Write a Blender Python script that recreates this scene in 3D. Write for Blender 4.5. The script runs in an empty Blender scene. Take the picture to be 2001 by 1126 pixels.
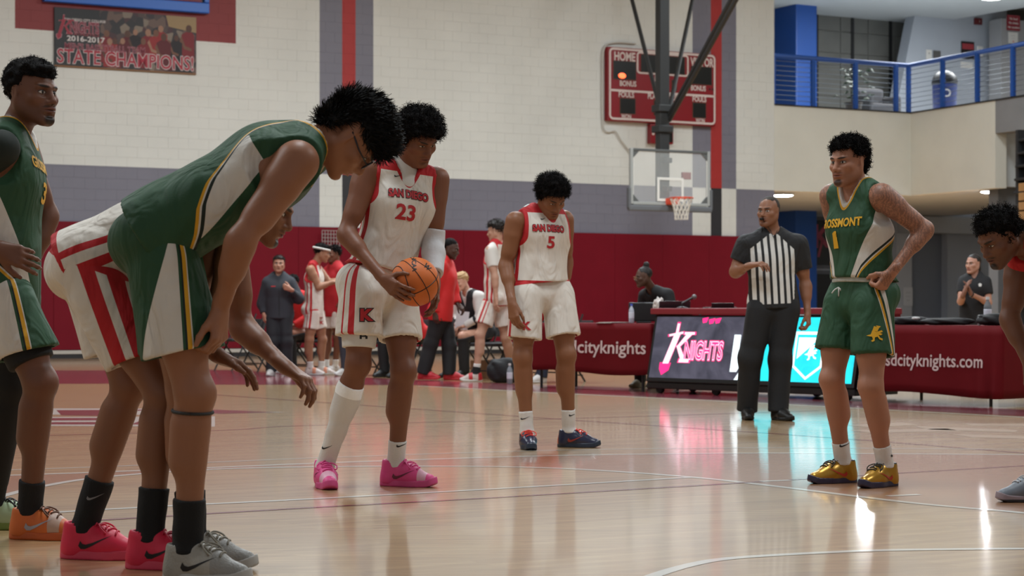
import bpy, bmesh, math, random
import numpy as np
from mathutils import Vector, Matrix
from mathutils.bvhtree import BVHTree

# ---------------------------------------------------------------- camera, world, lights, exposure
SC = bpy.context.scene
COL = SC.collection
F, CX, HY, CH = 3900.0, 1000.5, 608.0, 0.88      # focal length in pixels of the 2001 wide frame, centre, horizon row, camera height
cam_d = bpy.data.cameras.new('camera')
cam = bpy.data.objects.new('camera', cam_d)
COL.objects.link(cam)
cam.location = (0, 0, CH)
cam.rotation_euler = (math.pi / 2, 0, 0)
cam_d.sensor_width = 36.0
cam_d.lens = 36.0 * F / 2001.0
cam_d.shift_y = (HY - 563.0) / 2001.0
cam_d.clip_end = 200
cam_d.dof.use_dof = True
cam_d.dof.focus_distance = 8.8
cam_d.dof.aperture_fstop = 6.4
SC.camera = cam
world = bpy.data.worlds.new('world')
SC.world = world
world.use_nodes = True
world.node_tree.nodes['Background'].inputs[0].default_value = (0.95, 0.98, 1.0, 1)
world.node_tree.nodes['Background'].inputs[1].default_value = 0.30
SC.cycles.max_bounces = 6
SC.cycles.diffuse_bounces = 3
SC.cycles.glossy_bounces = 3
SC.cycles.transmission_bounces = 3
SC.view_settings.view_transform = 'Standard'
SC.view_settings.look = 'None'
SC.view_settings.exposure = 0.12
SC.view_settings.gamma = 1.0
SC.view_settings.use_curve_mapping = False


def area(name, loc, sx, sy, power, col=(0.87, 0.955, 1.0), rot=(0, 0, 0)):
    d = bpy.data.lights.new(name, 'AREA')
    d.shape = 'RECTANGLE'
    d.size, d.size_y, d.energy, d.color = sx, sy, power, col
    o = bpy.data.objects.new(name, d)
    o.location, o.rotation_euler = loc, rot
    COL.objects.link(o)
    return o


LIGHT_SPOTS = [(-9.0, 9.5, 430), (0.0, 9.5, 430), (9.0, 9.5, 430), (-9.5, 19.0, 440), (1.0, 20.0, 480), (11.5, 20.0, 480), (-2.6, 27.5, 700), (3.0, 31.0, 950), (8.6, 37.6, 430)]
for lx, ly, lp in LIGHT_SPOTS:
    area('gym_lamp', (lx, ly, 9.32), 1.6, 3.0, lp)
area('lobby_fill', (11.5, 49.0, 9.2), 7.0, 3.5, 1150, (0.96, 0.99, 1.0))  # unseen fill panel with no fixture, added to brighten the lobby
for sx_, sy_ in ((1530, 46.6), (1690, 47.6), (1937, 45.2)):                 # the round lamps in the soffit under the balcony
    area('soffit_light', ((sx_ - CX) / F * sy_, sy_, 3.5), 0.34, 0.34, 170, (0.97, 0.99, 1.0))

# ---------------------------------------------------------------- helpers
def V3(*a):
    return np.array(a, float)


def P(px, py, Y):
    """point of the place at depth Y that the camera sees at this pixel"""
    return np.array([(px - CX) / F * Y, Y, CH - (py - HY) / F * Y])


def G(px, py):
    """point on the floor"""
    Y = CH * F / (py - HY)
    return np.array([(px - CX) / F * Y, Y, 0.0])


def nrm(v):
    v = np.asarray(v, float)
    return v / (np.linalg.norm(v) + 1e-12)


def srgb(r, g, b):
    f = lambda c: (c / 255 / 12.92) if c <= 10 else ((c / 255 + 0.055) / 1.055) ** 2.4
    return (f(r), f(g), f(b), 1.0)


MATS = {}


def mat(name, col, rough=0.6, metal=0.0, noise=0.0, nscale=8.0, bump=0.0, bscale=60.0, emit=None, estr=1.0, trans=0.0, alpha=1.0, coat=0.0, spec=None):
    if name in MATS:
        return MATS[name]
    m = bpy.data.materials.new(name)
    m.use_nodes = True
    nt = m.node_tree
    b = nt.nodes['Principled BSDF']
    b.inputs['Base Color'].default_value = col
    b.inputs['Roughness'].default_value = rough
    b.inputs['Metallic'].default_value = metal
    b.inputs['Transmission Weight'].default_value = trans
    b.inputs['Alpha'].default_value = alpha
    b.inputs['Coat Weight'].default_value = coat
    if spec is not None:
        b.inputs['Specular IOR Level'].default_value = spec
    if emit:
        b.inputs['Emission Color'].default_value = emit
        b.inputs['Emission Strength'].default_value = estr
    if noise or bump:
        tc = nt.nodes.new('ShaderNodeTexCoord')
        n = nt.nodes.new('ShaderNodeTexNoise')
        n.inputs['Scale'].default_value = nscale
        n.inputs['Detail'].default_value = 4
        nt.links.new(tc.outputs['Object'], n.inputs['Vector'])
        if noise:
            mx = nt.nodes.new('ShaderNodeMix')
            mx.data_type = 'RGBA'
            mx.blend_type = 'MULTIPLY'
            mr = nt.nodes.new('ShaderNodeMapRange')
            mr.inputs['From Min'].default_value, mr.inputs['From Max'].default_value = 0.3, 0.7
            mr.inputs['To Min'].default_value, mr.inputs['To Max'].default_value = 1 - noise, 1 + noise * 0.4
            nt.links.new(n.outputs['Fac'], mr.inputs['Value'])
            mx.inputs['Factor'].default_value = 1
            mx.inputs['A'].default_value = col
            nt.links.new(mr.outputs['Result'], mx.inputs['B'])
            nt.links.new(mx.outputs['Result'], b.inputs['Base Color'])
        if bump:
            n2 = nt.nodes.new('ShaderNodeTexNoise')
            n2.inputs['Scale'].default_value = bscale
            nt.links.new(tc.outputs['Object'], n2.inputs['Vector'])
            bp = nt.nodes.new('ShaderNodeBump')
            bp.inputs['Strength'].default_value = bump
            bp.inputs['Distance'].default_value = 0.01
            nt.links.new(n2.outputs['Fac'], bp.inputs['Height'])
            nt.links.new(bp.outputs['Normal'], b.inputs['Normal'])
    MATS[name] = m
    return m


def ramp_const(nt, val, lo, hi, stops):
    """stops: (position value, rgba) sorted; constant steps; alpha says where it applies"""
    mr = nt.nodes.new('ShaderNodeMapRange')
    mr.inputs['From Min'].default_value, mr.inputs['From Max'].default_value = lo, hi
    nt.links.new(val, mr.inputs['Value'])
    r = nt.nodes.new('ShaderNodeValToRGB')
    r.color_ramp.interpolation = 'CONSTANT'
    el = r.color_ramp.elements
    while len(el) < len(stops):
        el.new(0.5)
    ps = [min(1, max(0, (p - lo) / (hi - lo))) for p, _ in stops]
    for i in range(len(stops)):
        el[i].position = ps[i]
        el[i].color = stops[i][1]
    nt.links.new(mr.outputs['Result'], r.inputs['Fac'])
    return r


def mix_over(nt, base, top_col, fac):
    mx = nt.nodes.new('ShaderNodeMix')
    mx.data_type = 'RGBA'
    for sock, key in ((base, 'A'), (top_col, 'B'), (fac, 'Factor')):
        if isinstance(sock, (tuple, list, float, int)):
            mx.inputs[key].default_value = sock
        else:
            nt.links.new(sock, mx.inputs[key])
    return mx.outputs['Result']


def tag(o, label=None, cat=None, group=None, kind=None):
    if label:
        o['label'] = label
    if cat:
        o['category'] = cat
    if group:
        o['group'] = group
    if kind:
        o['kind'] = kind
    return o


def empty(name, loc=(0, 0, 0), rz=0.0):
    o = bpy.data.objects.new(name, None)
    o.location = tuple(float(c) for c in loc)
    o.rotation_euler = (0, 0, rz)
    o.empty_display_size = 0.2
    COL.objects.link(o)
    return o


def mesh_obj(name, V, Fc, m, parent=None, base=None, smooth=False):
    V = np.asarray(V, float)
    if base is not None:
        V = V - np.asarray(base)
    me = bpy.data.meshes.new(name)
    me.from_pydata(V.tolist(), [], [tuple(int(i) for i in f) for f in Fc])
    if m is not None:
        for mm in (m if isinstance(m, (list, tuple)) else [m]):
            me.materials.append(mm)
    if smooth:
        me.polygons.foreach_set('use_smooth', [True] * len(me.polygons))
    me.update()
    o = bpy.data.objects.new(name, me)
    COL.objects.link(o)
    if parent is not None:
        o.parent = parent
    return o


class MB:
    """collects simple shapes into one mesh"""
    def __init__(s):
        s.v, s.f = [], []

    def add(s, V, Fc):
        n = len(s.v)
        s.v += [tuple(float(c) for c in p) for p in V]
        s.f += [tuple(i + n for i in f) for f in Fc]
        return s

    def box(s, lo, hi, bev=0.0, ax=None, org=(0, 0, 0)):
        """box from lo to hi in the frame ax (3 axes) at org, bevelled"""
        lo, hi = np.minimum(lo, hi).astype(float), np.maximum(lo, hi).astype(float)
        bm = bmesh.new()
        bmesh.ops.create_cube(bm, size=1)
        for v in bm.verts:
            v.co = Vector([(lo[i] + hi[i]) / 2 + v.co[i] * (hi[i] - lo[i]) for i in range(3)])
        if bev > 0:
            bmesh.ops.bevel(bm, geom=bm.edges[:], offset=min(bev, 0.45 * min(hi - lo)), segments=2, profile=0.6, affect='EDGES')
        V = np.array([tuple(v.co) for v in bm.verts])
        bm.verts.index_update()
        Fc = [[v.index for v in f.verts] for f in bm.faces]
        bm.free()
        if ax is not None:
            V = V[:, 0:1] * np.asarray(ax[0]) + V[:, 1:2] * np.asarray(ax[1]) + V[:, 2:3] * np.asarray(ax[2])
        return s.add(V + np.asarray(org, float), Fc)

    def tube(s, pts, r, n=8, caps=True):
        pts = [np.asarray(p, float) for p in pts]
        rs = r if isinstance(r, (list, tuple)) else [r] * len(pts)
        V, Fc = [], []
        t0 = nrm(pts[1] - pts[0])
        a = nrm(np.cross(t0, [0, 0, 1] if abs(t0[2]) < 0.9 else [1, 0, 0]))
        for i, p in enumerate(pts):
            t = nrm(pts[min(i + 1, len(pts) - 1)] - pts[max(i - 1, 0)])
            a = nrm(a - t * (a @ t))
            b = np.cross(t, a)
            for k in range(n):
                q = 2 * math.pi * k / n
                V.append(p + rs[i] * (math.cos(q) * a + math.sin(q) * b))
        for i in range(len(pts) - 1):
            for k in range(n):
                Fc.append((i * n + k, i * n + (k + 1) % n, (i + 1) * n + (k + 1) % n, (i + 1) * n + k))
        if caps:
            Fc.append(tuple(range(n - 1, -1, -1)))
            Fc.append(tuple((len(pts) - 1) * n + k for k in range(n)))
        return s.add(V, Fc)

    def lathe(s, prof, org=(0, 0, 0), n=24, ax=None):
        """prof: (radius, height) list"""
        V, Fc = [], []
        for r, z in prof:
            for k in range(n):
                q = 2 * math.pi * k / n
                V.append((r * math.cos(q), r * math.sin(q), z))
        for i in range(len(prof) - 1):
            for k in range(n):
                Fc.append((i * n + k, i * n + (k + 1) % n, (i + 1) * n + (k + 1) % n, (i + 1) * n + k))
        Fc.append(tuple(range(n - 1, -1, -1)))
        Fc.append(tuple((len(prof) - 1) * n + k for k in range(n)))
        V = np.array(V)
        if ax is not None:
            V = V[:, 0:1] * np.asarray(ax[0]) + V[:, 1:2] * np.asarray(ax[1]) + V[:, 2:3] * np.asarray(ax[2])
        return s.add(V + np.asarray(org, float), Fc)

    def prism(s, poly, d0, d1, ax, org):
        """2D polygon in (ax0, ax1) drawn out along ax2 from d0 to d1"""
        n = len(poly)
        a0, a1, a2 = [np.asarray(a, float) for a in ax]
        V = [np.asarray(org) + a0 * x + a1 * y + a2 * d for d in (d0, d1) for x, y in poly]
        Fc = [tuple(range(n - 1, -1, -1)), tuple(range(n, 2 * n))] + [(i, (i + 1) % n, n + (i + 1) % n, n + i) for i in range(n)]
        return s.add(V, Fc)

    def build(s, name, m, parent=None, base=None, smooth=False):
        return mesh_obj(name, s.v, s.f, m, parent, base, smooth)


def shade_auto(o, ang=40):
    me = o.data
    me.polygons.foreach_set('use_smooth', [True] * len(me.polygons))
    me.set_sharp_from_angle(angle=math.radians(ang))
    return o


def text2d(s, size, bold=0.0, sx=1.0, shear=0.0, sub=0.02, align='CENTER'):
    """flat text as (verts 2D, faces), finely divided so that it can follow a surface"""
    c = bpy.data.curves.new('t', 'FONT')
    c.body, c.size, c.align_x, c.align_y = s, size, align, 'CENTER'
    c.offset, c.shear, c.resolution_u = bold * size, shear, 3
    o = bpy.data.objects.new('t', c)
    COL.objects.link(o)
    dg = bpy.context.evaluated_depsgraph_get()
    me = bpy.data.meshes.new_from_object(o.evaluated_get(dg))
    bm = bmesh.new()
    bm.from_mesh(me)
    bpy.data.objects.remove(o)
    bpy.data.curves.remove(c)
    bpy.data.meshes.remove(me)
    bmesh.ops.remove_doubles(bm, verts=bm.verts, dist=size * 0.002)
    for _ in range(4):
        if not sub:
            break
        ed = [e for e in bm.edges if e.calc_length() > sub]
        if not ed:
            break
        bmesh.ops.subdivide_edges(bm, edges=ed, cuts=1)
        bmesh.ops.triangulate(bm, faces=bm.faces)
    bm.verts.index_update()
    V = np.array([(v.co.x * sx, v.co.y) for v in bm.verts])
    Fc = [[v.index for v in f.verts] for f in bm.faces]
    bm.free()
    return V, Fc


def poly2d(polys, sub=0.02):
    """2D polygons filled and divided"""
    bm = bmesh.new()
    for poly in polys:
        vs = [bm.verts.new((x, y, 0)) for x, y in poly]
        f = bm.faces.new(vs)
    bmesh.ops.triangulate(bm, faces=bm.faces)
    for _ in range(3):
        ed = [e for e in bm.edges if e.calc_length() > sub]
        if not ed:
            break
        bmesh.ops.subdivide_edges(bm, edges=ed, cuts=1)
        bmesh.ops.triangulate(bm, faces=bm.faces)
    bm.verts.index_update()
    V = np.array([(v.co.x, v.co.y) for v in bm.verts])
    Fc = [[v.index for v in f.verts] for f in bm.faces]
    bm.free()
    return V, Fc


def flat_print(name, vf, m, org, u, v, n, off, parent, base=None):
    """flat print laid on a plane surface"""
    V2, Fc = vf
    V = np.asarray(org) + V2[:, 0:1] * np.asarray(u) + V2[:, 1:2] * np.asarray(v) + np.asarray(n) * off
    return mesh_obj(name, V, Fc, m, parent, base)


X_, Y_, Z_ = V3(1, 0, 0), V3(0, 1, 0), V3(0, 0, 1)

# ---------------------------------------------------------------- the hall: floor and markings
MAROON, RED_, GREY_, WHITE_ = srgb(122, 26, 40), srgb(162, 40, 38), srgb(116, 114, 126), srgb(212, 211, 205)


def floor_material():
    m = bpy.data.materials.new('maple_floor')
    m.use_nodes = True
    nt = m.node_tree
    b = nt.nodes['Principled BSDF']
    tc = nt.nodes.new('ShaderNodeTexCoord')
    mp = nt.nodes.new('ShaderNodeMapping')
    mp.inputs['Rotation'].default_value = (0, 0, math.radians(-32))
    nt.links.new(tc.outputs['Object'], mp.inputs['Vector'])
    br = nt.nodes.new('ShaderNodeTexBrick')
    br.inputs['Scale'].default_value = 1.0
    br.inputs['Brick Width'].default_value = 0.9
    br.inputs['Row Height'].default_value = 0.057
    br.inputs['Mortar Size'].default_value = 0.0006
    br.inputs['Color1'].default_value = srgb(186, 152, 108)
    br.inputs['Color2'].default_value = srgb(170, 135, 95)
    br.inputs['Mortar'].default_value = srgb(150, 112, 78)
    nt.links.new(mp.outputs['Vector'], br.inputs['Vector'])
    mp2 = nt.nodes.new('ShaderNodeMapping')
    mp2.inputs['Rotation'].default_value = (0, 0, math.radians(-32))
    mp2.inputs['Scale'].default_value = (1.2, 26, 1)
    nt.links.new(tc.outputs['Object'], mp2.inputs['Vector'])
    n = nt.nodes.new('ShaderNodeTexNoise')
    n.inputs['Scale'].default_value = 1.0
    n.inputs['Detail'].default_value = 5
    nt.links.new(mp2.outputs['Vector'], n.inputs['Vector'])
    mr = nt.nodes.new('ShaderNodeMapRange')
    mr.inputs['From Min'].default_value, mr.inputs['From Max'].default_value = 0.3, 0.7
    mr.inputs['To Min'].default_value, mr.inputs['To Max'].default_value = 0.82, 1.08
    nt.links.new(n.outputs['Fac'], mr.inputs['Value'])
    mx = nt.nodes.new('ShaderNodeMix')
    mx.data_type, mx.blend_type = 'RGBA', 'MULTIPLY'
    mx.inputs['Factor'].default_value = 1
    nt.links.new(br.outputs['Color'], mx.inputs['A'])
    nt.links.new(mr.outputs['Result'], mx.inputs['B'])
    nt.links.new(mx.outputs['Result'], b.inputs['Base Color'])
    varnish(nt, b, tc)
    return m


def varnish(nt, b, tc):
    b.inputs['Roughness'].default_value = 0.45
    b.inputs['Coat Weight'].default_value = 0.85
    b.inputs['Coat Roughness'].default_value = 0.085
    b.inputs['Coat IOR'].default_value = 1.42
    mp = nt.nodes.new('ShaderNodeMapping')
    mp.inputs['Rotation'].default_value = (0, 0, math.radians(-32))
    mp.inputs['Scale'].default_value = (3, 17, 1)
    nt.links.new(tc.outputs['Object'], mp.inputs['Vector'])
    n = nt.nodes.new('ShaderNodeTexNoise')
    n.inputs['Scale'].default_value = 1.6
    n.inputs['Detail'].default_value = 2
    nt.links.new(mp.outputs['Vector'], n.inputs['Vector'])
    bp = nt.nodes.new('ShaderNodeBump')
    bp.inputs['Strength'].default_value = 0.25
    bp.inputs['Distance'].default_value = 0.0016
    nt.links.new(n.outputs['Fac'], bp.inputs['Height'])
    nt.links.new(bp.outputs['Normal'], b.inputs['Coat Normal'])


def paint_mat(name, col):
    m = bpy.data.materials.new(name)
    m.use_nodes = True
    nt = m.node_tree
    b = nt.nodes['Principled BSDF']
    b.inputs['Base Color'].default_value = col
    varnish(nt, b, nt.nodes.new('ShaderNodeTexCoord'))
    return m


mb = MB().add([(-30, -6, 0), (30, -6, 0), (30, 70, 0), (-30, 70, 0), (-30, -6, -.2), (30, -6, -.2), (30, 70, -.2), (-30, 70, -.2)],
              [(0, 1, 2, 3), (7, 6, 5, 4), (0, 4, 5, 1), (1, 5, 6, 2), (2, 6, 7, 3), (3, 7, 4, 0)])
floor = tag(mb.build('floor', floor_material()), kind='structure')
PW, PM, PS, PK = paint_mat('line_white', srgb(214, 208, 198)), paint_mat('line_maroon', srgb(120, 34, 42)), paint_mat('stain_brown', srgb(164, 118, 84)), paint_mat('band_maroon', srgb(118, 28, 46))


def smooth_pts(pts, n=10):
    pts = [np.asarray(p, float) for p in pts]
    if len(pts) < 3:
        return pts
    q = [2 * pts[0] - pts[1]] + pts + [2 * pts[-1] - pts[-2]]
    out = []
    for i in range(1, len(q) - 2):
        p0, p1, p2, p3 = q[i - 1:i + 3]
        for k in range(n):
            t = k / n
            out.append(0.5 * ((2 * p1) + (-p0 + p2) * t + (2 * p0 - 5 * p1 + 4 * p2 - p3) * t * t + (-p0 + 3 * p1 - 3 * p2 + p3) * t ** 3))
    return out + [pts[-1]]


def floor_line(px, w, m, z, name='court_line'):
    pts = smooth_pts([G(*p) for p in px])
    V, Fc = [], []
    for i, p in enumerate(pts):
        t = nrm(pts[min(i + 1, len(pts) - 1)] - pts[max(i - 1, 0)])
        s = np.array([-t[1], t[0], 0]) * w / 2
        V += [p + s + Z_ * z, p - s + Z_ * z]
    for i in range(len(pts) - 1):
        Fc.append((2 * i, 2 * i + 1, 2 * i + 3, 2 * i + 2))
    return mesh_obj(name, V, Fc, m, floor)


def floor_patch(px, m, z, name):
    return mesh_obj(name, [G(*p) + Z_ * z for p in px], [tuple(range(len(px)))[::-1]], m, floor)


ARC = [(-160, 1012), (-60, 985), (0, 971), (82, 951), (200, 933), (408, 918), (640, 912.5), (930, 912), (1120, 917), (1340, 932), (1500, 949), (1780, 983), (2001, 1003), (2200, 1026)]
THREE = [(-200, 936), (0, 930), (200, 923), (408, 914.5), (640, 905), (1000, 893), (1250, 888), (1500, 886), (1700, 887), (2001, 889), (2200, 891)]
arc_s, three_s = [p[:2] for p in smooth_pts(ARC)], [p[:2] for p in smooth_pts(THREE)]
# stained ground between the arc and the outer curve, as a strip of quads
sv, sf = [], []
for i in range(41):
    x = -160 + i * 2360 / 40
    ya, yt = np.interp(x, [p[0] for p in arc_s], [p[1] for p in arc_s]), np.interp(x, [p[0] for p in three_s], [p[1] for p in three_s])
    sv += [G(x, yt) + Z_ * .0005, G(x, ya) + Z_ * .0005]
    if i:
        sf.append((2 * i - 2, 2 * i - 1, 2 * i + 1, 2 * i))
mesh_obj('stained_ground', sv, sf, PS, floor)
floor_line(ARC, 0.055, PW, .0012)
floor_line(THREE, 0.055, PW, .0012)
floor_line([(x, y - 10.5) for x, y in THREE], 0.035, PW, .0011)
floor_line([(60, 1005), (190, 997), (396, 986), (600, 976), (1000, 954), (1356, 933)], 0.05, PW, .0013)
floor_line([(60, 1025), (198, 1017), (600, 993), (1000, 971), (1600, 935), (1761, 925), (2100, 905)], 0.04, PM, .0014)
floor_line([(1487, 941.5), (1545, 939)], 0.05, PW, .0016)
floor_line([(1735, 970), (1797, 967)], 0.05, PW, .0016)
floor_line([(1200, 1160), (1277, 1126), (1356, 1103), (1436, 1091), (1600, 1081), (1750, 1075.5), (2001, 1073), (2200, 1074)], 0.055, PW, .0012)
floor_line([(300, 763), (408, 771), (1100, 820), (1600, 854), (2001, 886), (2200, 900)], 0.045, PM, .0010)
floor_line([(-100, 858), (0, 854), (420, 842), (600, 832), (1100, 818.5), (1600, 803)], 0.045, PM, .0009)
floor_line([(816, 754.5), (1100, 769.5), (1436, 786), (2001, 816), (2200, 826)], 0.06, PW, .0013)
floor_patch([(812, 753), (1100, 768), (1436, 784), (2001, 814), (2300, 830), (2300, 815), (2001, 801), (1659, 780), (1277, 761), (816, 743), (400, 722), (380, 731)], PK, .0007, 'sideline_border')
floor_patch([(-300, 752), (250, 750), (400, 752), (812, 753), (380, 731), (300, 724), (-300, 724)], PK, .0006, 'baseline_border')
# the emblem painted at the far left: white strokes under maroon ones
for pw in ([(-60, 798), (300, 799), (560, 806), (300, 811), (-60, 810)], [(-60, 816), (420, 814), (420, 834), (-60, 832)]):
    floor_patch(pw, PW, .0007, 'floor_emblem')
for pm in ([(-60, 800), (80, 801), (80, 808), (-60, 807)], [(110, 802), (290, 801), (190, 813), (120, 812)], [(320, 803), (425, 801), (540, 806), (430, 809)],
           [(-60, 818), (230, 817), (210, 822), (-60, 823)], [(-60, 826), (240, 825), (225, 830), (-60, 830)], [(255, 830), (290, 817), (330, 817), (410, 832)]):
    floor_patch(pm, PM, .0010, 'floor_emblem')
for pw in ([(1655, 831), (1760, 826), (1800, 830), (1700, 836)], [(1780, 833), (1990, 841), (1985, 845), (1820, 840)], [(1660, 841), (1850, 838), (1880, 843), (1700, 846)], [(1860, 849), (2010, 853), (2010, 858), (1900, 855)], [(1880, 828), (2010, 829), (2010, 833), (1900, 832)]):
    floor_patch(pw, paint_mat('line_worn', srgb(206, 178, 148)), .0010, 'worn_lettering')

# ---------------------------------------------------------------- far wall of painted blocks
WA, WB = 41.58, 0.557
WD = nrm((1, WB, 0))
WN = np.array([WD[1], -WD[0], 0])


def wy(px):
    m_ = (px - CX) / F
    return WA / (1 - WB * m_)


def W(px, py, off=0.0):
    """point of the far wall seen at this pixel, pushed off towards the hall"""
    return P(px, py, wy(px)) + WN * off


def wS(px):
    return float((W(px, HY) - V3(0, WA, 0)) @ WD)


def wall_paint():
    m = bpy.data.materials.new('wall_paint')
    m.use_nodes = True
    nt = m.node_tree
    b = nt.nodes['Principled BSDF']
    b.inputs['Roughness'].default_value = 0.55
    g = nt.nodes.new('ShaderNodeNewGeometry')
    sub = nt.nodes.new('ShaderNodeVectorMath')
    sub.operation = 'SUBTRACT'
    sub.inputs[1].default_value = (0, WA, 0)
    nt.links.new(g.outputs['Position'], sub.inputs[0])
    dt = nt.nodes.new('ShaderNodeVectorMath')
    dt.operation = 'DOT_PRODUCT'
    dt.inputs[1].default_value = tuple(WD)
    nt.links.new(sub.outputs['Vector'], dt.inputs[0])
    sp = nt.nodes.new('ShaderNodeSeparateXYZ')
    nt.links.new(g.outputs['Position'], sp.inputs['Vector'])
    S, Zs = dt.outputs['Value'], sp.outputs['Z']
    blk = srgb(38, 38, 42)
    no = (0, 0, 0, 0)
    a = [wS(p) for p in (25, 452, 622.5, 662, 690, 724, 1353, 1383, 1405, 1434)]
    up = ramp_const(nt, S, -15, 10, [(-15, WHITE_), (a[2], GREY_), (a[3], RED_), (a[4], GREY_), (a[5], WHITE_), (a[6], GREY_), (a[7], RED_), (a[8], GREY_), (a[9], WHITE_)])
    lo = ramp_const(nt, S, -15, 10, [(-15, GREY_), (a[2], WHITE_), (a[3], blk), (a[4], WHITE_), (a[5], GREY_), (a[6], WHITE_), (a[7], blk), (a[8], WHITE_), (a[9], GREY_)])
    zr = ramp_const(nt, Zs, 0, 10, [(0, (0, 0, 0, 1)), (3.575, (1, 1, 1, 1))])
    c = mix_over(nt, lo.outputs['Color'], up.outputs['Color'], zr.outputs['Color'])
    rs = ramp_const(nt, S, -15, 10, [(-15, (0, 0, 0, 1)), (a[0], (1, 1, 1, 1)), (a[1], (0, 0, 0, 1))])
    rz = ramp_const(nt, Zs, 0, 10, [(0, (0, 0, 0, 1)), (6.04, (1, 1, 1, 1))])
    mu = nt.nodes.new('ShaderNodeMath')
    mu.operation = 'MULTIPLY'
    nt.links.new(rs.outputs['Color'], mu.inputs[0])
    nt.links.new(rz.outputs['Color'], mu.inputs[1])
    c = mix_over(nt, c, srgb(128, 36, 36), mu.outputs[0])
    ns = nt.nodes.new('ShaderNodeTexNoise')
    ns.inputs['Scale'].default_value = 0.9
    ns.inputs['Detail'].default_value = 5
    nt.links.new(g.outputs['Position'], ns.inputs['Vector'])
    mr = nt.nodes.new('ShaderNodeMapRange')
    mr.inputs['From Min'].default_value, mr.inputs['From Max'].default_value = 0.3, 0.7
    mr.inputs['To Min'].default_value, mr.inputs['To Max'].default_value = 0.94, 1.03
    nt.links.new(ns.outputs['Fac'], mr.inputs['Value'])
    mm = nt.nodes.new('ShaderNodeMix')
    mm.data_type, mm.blend_type = 'RGBA', 'MULTIPLY'
    mm.inputs['Factor'].default_value = 1
    nt.links.new(c, mm.inputs['A'])
    nt.links.new(mr.outputs['Result'], mm.inputs['B'])
    nt.links.new(mm.outputs['Result'], b.inputs['Base Color'])
    return m


WP = wall_paint()
WAX = (WD, Z_, WN)
s0, s1, ZT = wS(-160), wS(1513), 9.6
W0 = V3(0, WA, 0)
wall = MB().box((s0, 0, -.35), (s1, ZT, -.004), ax=WAX, org=W0).build('wall_back', WP)
tag(wall, kind='structure')
# blocks in running bond above the pads
BW, BH, Z0 = 0.406, 0.2032, 2.55
blk_me = None
cells = []
row = 0
z = Z0
while z < ZT - .1:
    s = s0 + (BW / 2 if row % 2 else 0)
    while s < s1 - .05:
        cells.append((s, z, min(BW, s1 - s)))
        s += BW
    z += BH
    row += 1


def seen_size(c):
    p = W0 + WD * (c[0] + c[2] / 2)
    px, py = CX + F * p[0] / p[1], HY - F * (c[1] + BH / 2 - CH) / p[1]
    inside = 0 < px < 2001 and 0 < py < 1126 and not (25 < px < 460 and py < 150)
    return (F / p[1] if inside else 0) * (1 if c[2] > BW - .01 else 0)


cells.sort(key=seen_size, reverse=True)
J = 0.0012
m0 = MB().box((J, J, -.03), (BW - J, BH - J, 0), ax=WAX).build('block', WP, wall)
for i, c in enumerate(cells[:300]):
    o = m0 if i == 0 else m0.copy()
    if i:
        COL.objects.link(o)
        o.parent = wall
    o.location = tuple(W0 + WD * c[0] + Z_ * c[1])
rest = MB()
for c in cells[300:]:
    p = [W0 + WD * (c[0] + a) + Z_ * (c[1] + b_) + WN * d for d in (-.03, 0) for a, b_ in ((J, J), (c[2] - J, J), (c[2] - J, BH - J), (J, BH - J))]
    rest.add(p, [(4, 5, 6, 7), (0, 4, 7, 3), (1, 2, 6, 5), (3, 7, 6, 2), (0, 1, 5, 4)])
tag(rest.build('block_courses', WP, wall), kind='stuff')
# maroon wall pads with seams, pale rail and black base under them
pad_m = mat('pad_maroon', srgb(112, 14, 30), 0.5, noise=.06, nscale=3, bump=.05, bscale=30, spec=.15)
padw = 1.22
n = int((s1 - s0) / padw)
pad0 = MB().box((0.002, .16, 0), (padw - .002, 2.54, .06), bev=.005, ax=WAX).build('wall_pad', pad_m, wall)
for i in range(n):
    o = pad0 if i == 0 else pad0.copy()
    if i:
        COL.objects.link(o)
        o.parent = wall
    o.location = tuple(W0 + WD * (s0 + i * padw))
MB().box((s0, 0.0, 0), (s1, .075, .03), ax=WAX, org=W0).build('baseboard', mat('base_black', srgb(30, 28, 30), .5), wall)
MB().box((s0, .08, 0), (s1, .15, .05), bev=.01, ax=WAX, org=W0).build('rail', mat('rail_pale', srgb(178, 170, 160), .6), wall)

# ---------------------------------------------------------------- ceiling and its lamps, side walls
tag(MB().box((-30, 0, 10.0), (30, 70, 10.2)).build('ceiling', mat('ceiling_grey', srgb(196, 194, 188), .8)), kind='structure')
tag(MB().box((-20.3, 0, 0), (-20, 52, 10)).build('wall_left', mat('side_wall', srgb(190, 186, 176), .7)), kind='structure')
tag(MB().box((24, 0, 0), (24.3, 70, 10)).build('wall_right', mat('side_wall', srgb(190, 186, 176), .7)), kind='structure')

# ---------------------------------------------------------------- balcony, lobby above and alcove below (right of the wall)
PLAS = mat('plaster_cream', srgb(210, 207, 196), .65, noise=.05, nscale=1.2)
CONC = mat('concrete_grey', srgb(128, 128, 130), .75, noise=.08, nscale=2)
LOB = mat('lobby_blue_grey', srgb(168, 174, 184), .7, noise=.04, nscale=1)
c0, c1_, c2_ = W(1513, HY), P(1780, HY, 46.77), P(1945, HY, 43.9)
c3_ = c2_ + (c2_ - c1_) * 1.2
ZB, ZF = 3.59, 5.51


def slab(a, b, z0, z1, th, m, name, out):
    d = nrm((b - a) * V3(1, 1, 0))
    nn = np.array([d[1], -d[0], 0])
    L = np.linalg.norm((b - a)[:2])
    o = MB().box((0, 0, -th), (L, z1 - z0, 0), ax=(d, Z_, nn), org=V3(a[0], a[1], z0)).build(name, m)
    return tag(o, kind='structure') if out is None else o


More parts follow.
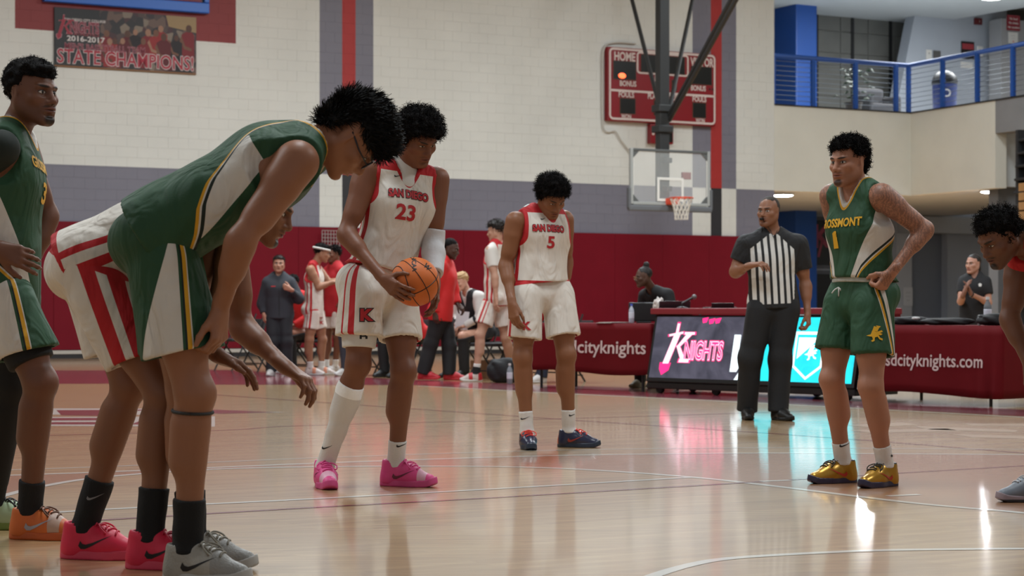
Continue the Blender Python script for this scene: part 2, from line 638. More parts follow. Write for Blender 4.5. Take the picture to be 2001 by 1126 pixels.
balc = slab(c0, c1_, ZB, ZF, .3, PLAS, 'wall_balcony', None)
b2 = slab(c1_, c2_, ZB, ZF, .3, PLAS, 'wall_balcony_side', None)
tag(slab(c2_ + WD * .36 - WN * .3, c2_ - WN * .3 + WD * 9, 0, ZF - .75, .3, mat('recess_grey', srgb(104, 106, 110), .75), 'wall_recess', True), kind='structure')
b3 = slab(c2_ + V3(0, 0, 0), c3_, ZB + 1.2, ZF + .02, .34, CONC, 'wall_balcony_concrete', None)
for a, b in ((c0, c1_), (c1_, c2_), (c2_, c3_)):
    d = nrm((b - a) * V3(1, 1, 0))
    nn = np.array([d[1], -d[0], 0])
    MB().box((0, 0, -.3), (np.linalg.norm((b - a)[:2]), .03, .03), ax=(d, Z_, nn), org=V3(a[0], a[1], ZF)).build('coping', mat('coping_black', srgb(26, 26, 28), .6), balc)
bk = WD * 1.0
BN = -WN                                                                  # into the building
back0 = c0 + BN * 9.0 - WD * 6
back1 = back0 + WD * 26
# slabs: lobby floor / alcove soffit, lobby ceiling
fl = [c0, c1_, c2_, c2_ + WD * 9, c0 + BN * 9.2 + WD * 12, c0 + BN * 9.2 - WD * 6, c0 + BN * .35 - WD * 6]
for nm, z0, z1, mm in (('ceiling_alcove', ZB + .05, ZF - .02, mat('soffit', srgb(186, 190, 192), .8)), ('ceiling_lobby', 9.3, 9.5, mat('soffit', srgb(186, 190, 192), .8))):
    k = len(fl)
    off = V3(0, 0, 0) if z0 < 5 else BN * 0.0
    off = off + BN * .12 + WD * .12
    vv = [V3(p[0], p[1], z0) + off for p in fl] + [V3(p[0], p[1], z1) + off for p in fl]
    tag(mesh_obj(nm, vv, [tuple(range(k)), tuple(range(2 * k - 1, k - 1, -1))] + [(i, k + i, k + (i + 1) % k, (i + 1) % k) for i in range(k)], mm), kind='structure')
# back walls
low = tag(MB().box((0, 0, -.3), (26, ZB + .05, 0), ax=WAX, org=back0).build('wall_alcove', LOB), kind='structure')
tile_m = mat('lobby_tile', srgb(104, 104, 100), .6, noise=.12, nscale=1.5)
upw = tag(MB().box((0, ZF, -.3), (26, 9.3, 0), ax=WAX, org=back0).build('wall_lobby', tile_m), kind='structure')


def B(px, py, off=0.0):
    """point of the back wall of alcove and lobby seen at this pixel"""
    m_ = (px - CX) / F
    b0 = back0[1] - WB * back0[0]
    Y = b0 / (1 - WB * m_)
    return P(px, py, Y) + WN * off


def bs(px):
    return float((B(px, HY) - back0) @ WD)


# lobby tiles: separate large tiles with dark joints
tz, ts = 0.62, 1.0
t0 = MB().box((.012, .012, 0), (ts - .012, tz - .012, .03), bev=.006, ax=WAX).build('tile', tile_m, upw)
first = True
for i in range(int(bs(1525)), int(bs(1760)) + 1):
    for k in range(6):
        o = t0 if first else t0.copy()
        if not first:
            COL.objects.link(o)
            o.parent = upw
        first = False
        o.location = tuple(back0 + WD * (i * ts) + Z_ * (ZF + k * tz))
for px in (1594, 1664, 1738):
    MB().box((-.05, ZF, 0), (.05, 9.3, .06), ax=WAX, org=back0 + WD * bs(px)).build('joint_strip', mat('coping_black', srgb(26, 26, 28), .6), upw)
# pale slanted wall in the lobby
sl = [(1690, 262), (1746, -20), (1868, -50), (1912, -50), (1912, 262)]
pts = [B(px, py, 1.2) for px, py in sl]
o = MB().add([p for p in pts] + [p - WN * .4 for p in pts], [tuple(range(5))[::-1], tuple(range(5, 10))] + [(i, (i + 1) % 5, 5 + (i + 1) % 5, 5 + i) for i in range(5)]).build('wall_slanted', LOB)
tag(o, kind='structure')
pl = [B(1864, 262, 1.5), B(1940, 262, 1.5)]
o = MB().box((0, ZF, 0), (np.linalg.norm((pl[1] - pl[0])[:2]), 9.3, .5), ax=WAX, org=V3(pl[0][0], pl[0][1], 0)).build('wall_lobby_pier', mat('pier_grey', srgb(150, 150, 152), .7))
tag(o, kind='structure')
pl = [B(1940, 262, 1.2), B(2080, 262, 1.2)]
o = MB().box((0, ZF, 0), (np.linalg.norm((pl[1] - pl[0])[:2]), 9.3, .4), ax=WAX, org=V3(pl[0][0], pl[0][1], 0)).build('wall_lobby_right', CONC)
tag(o, kind='structure')
BLUE = mat('gym_blue', srgb(26, 74, 150), .45)
o = MB().box((bs(1500), 0, 0), (bs(1541), 9.3, 1.3), bev=.04, ax=WAX, org=back0).build('blue_column', BLUE)
tag(o, 'blue painted square column at the left end of the lobby', 'column')

# ---------------------------------------------------------------- balcony railing
rail = empty('balcony_railing', (c0[0], c0[1], ZF + .03))
tag(rail, 'blue steel balcony railing with thin horizontal cables', 'railing')
cab_m = mat('cable_steel', srgb(120, 128, 138), .35, metal=.8)
ZR = 6.64


def on_edge(px):
    """point above the balcony edge at this pixel column"""
    m_ = (px - CX) / F
    for a, b in ((c0, c1_), (c1_, c3_)):
        d = b - a
        den = d[0] - m_ * d[1]
        t = (m_ * a[1] - a[0]) / den
        if -.02 <= t <= 1.02:
            return a + d * t
    return c3_


for px in (1516, 1594, 1677, 1756, 1781, 1848, 1916, 1986, 2050):
    p = on_edge(px) * V3(1, 1, 0) + BN * .1
    MB().box((-.05, ZF + .03, -.04), (.05, ZR, .04), bev=.01, ax=WAX, org=p).build('post', BLUE, rail, rail.location)
top = [on_edge(px) * V3(1, 1, 0) + BN * .1 + Z_ * ZR for px in (1513, 1781, 2060)]
MB().tube(top, .055, 10).build('handrail', BLUE, rail, rail.location, True)
for k in range(9):
    zc = ZF + .14 + k * .11
    MB().tube([p * V3(1, 1, 0) + Z_ * zc for p in top], .0075, 5).build('cable', cab_m, rail, rail.location)

# ---------------------------------------------------------------- lamps in soffits
glow = mat('lamp_glow', (1, 1, 1, 1), .5, emit=(1, .98, .94, 1), estr=24)
steel = mat('steel_pale', srgb(190, 190, 188), .4, metal=.3)
lamp_names = ['round soffit lamp above the referee under the balcony', 'round soffit lamp at the right end under the balcony', 'round soffit lamp hidden behind the player with tattooed arms']
for (px, Y), nm in zip(((1530, 46.6), (1937, 45.2), (1690, 47.6)), lamp_names):
    p = P(px, HY, Y)
    t = empty('soffit_lamp', (p[0], p[1], ZB + .05))
    tag(t, nm, 'lamp', 'soffit lamps under the balcony')
    MB().lathe([(.24, -.06), (.27, -.05), (.27, 0)], n=24).build('rim', steel, t)
    MB().lathe([(.17, -.085), (.22, -.07), (.235, -.0605)], n=24).build('diffuser', glow, t)
for (px, py), nm in zip(((1526, 3), (1703, -6)), ('ceiling lamp in the lobby corner beside the blue column', 'ceiling lamp in the lobby above the tile wall')):
    p = B(px, py, 5.0)
    t = empty('lobby_lamp_fitting', (p[0], p[1], 9.3))
    tag(t, nm, 'lamp', 'lamps in the lobby ceiling')
    MB().lathe([(.3, -.06), (.33, -.05), (.33, 0)], n=24).build('rim', steel, t)
    MB().lathe([(.22, -.085), (.28, -.07), (.295, -.0605)], n=24).build('diffuser', glow, t)

# ---------------------------------------------------------------- things of the lobby
def wall_sign(name, label, cat, px0, py0, px1, py1, col, at, off=.03, texts=(), tcol=None, group=None, th=.02):
    a, b = at(px0, py1, off), at(px1, py0, off)
    w, h = float(np.linalg.norm((b - a)[:2])), float(b[2] - a[2])
    t = empty(name, a)
    tag(t, label, cat, group)
    MB().box((0, 0, -th), (w, h, 0), bev=.004, ax=WAX).build('panel', mat('sign_' + name + str(px0), col, .5), t)
    for (s, cx, cy, size, c, bold) in texts:
        flat_print('print', text2d(s, size * h, bold, sub=0), mat('ink_%d_%d_%d' % tuple(int(x * 255) for x in c[:3]), c, .6), WD * (cx * w) + Z_ * (cy * h), WD, Z_, WN, .002, t)
    return t, w, h


lob = lambda px, py, off=0: B(px, py, 1.2 + off)
pier = lambda px, py, off=0: B(px, py, 2.0 + off)
WHT, BLKc = srgb(214, 212, 208), srgb(24, 22, 24)
wall_sign('red_notice', 'red rules notice with three white lines high on the lobby pier', 'sign', 1874, 48, 1899, 75, srgb(140, 44, 56), pier, .03,
          (('No food', .5, .75, .2, WHT, .02), ('No drinks', .5, .48, .2, WHT, .02), ('No smoking', .5, .2, .2, WHT, .02)))
wall_sign('fire_alarm', 'small dark red fire alarm box on the pale lobby wall', 'alarm', 1848, 47, 1861, 58, srgb(96, 30, 34), lob, .08, (('I', .6, .5, .5, WHT, .02),), th=.08)
t, w, h = wall_sign('black_poster', 'black and red framed poster above the litter bin', 'poster', 1823, 92, 1848, 123, BLKc, lob, .03, (('ATHLETICS', .5, .3, .14, WHT, .02),))
MB().box((w * .06, h * .55, 0), (w * .94, h * .88, .006), ax=WAX).build('red_print', mat('poster_red', srgb(150, 52, 60), .6), t)
wall_sign('white_notice', 'white notice sheet under the red rules notice', 'notice', 1877, 80, 1895, 100, WHT, pier, .03, (('~ ~ ~', .5, .7, .2, BLKc, 0), ('~ ~', .5, .45, .2, BLKc, 0), ('o', .5, .2, .3, srgb(190, 30, 40), .04)))
wall_sign('white_notice', 'narrow white notice right beside the black poster', 'notice', 1854, 100, 1865, 120, WHT, lob, .03, (('=', .5, .6, .4, BLKc, 0),))
wall_sign('white_notice', 'white notice left of the small picture in the lobby', 'notice', 1755, 107, 1766, 125, WHT, lob, .03, (('=', .5, .6, .4, BLKc, 0),))
wall_sign('small_picture', 'small dark picture beside a white notice on slanted wall', 'picture', 1769, 109, 1783, 123, srgb(86, 84, 84), lob, .03)
wall_sign('white_plate', 'white plate under the black poster at the handrail', 'notice', 1822, 131, 1845, 141, WHT, lob, .03)
wall_sign('patterned_notice', 'grey patterned sheet under the white notice on pier', 'notice', 1876, 102, 1894, 116, srgb(150, 148, 148), pier, .03, (('##', .5, .5, .6, srgb(90, 90, 92), 0),))
# litter bin
bp = P(1846, HY, 47.3)
bin_ = empty('litter_bin', (bp[0], bp[1], ZF))
tag(bin_, 'blue round litter bin with black domed lid behind the railing', 'bin')
MB().lathe([(.24, 0), (.27, .04), (.29, .72), (.3, .74)], n=28).build('drum', mat('bin_blue', srgb(24, 46, 112), .45), bin_, None, True)
MB().lathe([(.31, .74), (.31, .8), (.27, .93), (.18, 1.03), (.06, 1.07), (.01, 1.075)], n=28).build('domed_lid', mat('bin_black', srgb(26, 28, 34), .4), bin_, None, True)
flat_print('recycling_mark', text2d('O', .26, .03, sub=0), mat('ink_white', WHT, .6), V3(-.02, -.305, .5), X_, Z_, V3(0, -1, 0), .0, bin_)
# plant and armchair in the lobby
ap = P(1712, HY, 48.8)
arm = empty('lobby_armchair', (ap[0], ap[1], ZF))
tag(arm, 'grey upholstered armchair behind the balcony railing', 'chair')
gup = mat('armchair_grey', srgb(56, 56, 60), .8)
MB().box((-.42, 0, -.35), (.42, .42, .35), bev=.06, ax=WAX).build('seat', gup, arm)
MB().box((-.42, .4, -.4), (.42, .84, -.2), bev=.08, ax=WAX).build('backrest', gup, arm)
for sx in (-.5, .36):
    MB().box((sx, 0, -.38), (sx + .14, .62, .36), bev=.05, ax=WAX).build('armrest', gup, arm)
pp = P(1668, HY, 47.6)
plant = empty('potted_plant', (pp[0], pp[1], ZF))
tag(plant, 'dark green leafy potted plant beside the grey armchair', 'plant')
MB().lathe([(.16, 0), (.2, .3), (.22, .34), (.19, .34)], n=20).build('pot', mat('pot_dark', srgb(52, 44, 40), .6), plant, None, True)
rnd = random.Random(3)
MB().tube([(0, 0, .3), (.02, 0, .5), (.06, .02, .95)], .015, 6).build('stem', mat('stem_brown', srgb(60, 50, 36), .8), plant)
lf = None
for i in range(46):
    a, r, hgt = rnd.uniform(0, 6.283), rnd.uniform(.05, .4), rnd.uniform(.4, 1.15)
    if lf is None:
        lf = MB().add([(0, 0, 0), (.05, .06, .02), (.17, .0, -.02), (.05, -.06, .02), (.08, 0, .035)], [(0, 4, 1), (1, 4, 2), (2, 4, 3), (3, 4, 0)]).build('leaf', mat('leaf_dark', srgb(38, 58, 38), .5), plant)
        o = lf
    else:
        o = lf.copy()
        COL.objects.link(o)
        o.parent = plant
    o.location = (r * math.cos(a), r * math.sin(a), hgt)
    o.rotation_euler = (rnd.uniform(-.5, .5), rnd.uniform(-.6, .6), a)

# ---------------------------------------------------------------- alcove: doors, notices
dk = mat('door_dark', srgb(26, 26, 32), .25)
frm = mat('door_frame', srgb(96, 100, 110), .5)
for (x0, x1, y0, y1), k in (((1583, 1640, 432, 518), 1), ((1583, 1640, 536, 640), 2)):
    a, b = B(x0, y1), B(x1, y0)
    w, h = float(np.linalg.norm((b - a)[:2])), float(b[2] - a[2])
    o = MB().box((-.12, -.1, 0), (w + .12, h + .1, .05), ax=WAX, org=a).build('window_%d' % k, frm)
    tag(o, kind='structure')
    MB().box((0, 0, .03), (w, h, .07), ax=WAX, org=a).build('pane', dk, o)
    if k == 1:
        for s, dx, dz, sz in (('K', .24, .62, .7), ('/', .2, .35, .5)):
            flat_print('print', text2d(s, h * sz, .03, sub=0), mat('poster_pink', srgb(150, 70, 92), .6), a + WD * (w * dx + .1) + Z_ * (h * dz), WD, Z_, WN, .073, o)
a, b = B(1771, 640), B(1838, 413)
o = MB().box((0, 0, -.0), (float(np.linalg.norm((b - a)[:2])), float(b[2]), .04), ax=WAX, org=V3(a[0], a[1], 0)).build('door_1', mat('door_grey', srgb(120, 126, 138), .6))
tag(o, kind='structure')
a, b = B(1741, 640), B(1771, 400)
o = MB().box((0, 0, 0), (float(np.linalg.norm((b - a)[:2])), ZB, .25), ax=WAX, org=V3(a[0], a[1], 0)).build('wall_alcove_pier', mat('pier_pale', srgb(186, 190, 196), .7))
tag(o, kind='structure')
a, b = B(1838, 640), B(1990, 400)
o = MB().box((0, 0, 0), (float(np.linalg.norm((b - a)[:2])), ZB, .3), ax=WAX, org=V3(a[0], a[1], 0)).build('wall_alcove_right', LOB)
tag(o, kind='structure')
a = B(1741, 413)
o = MB().box((0, ZB - .45, .3), (8, ZB + .02, .9), ax=WAX, org=V3(a[0], a[1], 0)).build('trim_1', mat('beam_pale', srgb(172, 176, 182), .7))
tag(o, kind='structure')
wall_sign('paper_notice', 'white paper notice on the pale alcove pier beside the player', 'notice', 1753, 562, 1771, 598, srgb(206, 208, 212), lambda x, y, o_=0: B(x, y, .25 + o_), .03, (('= = =', .5, .7, .14, srgb(120, 120, 126), 0), ('= = =', .5, .5, .14, srgb(120, 120, 126), 0), ('= =', .5, .3, .14, srgb(120, 120, 126), 0)))


def exit_sign(name, label, px, py, at, wpx, hpx, caged):
    a = at(px, py, .05)
    k = F / a[1]
    w, h = wpx / k, hpx / k
    t = empty(name, a)
    tag(t, label, 'exit sign')
    MB().box((-w / 2, -h / 2, -.05), (w / 2, h / 2, .0), bev=.006, ax=WAX).build('housing', mat('exit_housing', srgb(120, 116, 116), .5), t)
    flat_print('lettering', text2d('EXIT', h * .8, .03, sx=.8, sub=0), mat('exit_red', srgb(220, 40, 50), .5, emit=(1, .12, .16, 1), estr=1.1), V3(0, 0, 0), WD, Z_, WN, .003, t)
    if caged:
        wire = mat('cage_wire', srgb(168, 160, 158), .4, metal=.5)
        W2, H2 = w * .62, h * .8
        for i in range(7):
            x = -W2 + i * W2 / 3
            MB().tube([V3(0, 0, 0) + WD * x + Z_ * -H2 + WN * .14, V3(0, 0, 0) + WD * x + Z_ * H2 + WN * .14], .008, 5).build('cage_bar', wire, t)
        for i in range(6):
            z_ = -H2 + i * H2 / 2.5
            MB().tube([WD * -W2 + Z_ * z_ + WN * .14, WD * W2 + Z_ * z_ + WN * .14], .008, 5).build('cage_bar', wire, t)


exit_sign('exit_sign', 'red exit sign in a wire cage on the maroon wall pads', 639, 469, W, 30, 22, True)
exit_sign('exit_sign', 'red lit exit sign under the balcony behind the referee', 1559, 414, lambda x, y, o_=0: B(x, y, o_), 17, 14, False)
# dark folded bleachers at the far right
blx = c3_ + V3(-.2, -.6, 0)
ble = empty('folded_bleachers', (blx[0], blx[1], 0))
tag(ble, 'dark folded bleacher frame with wooden boards at right edge', 'bleachers')
dkf = mat('bleacher_dark', srgb(24, 24, 27), .6)
wdb = mat('bleacher_wood', srgb(160, 116, 66), .5, noise=.15, nscale=4)
p1 = P(1976, HY, 41.0)
for k in range(9):
    z_ = 2.2 + k * .27
    MB().box((0, 0, -.2), (2.2, .05, .05), bev=.01, ax=(nrm(V3(.3, -1, 0)), Z_, nrm(V3(-1, -.3, 0))), org=V3(p1[0] + .02 * k, p1[1], z_) - V3(blx[0], blx[1], 0)).build('rail', dkf, ble)
MB().box((0, 0, -.3), (.1, 4.6, -.1), ax=(nrm(V3(.3, -1, 0)), Z_, nrm(V3(-1, -.3, 0))), org=V3(p1[0], p1[1], 0) - V3(blx[0], blx[1], 0)).build('frame_post', dkf, ble)
MB().box((0, 0, -.5), (2.6, 4.4, -.25), ax=(nrm(V3(.3, -1, 0)), Z_, nrm(V3(-1, -.3, 0))), org=V3(p1[0], p1[1], 0) - V3(blx[0], blx[1], 0)).build('back_panel', dkf, ble)
p2 = P(1990, HY, 40.2)
for k in range(4):
    MB().box((0, 0, -.3), (2.2, .16, 0), bev=.01, ax=(nrm(V3(.3, -1, 0)), Z_, nrm(V3(-1, -.3, 0))), org=V3(p2[0], p2[1], 2.72 + k * .19) - V3(blx[0], blx[1], 0)).build('board', wdb, ble)

# ---------------------------------------------------------------- display board, banner, scoreboards on the far wall
def wall_thing(name, label, cat, px0, py0, px1, py1):
    """empty at the lower left corner of a rectangle on the far wall: (empty, width, height)"""
    a = W(px0, py1)
    z1 = W(px0, py0)[2]
    t = empty(name, a)
    tag(t, label, cat)
    return t, wS(px1) - wS(px0), z1 - a[2]


t, w, h = wall_thing('display_board', 'black display board in a bright blue frame above the banner', 'display board', 82, -240, 404, 4)
fb = mat('frame_blue', srgb(32, 96, 190), .4)
for lo, hi in (((0, 0, 0), (w, .2, .16)), ((0, h - .2, 0), (w, h, .16)), ((0, .2, 0), (.2, h - .2, .16)), ((w - .1, .2, 0), (w, h - .2, .16))):
    MB().box(lo, hi, bev=.02, ax=WAX).build('frame', fb, t)
MB().box((.2, .2, 0), (w - .1, h - .2, .08), ax=WAX).build('screen', mat('screen_black', srgb(12, 13, 13), .3), t)
MB().box((.3, .2, .08), (w - .15, .27, .14), bev=.01, ax=WAX).build('lower_strip', mat('strip_maroon', srgb(110, 26, 44), .5), t)

ban, w, h = wall_thing('championship_banner', 'printed team banner on the far wall reading STATE CHAMPIONS!', 'banner', 105, 14, 382, 127)


def blotch(name, cols, scale):
    m = bpy.data.materials.new(name)
    m.use_nodes = True
    nt = m.node_tree
    tc, n, r = nt.nodes.new('ShaderNodeTexCoord'), nt.nodes.new('ShaderNodeTexVoronoi'), nt.nodes.new('ShaderNodeValToRGB')
    n.inputs['Scale'].default_value = scale
    nt.links.new(tc.outputs['Object'], n.inputs['Vector'])
    r.color_ramp.interpolation = 'CONSTANT'
    while len(r.color_ramp.elements) < len(cols):
        r.color_ramp.elements.new(.5)
    for i, c in enumerate(cols):
        r.color_ramp.elements[i].position = i / len(cols)
        r.color_ramp.elements[i].color = c
    sp = nt.nodes.new('ShaderNodeSeparateColor')
    nt.links.new(n.outputs['Color'], sp.inputs['Color'])
    nt.links.new(sp.outputs[0], r.inputs['Fac'])
    nt.links.new(r.outputs['Color'], nt.nodes['Principled BSDF'].inputs['Base Color'])
    nt.nodes['Principled BSDF'].inputs['Roughness'].default_value = .5
    return m


MB().box((0, 0, 0), (w, h, .04), bev=.005, ax=WAX).build('board', mat('banner_black', srgb(20, 18, 20), .5), ban)
MB().box((0, -.025, 0), (w, 0, .045), ax=WAX).build('lower_edge', mat('banner_edge', srgb(128, 86, 50), .6), ban)
crowd = blotch('crowd_print', [srgb(30, 24, 26), srgb(70, 52, 48), srgb(44, 32, 34), srgb(96, 74, 64), srgb(120, 106, 92), srgb(60, 26, 30)], 7)
flat_print('photo_print', poly2d([[(w * .33, 0), (w, 0), (w, h), (w * .31, h)]], 9), crowd, V3(0, 0, 0), WD, Z_, WN, .042, ban)
flat_print('photo_print', poly2d([[(w * .8, h * .8), (w, h * .72), (w, h), (w * .78, h)]], 9), mat('wood_print', srgb(150, 126, 92), .6), V3(0, 0, 0), WD, Z_, WN, .043, ban)
rnd = random.Random(11)
skin_p = [mat('print_skin%d' % i, c, .6) for i, c in enumerate((srgb(110, 74, 58), srgb(150, 112, 92), srgb(84, 56, 46)))]
red_p = [mat('print_red%d' % i, c, .6) for i, c in enumerate((srgb(116, 30, 38), srgb(140, 38, 40), srgb(88, 24, 32), srgb(34, 28, 32)))]
for i in range(15):
    x, z_ = w * (.36 + .62 * ((i * .618) % 1)), h * rnd.uniform(.3, .62)
    q = h * rnd.uniform(.9, 1.15)
    pl = [(x - .11 * q, z_ - .34 * q), (x + .11 * q, z_ - .34 * q), (x + .12 * q, z_ + .05 * q), (x + .05 * q, z_ + .1 * q), (x - .05 * q, z_ + .1 * q), (x - .12 * q, z_ + .05 * q)]
    pl = [(min(w * .985, a), max(h * .02, b)) for a, b in pl]
    flat_print('figure_print', poly2d([pl], 9), red_p[i % 4], V3(0, 0, 0), WD, Z_, WN, .044 + i * .0003, ban)
    hd = [(x + .05 * q * math.cos(a * .7), z_ + .15 * q + .062 * q * math.sin(a * .7)) for a in range(9)]
    flat_print('figure_print', poly2d([hd], 9), skin_p[i % 3], V3(0, 0, 0), WD, Z_, WN, .0442 + i * .0003, ban)
    arm_ = [(x - .12 * q, z_ + .03 * q), (x - .06 * q, z_ - .12 * q), (x + .05 * q, z_ - .16 * q), (x + .04 * q, z_ - .2 * q), (x - .08 * q, z_ - .17 * q), (x - .15 * q, z_ - .02 * q)]
    arm_ = [(min(w * .985, a), b) for a, b in arm_]
    flat_print('figure_print', poly2d([arm_], 9), skin_p[(i + 1) % 3], V3(0, 0, 0), WD, Z_, WN, .0443 + i * .0003, ban)
ink = lambda c, e=0: mat('ink_%d_%d_%d' % tuple(int(x * 255) for x in c[:3]), c, .6)
PALE, CRIM, LPINK = srgb(214, 206, 204), srgb(158, 40, 58), srgb(196, 150, 158)


def outlined(name, s, size, ctr, bold, m_in, m_out, out, off, parent, U=None, N=None, sx=1.0, UP=None):
    U = WD if U is None else U
    N = WN if N is None else N
    UP = Z_ if UP is None else UP
    flat_print(name, text2d(s, size, bold + out, sx, sub=0), m_out, ctr, U, UP, N, off, parent)
    flat_print(name, text2d(s, size, bold, sx, sub=0), m_in, ctr, U, UP, N, off + .003, parent)


def fit_text(s, width, bold=.02):
    V2, _ = text2d(s, 1.0, bold, sub=0)
    return width / (V2[:, 0].max() - V2[:, 0].min())


sz = fit_text('STATE CHAMPIONS!', w * .96)
outlined('lettering', 'STATE CHAMPIONS!', h * .34, WD * (w * .5) + Z_ * (h * .15), .015, ink(CRIM), ink(PALE), .03, .05, ban, sx=sz / (h * .34))
outlined('lettering', "MEN'S BASKETBALL TEAM", h * .15, WD * (w * .35) + Z_ * (h * .335), .01, ink(srgb(120, 40, 56)), ink(LPINK), .03, .05, ban, sx=fit_text("MEN'S BASKETBALL TEAM", w * .56) / (h * .15))
flat_print('lettering', text2d('2016-2017', h * .13, .02, 1.2, sub=0), ink(PALE), WD * (w * .215) + Z_ * (h * .47), WD, Z_, WN, .05, ban)
outlined('lettering', 'NIGHTS', h * .26, WD * (w * .205) + Z_ * (h * .665), .02, ink(srgb(120, 40, 56)), ink(LPINK), .035, .05, ban, sx=fit_text('NIGHTS', w * .2) / (h * .26))
flat_print('lettering', text2d('SAN DIEGO CITY COLLEGE', h * .06, .02, sub=0), ink(PALE), WD * (w * .21) + Z_ * (h * .8), WD, Z_, WN, .05, ban)
flat_print('lettering', text2d('ATHLETICS', h * .07, .02, 1.3, sub=0), ink(srgb(150, 70, 80)), WD * (w * .22) + Z_ * (h * .555), WD, Z_, WN, .05, ban)
# the sword shaped K, units: height 1
SWORD_K = [[(.30, 1.0), (.36, 1.0), (.345, .80), (.285, .80)], [(.14, .74), (.47, .80), (.46, .84), (.13, .78)],
           [(.26, .79), (.40, .79), (.20, .18), (.06, .18)], [(.02, .20), (.24, .20), (.20, .08), (.08, .0), (.03, .10)],
           [(.56, .80), (.70, .80), (.42, .53), (.36, .55)], [(.34, .56), (.44, .53), (.62, .25), (.50, .25)], [(.46, .30), (.68, .30), (.68, .23), (.44, .23)], [(.50, .83), (.74, .83), (.74, .78), (.50, .78)]]


def sword_k(parent, org, hgt, m_in, m_out, off, U, N, UP=Z_, grow=.022):
    for mm, g, d in ((m_out, grow, 0), (m_in, 0, .003)):
        for i, pl in enumerate(SWORD_K):
            c = np.mean(pl, 0)
            q = [tuple(np.array(p) + nrm(np.array(p) - c) * g) for p in pl]
            flat_print('emblem', poly2d([[(x * hgt, y * hgt) for x, y in q]], 9), m_out if (i == 3 and g) else mm, org, U, UP, N, off + d + i * .0002, parent)


sword_k(ban, WD * (w * .01) + Z_ * (h * .45), h * .42, ink(srgb(150, 44, 60)), ink(LPINK), .05, WD, WN)

# scoreboard
sb, w, h = wall_thing('scoreboard', 'red wall scoreboard with white outlines reading HOME and VISITOR', 'scoreboard', 1180, 92, 1391, 237)
red_sb = mat('scoreboard_red', srgb(128, 14, 26), .4)
MB().box((0, 0, 0), (w, h, .16), bev=.03, ax=WAX).build('cabinet', red_sb, sb)
wl = mat('sb_white', srgb(206, 190, 184), .5)


def frame_print(x0, z0, x1, z1, lw, r=.06):
    def rr(a, b, c, d, r_):
        return [(cx + r_ * math.cos(q), cz + r_ * math.sin(q)) for cx, cz, q0 in ((c - r_, d - r_, 0), (a + r_, d - r_, 90), (a + r_, b + r_, 180), (c - r_, b + r_, 270)) for q in [math.radians(q0 + k * 22.5) for k in range(5)]]
    o_, i_ = rr(x0, z0, x1, z1, r), rr(x0 + lw, z0 + lw, x1 - lw, z1 - lw, max(.005, r - lw))
    nn = len(o_)
    V = [WD * x + Z_ * z_ + WN * .166 for x, z_ in o_ + i_]
    return mesh_obj('outline', V, [(i, (i + 1) % nn, nn + (i + 1) % nn, nn + i) for i in range(nn)], wl, sb)


frame_print(.03, .03, w - .02, h - .02, .045, .1)
frame_print(w * .26, h * .66, w * .74, h * .96, .04, .08)
mesh_obj('outline', [WD * x + Z_ * z_ + WN * .166 for x, z_ in ((.05, h * .40), (w - .04, h * .40), (w - .04, h * .43), (.05, h * .43))], [(0, 1, 2, 3)], wl, sb)
dig = mat('digit_window', srgb(18, 20, 20), .35)
bez = mat('digit_bezel', srgb(96, 60, 44), .5)
for x0, x1, z0, z1 in ((.05, .25, .57, .81), (.765, .955, .57, .81), (.30, .455, .69, .92), (.55, .70, .69, .92), (.11, .245, .11, .31), (.78, .90, .11, .31), (.42, .56, .11, .31), (.585, .625, .46, .60)):
    MB().box((x0 * w - .012, z0 * h - .012, .15), (x1 * w + .012, z1 * h + .012, .17), ax=WAX).build('bezel', bez, sb)
    MB().box((x0 * w, z0 * h, .15), (x1 * w, z1 * h, .174), ax=WAX).build('digit_window', dig, sb)
MB().lathe([(.0, 0), (.05, 0), (.08, .004), (.05, .008)], org=WD * (w * .125) + Z_ * (h * .615) + WN * .175, n=14, ax=(WD * 1.2, Z_ * .75, WN)).build('lit_segment', mat('led_red', srgb(255, 70, 40), .4, emit=(1, .13, .04, 1), estr=2.6), sb)
for s, cx, cz, size, ww in (('HOME', .15, .87, .16, .19), ('VISITOR', .865, .87, .16, .22), ('BONUS', .18, .51, .1, .15), ('BONUS', .83, .51, .1, .14), ('FOULS', .165, .36, .1, .14), ('FOULS', .84, .36, .1, .13),
                            ('WON', .165, .065, .085, .09), ('WON', .85, .065, .085, .085), ('PLAYER  FOULS', .51, .36, .1, .3), ('PERIOD', .46, .55, .1, .13), ('POSS', .47, .62, .08, .09), ('GAME', .5, .07, .09, .12)):
    flat_print('lettering', text2d(s, size * h, .03, fit_text(s, w * ww, .03) / (size * h), sub=0), wl, WD * (w * cx) + Z_ * (h * cz), WD, Z_, WN, .168, sb)
for k in range(2):
    flat_print('arrow_mark', poly2d([[(0, -.03), (.06, 0), (0, .03)]], 9), mat('mark_black', srgb(24, 18, 20), .5), WD * (w * .93 + k * .08) + Z_ * (h * .51), WD, Z_, WN, .168, sb)
sm, w2, h2 = wall_thing('shot_timer', 'small red timer box hanging under the scoreboard', 'timer', 1264, 243, 1309, 281)
MB().box((0, 0, 0), (w2, h2, .14), bev=.02, ax=WAX).build('cabinet', red_sb, sm)
MB().box((w2 * .26, h2 * .1, .12), (w2 * .95, h2 * .9, .15), ax=WAX).build('digit_window', dig, sm)
for z_ in (.72, .5):
    MB().lathe([(.0, 0), (.035, 0), (.03, .01)], org=WD * (w2 * .12) + Z_ * (h2 * z_) + WN * .14, n=10, ax=(WD, Z_, WN)).build('mark_light', wl, sm)
pts = smooth_pts([W(1240, 86, .05), W(1200, 84, .06), W(1178, 95, .06), W(1175, 150, .04), W(1176, 240, .04), W(1184, 258, .05), W(1200, 257, .05), W(1212, 275, .04), W(1232, 300, .04)], 5)
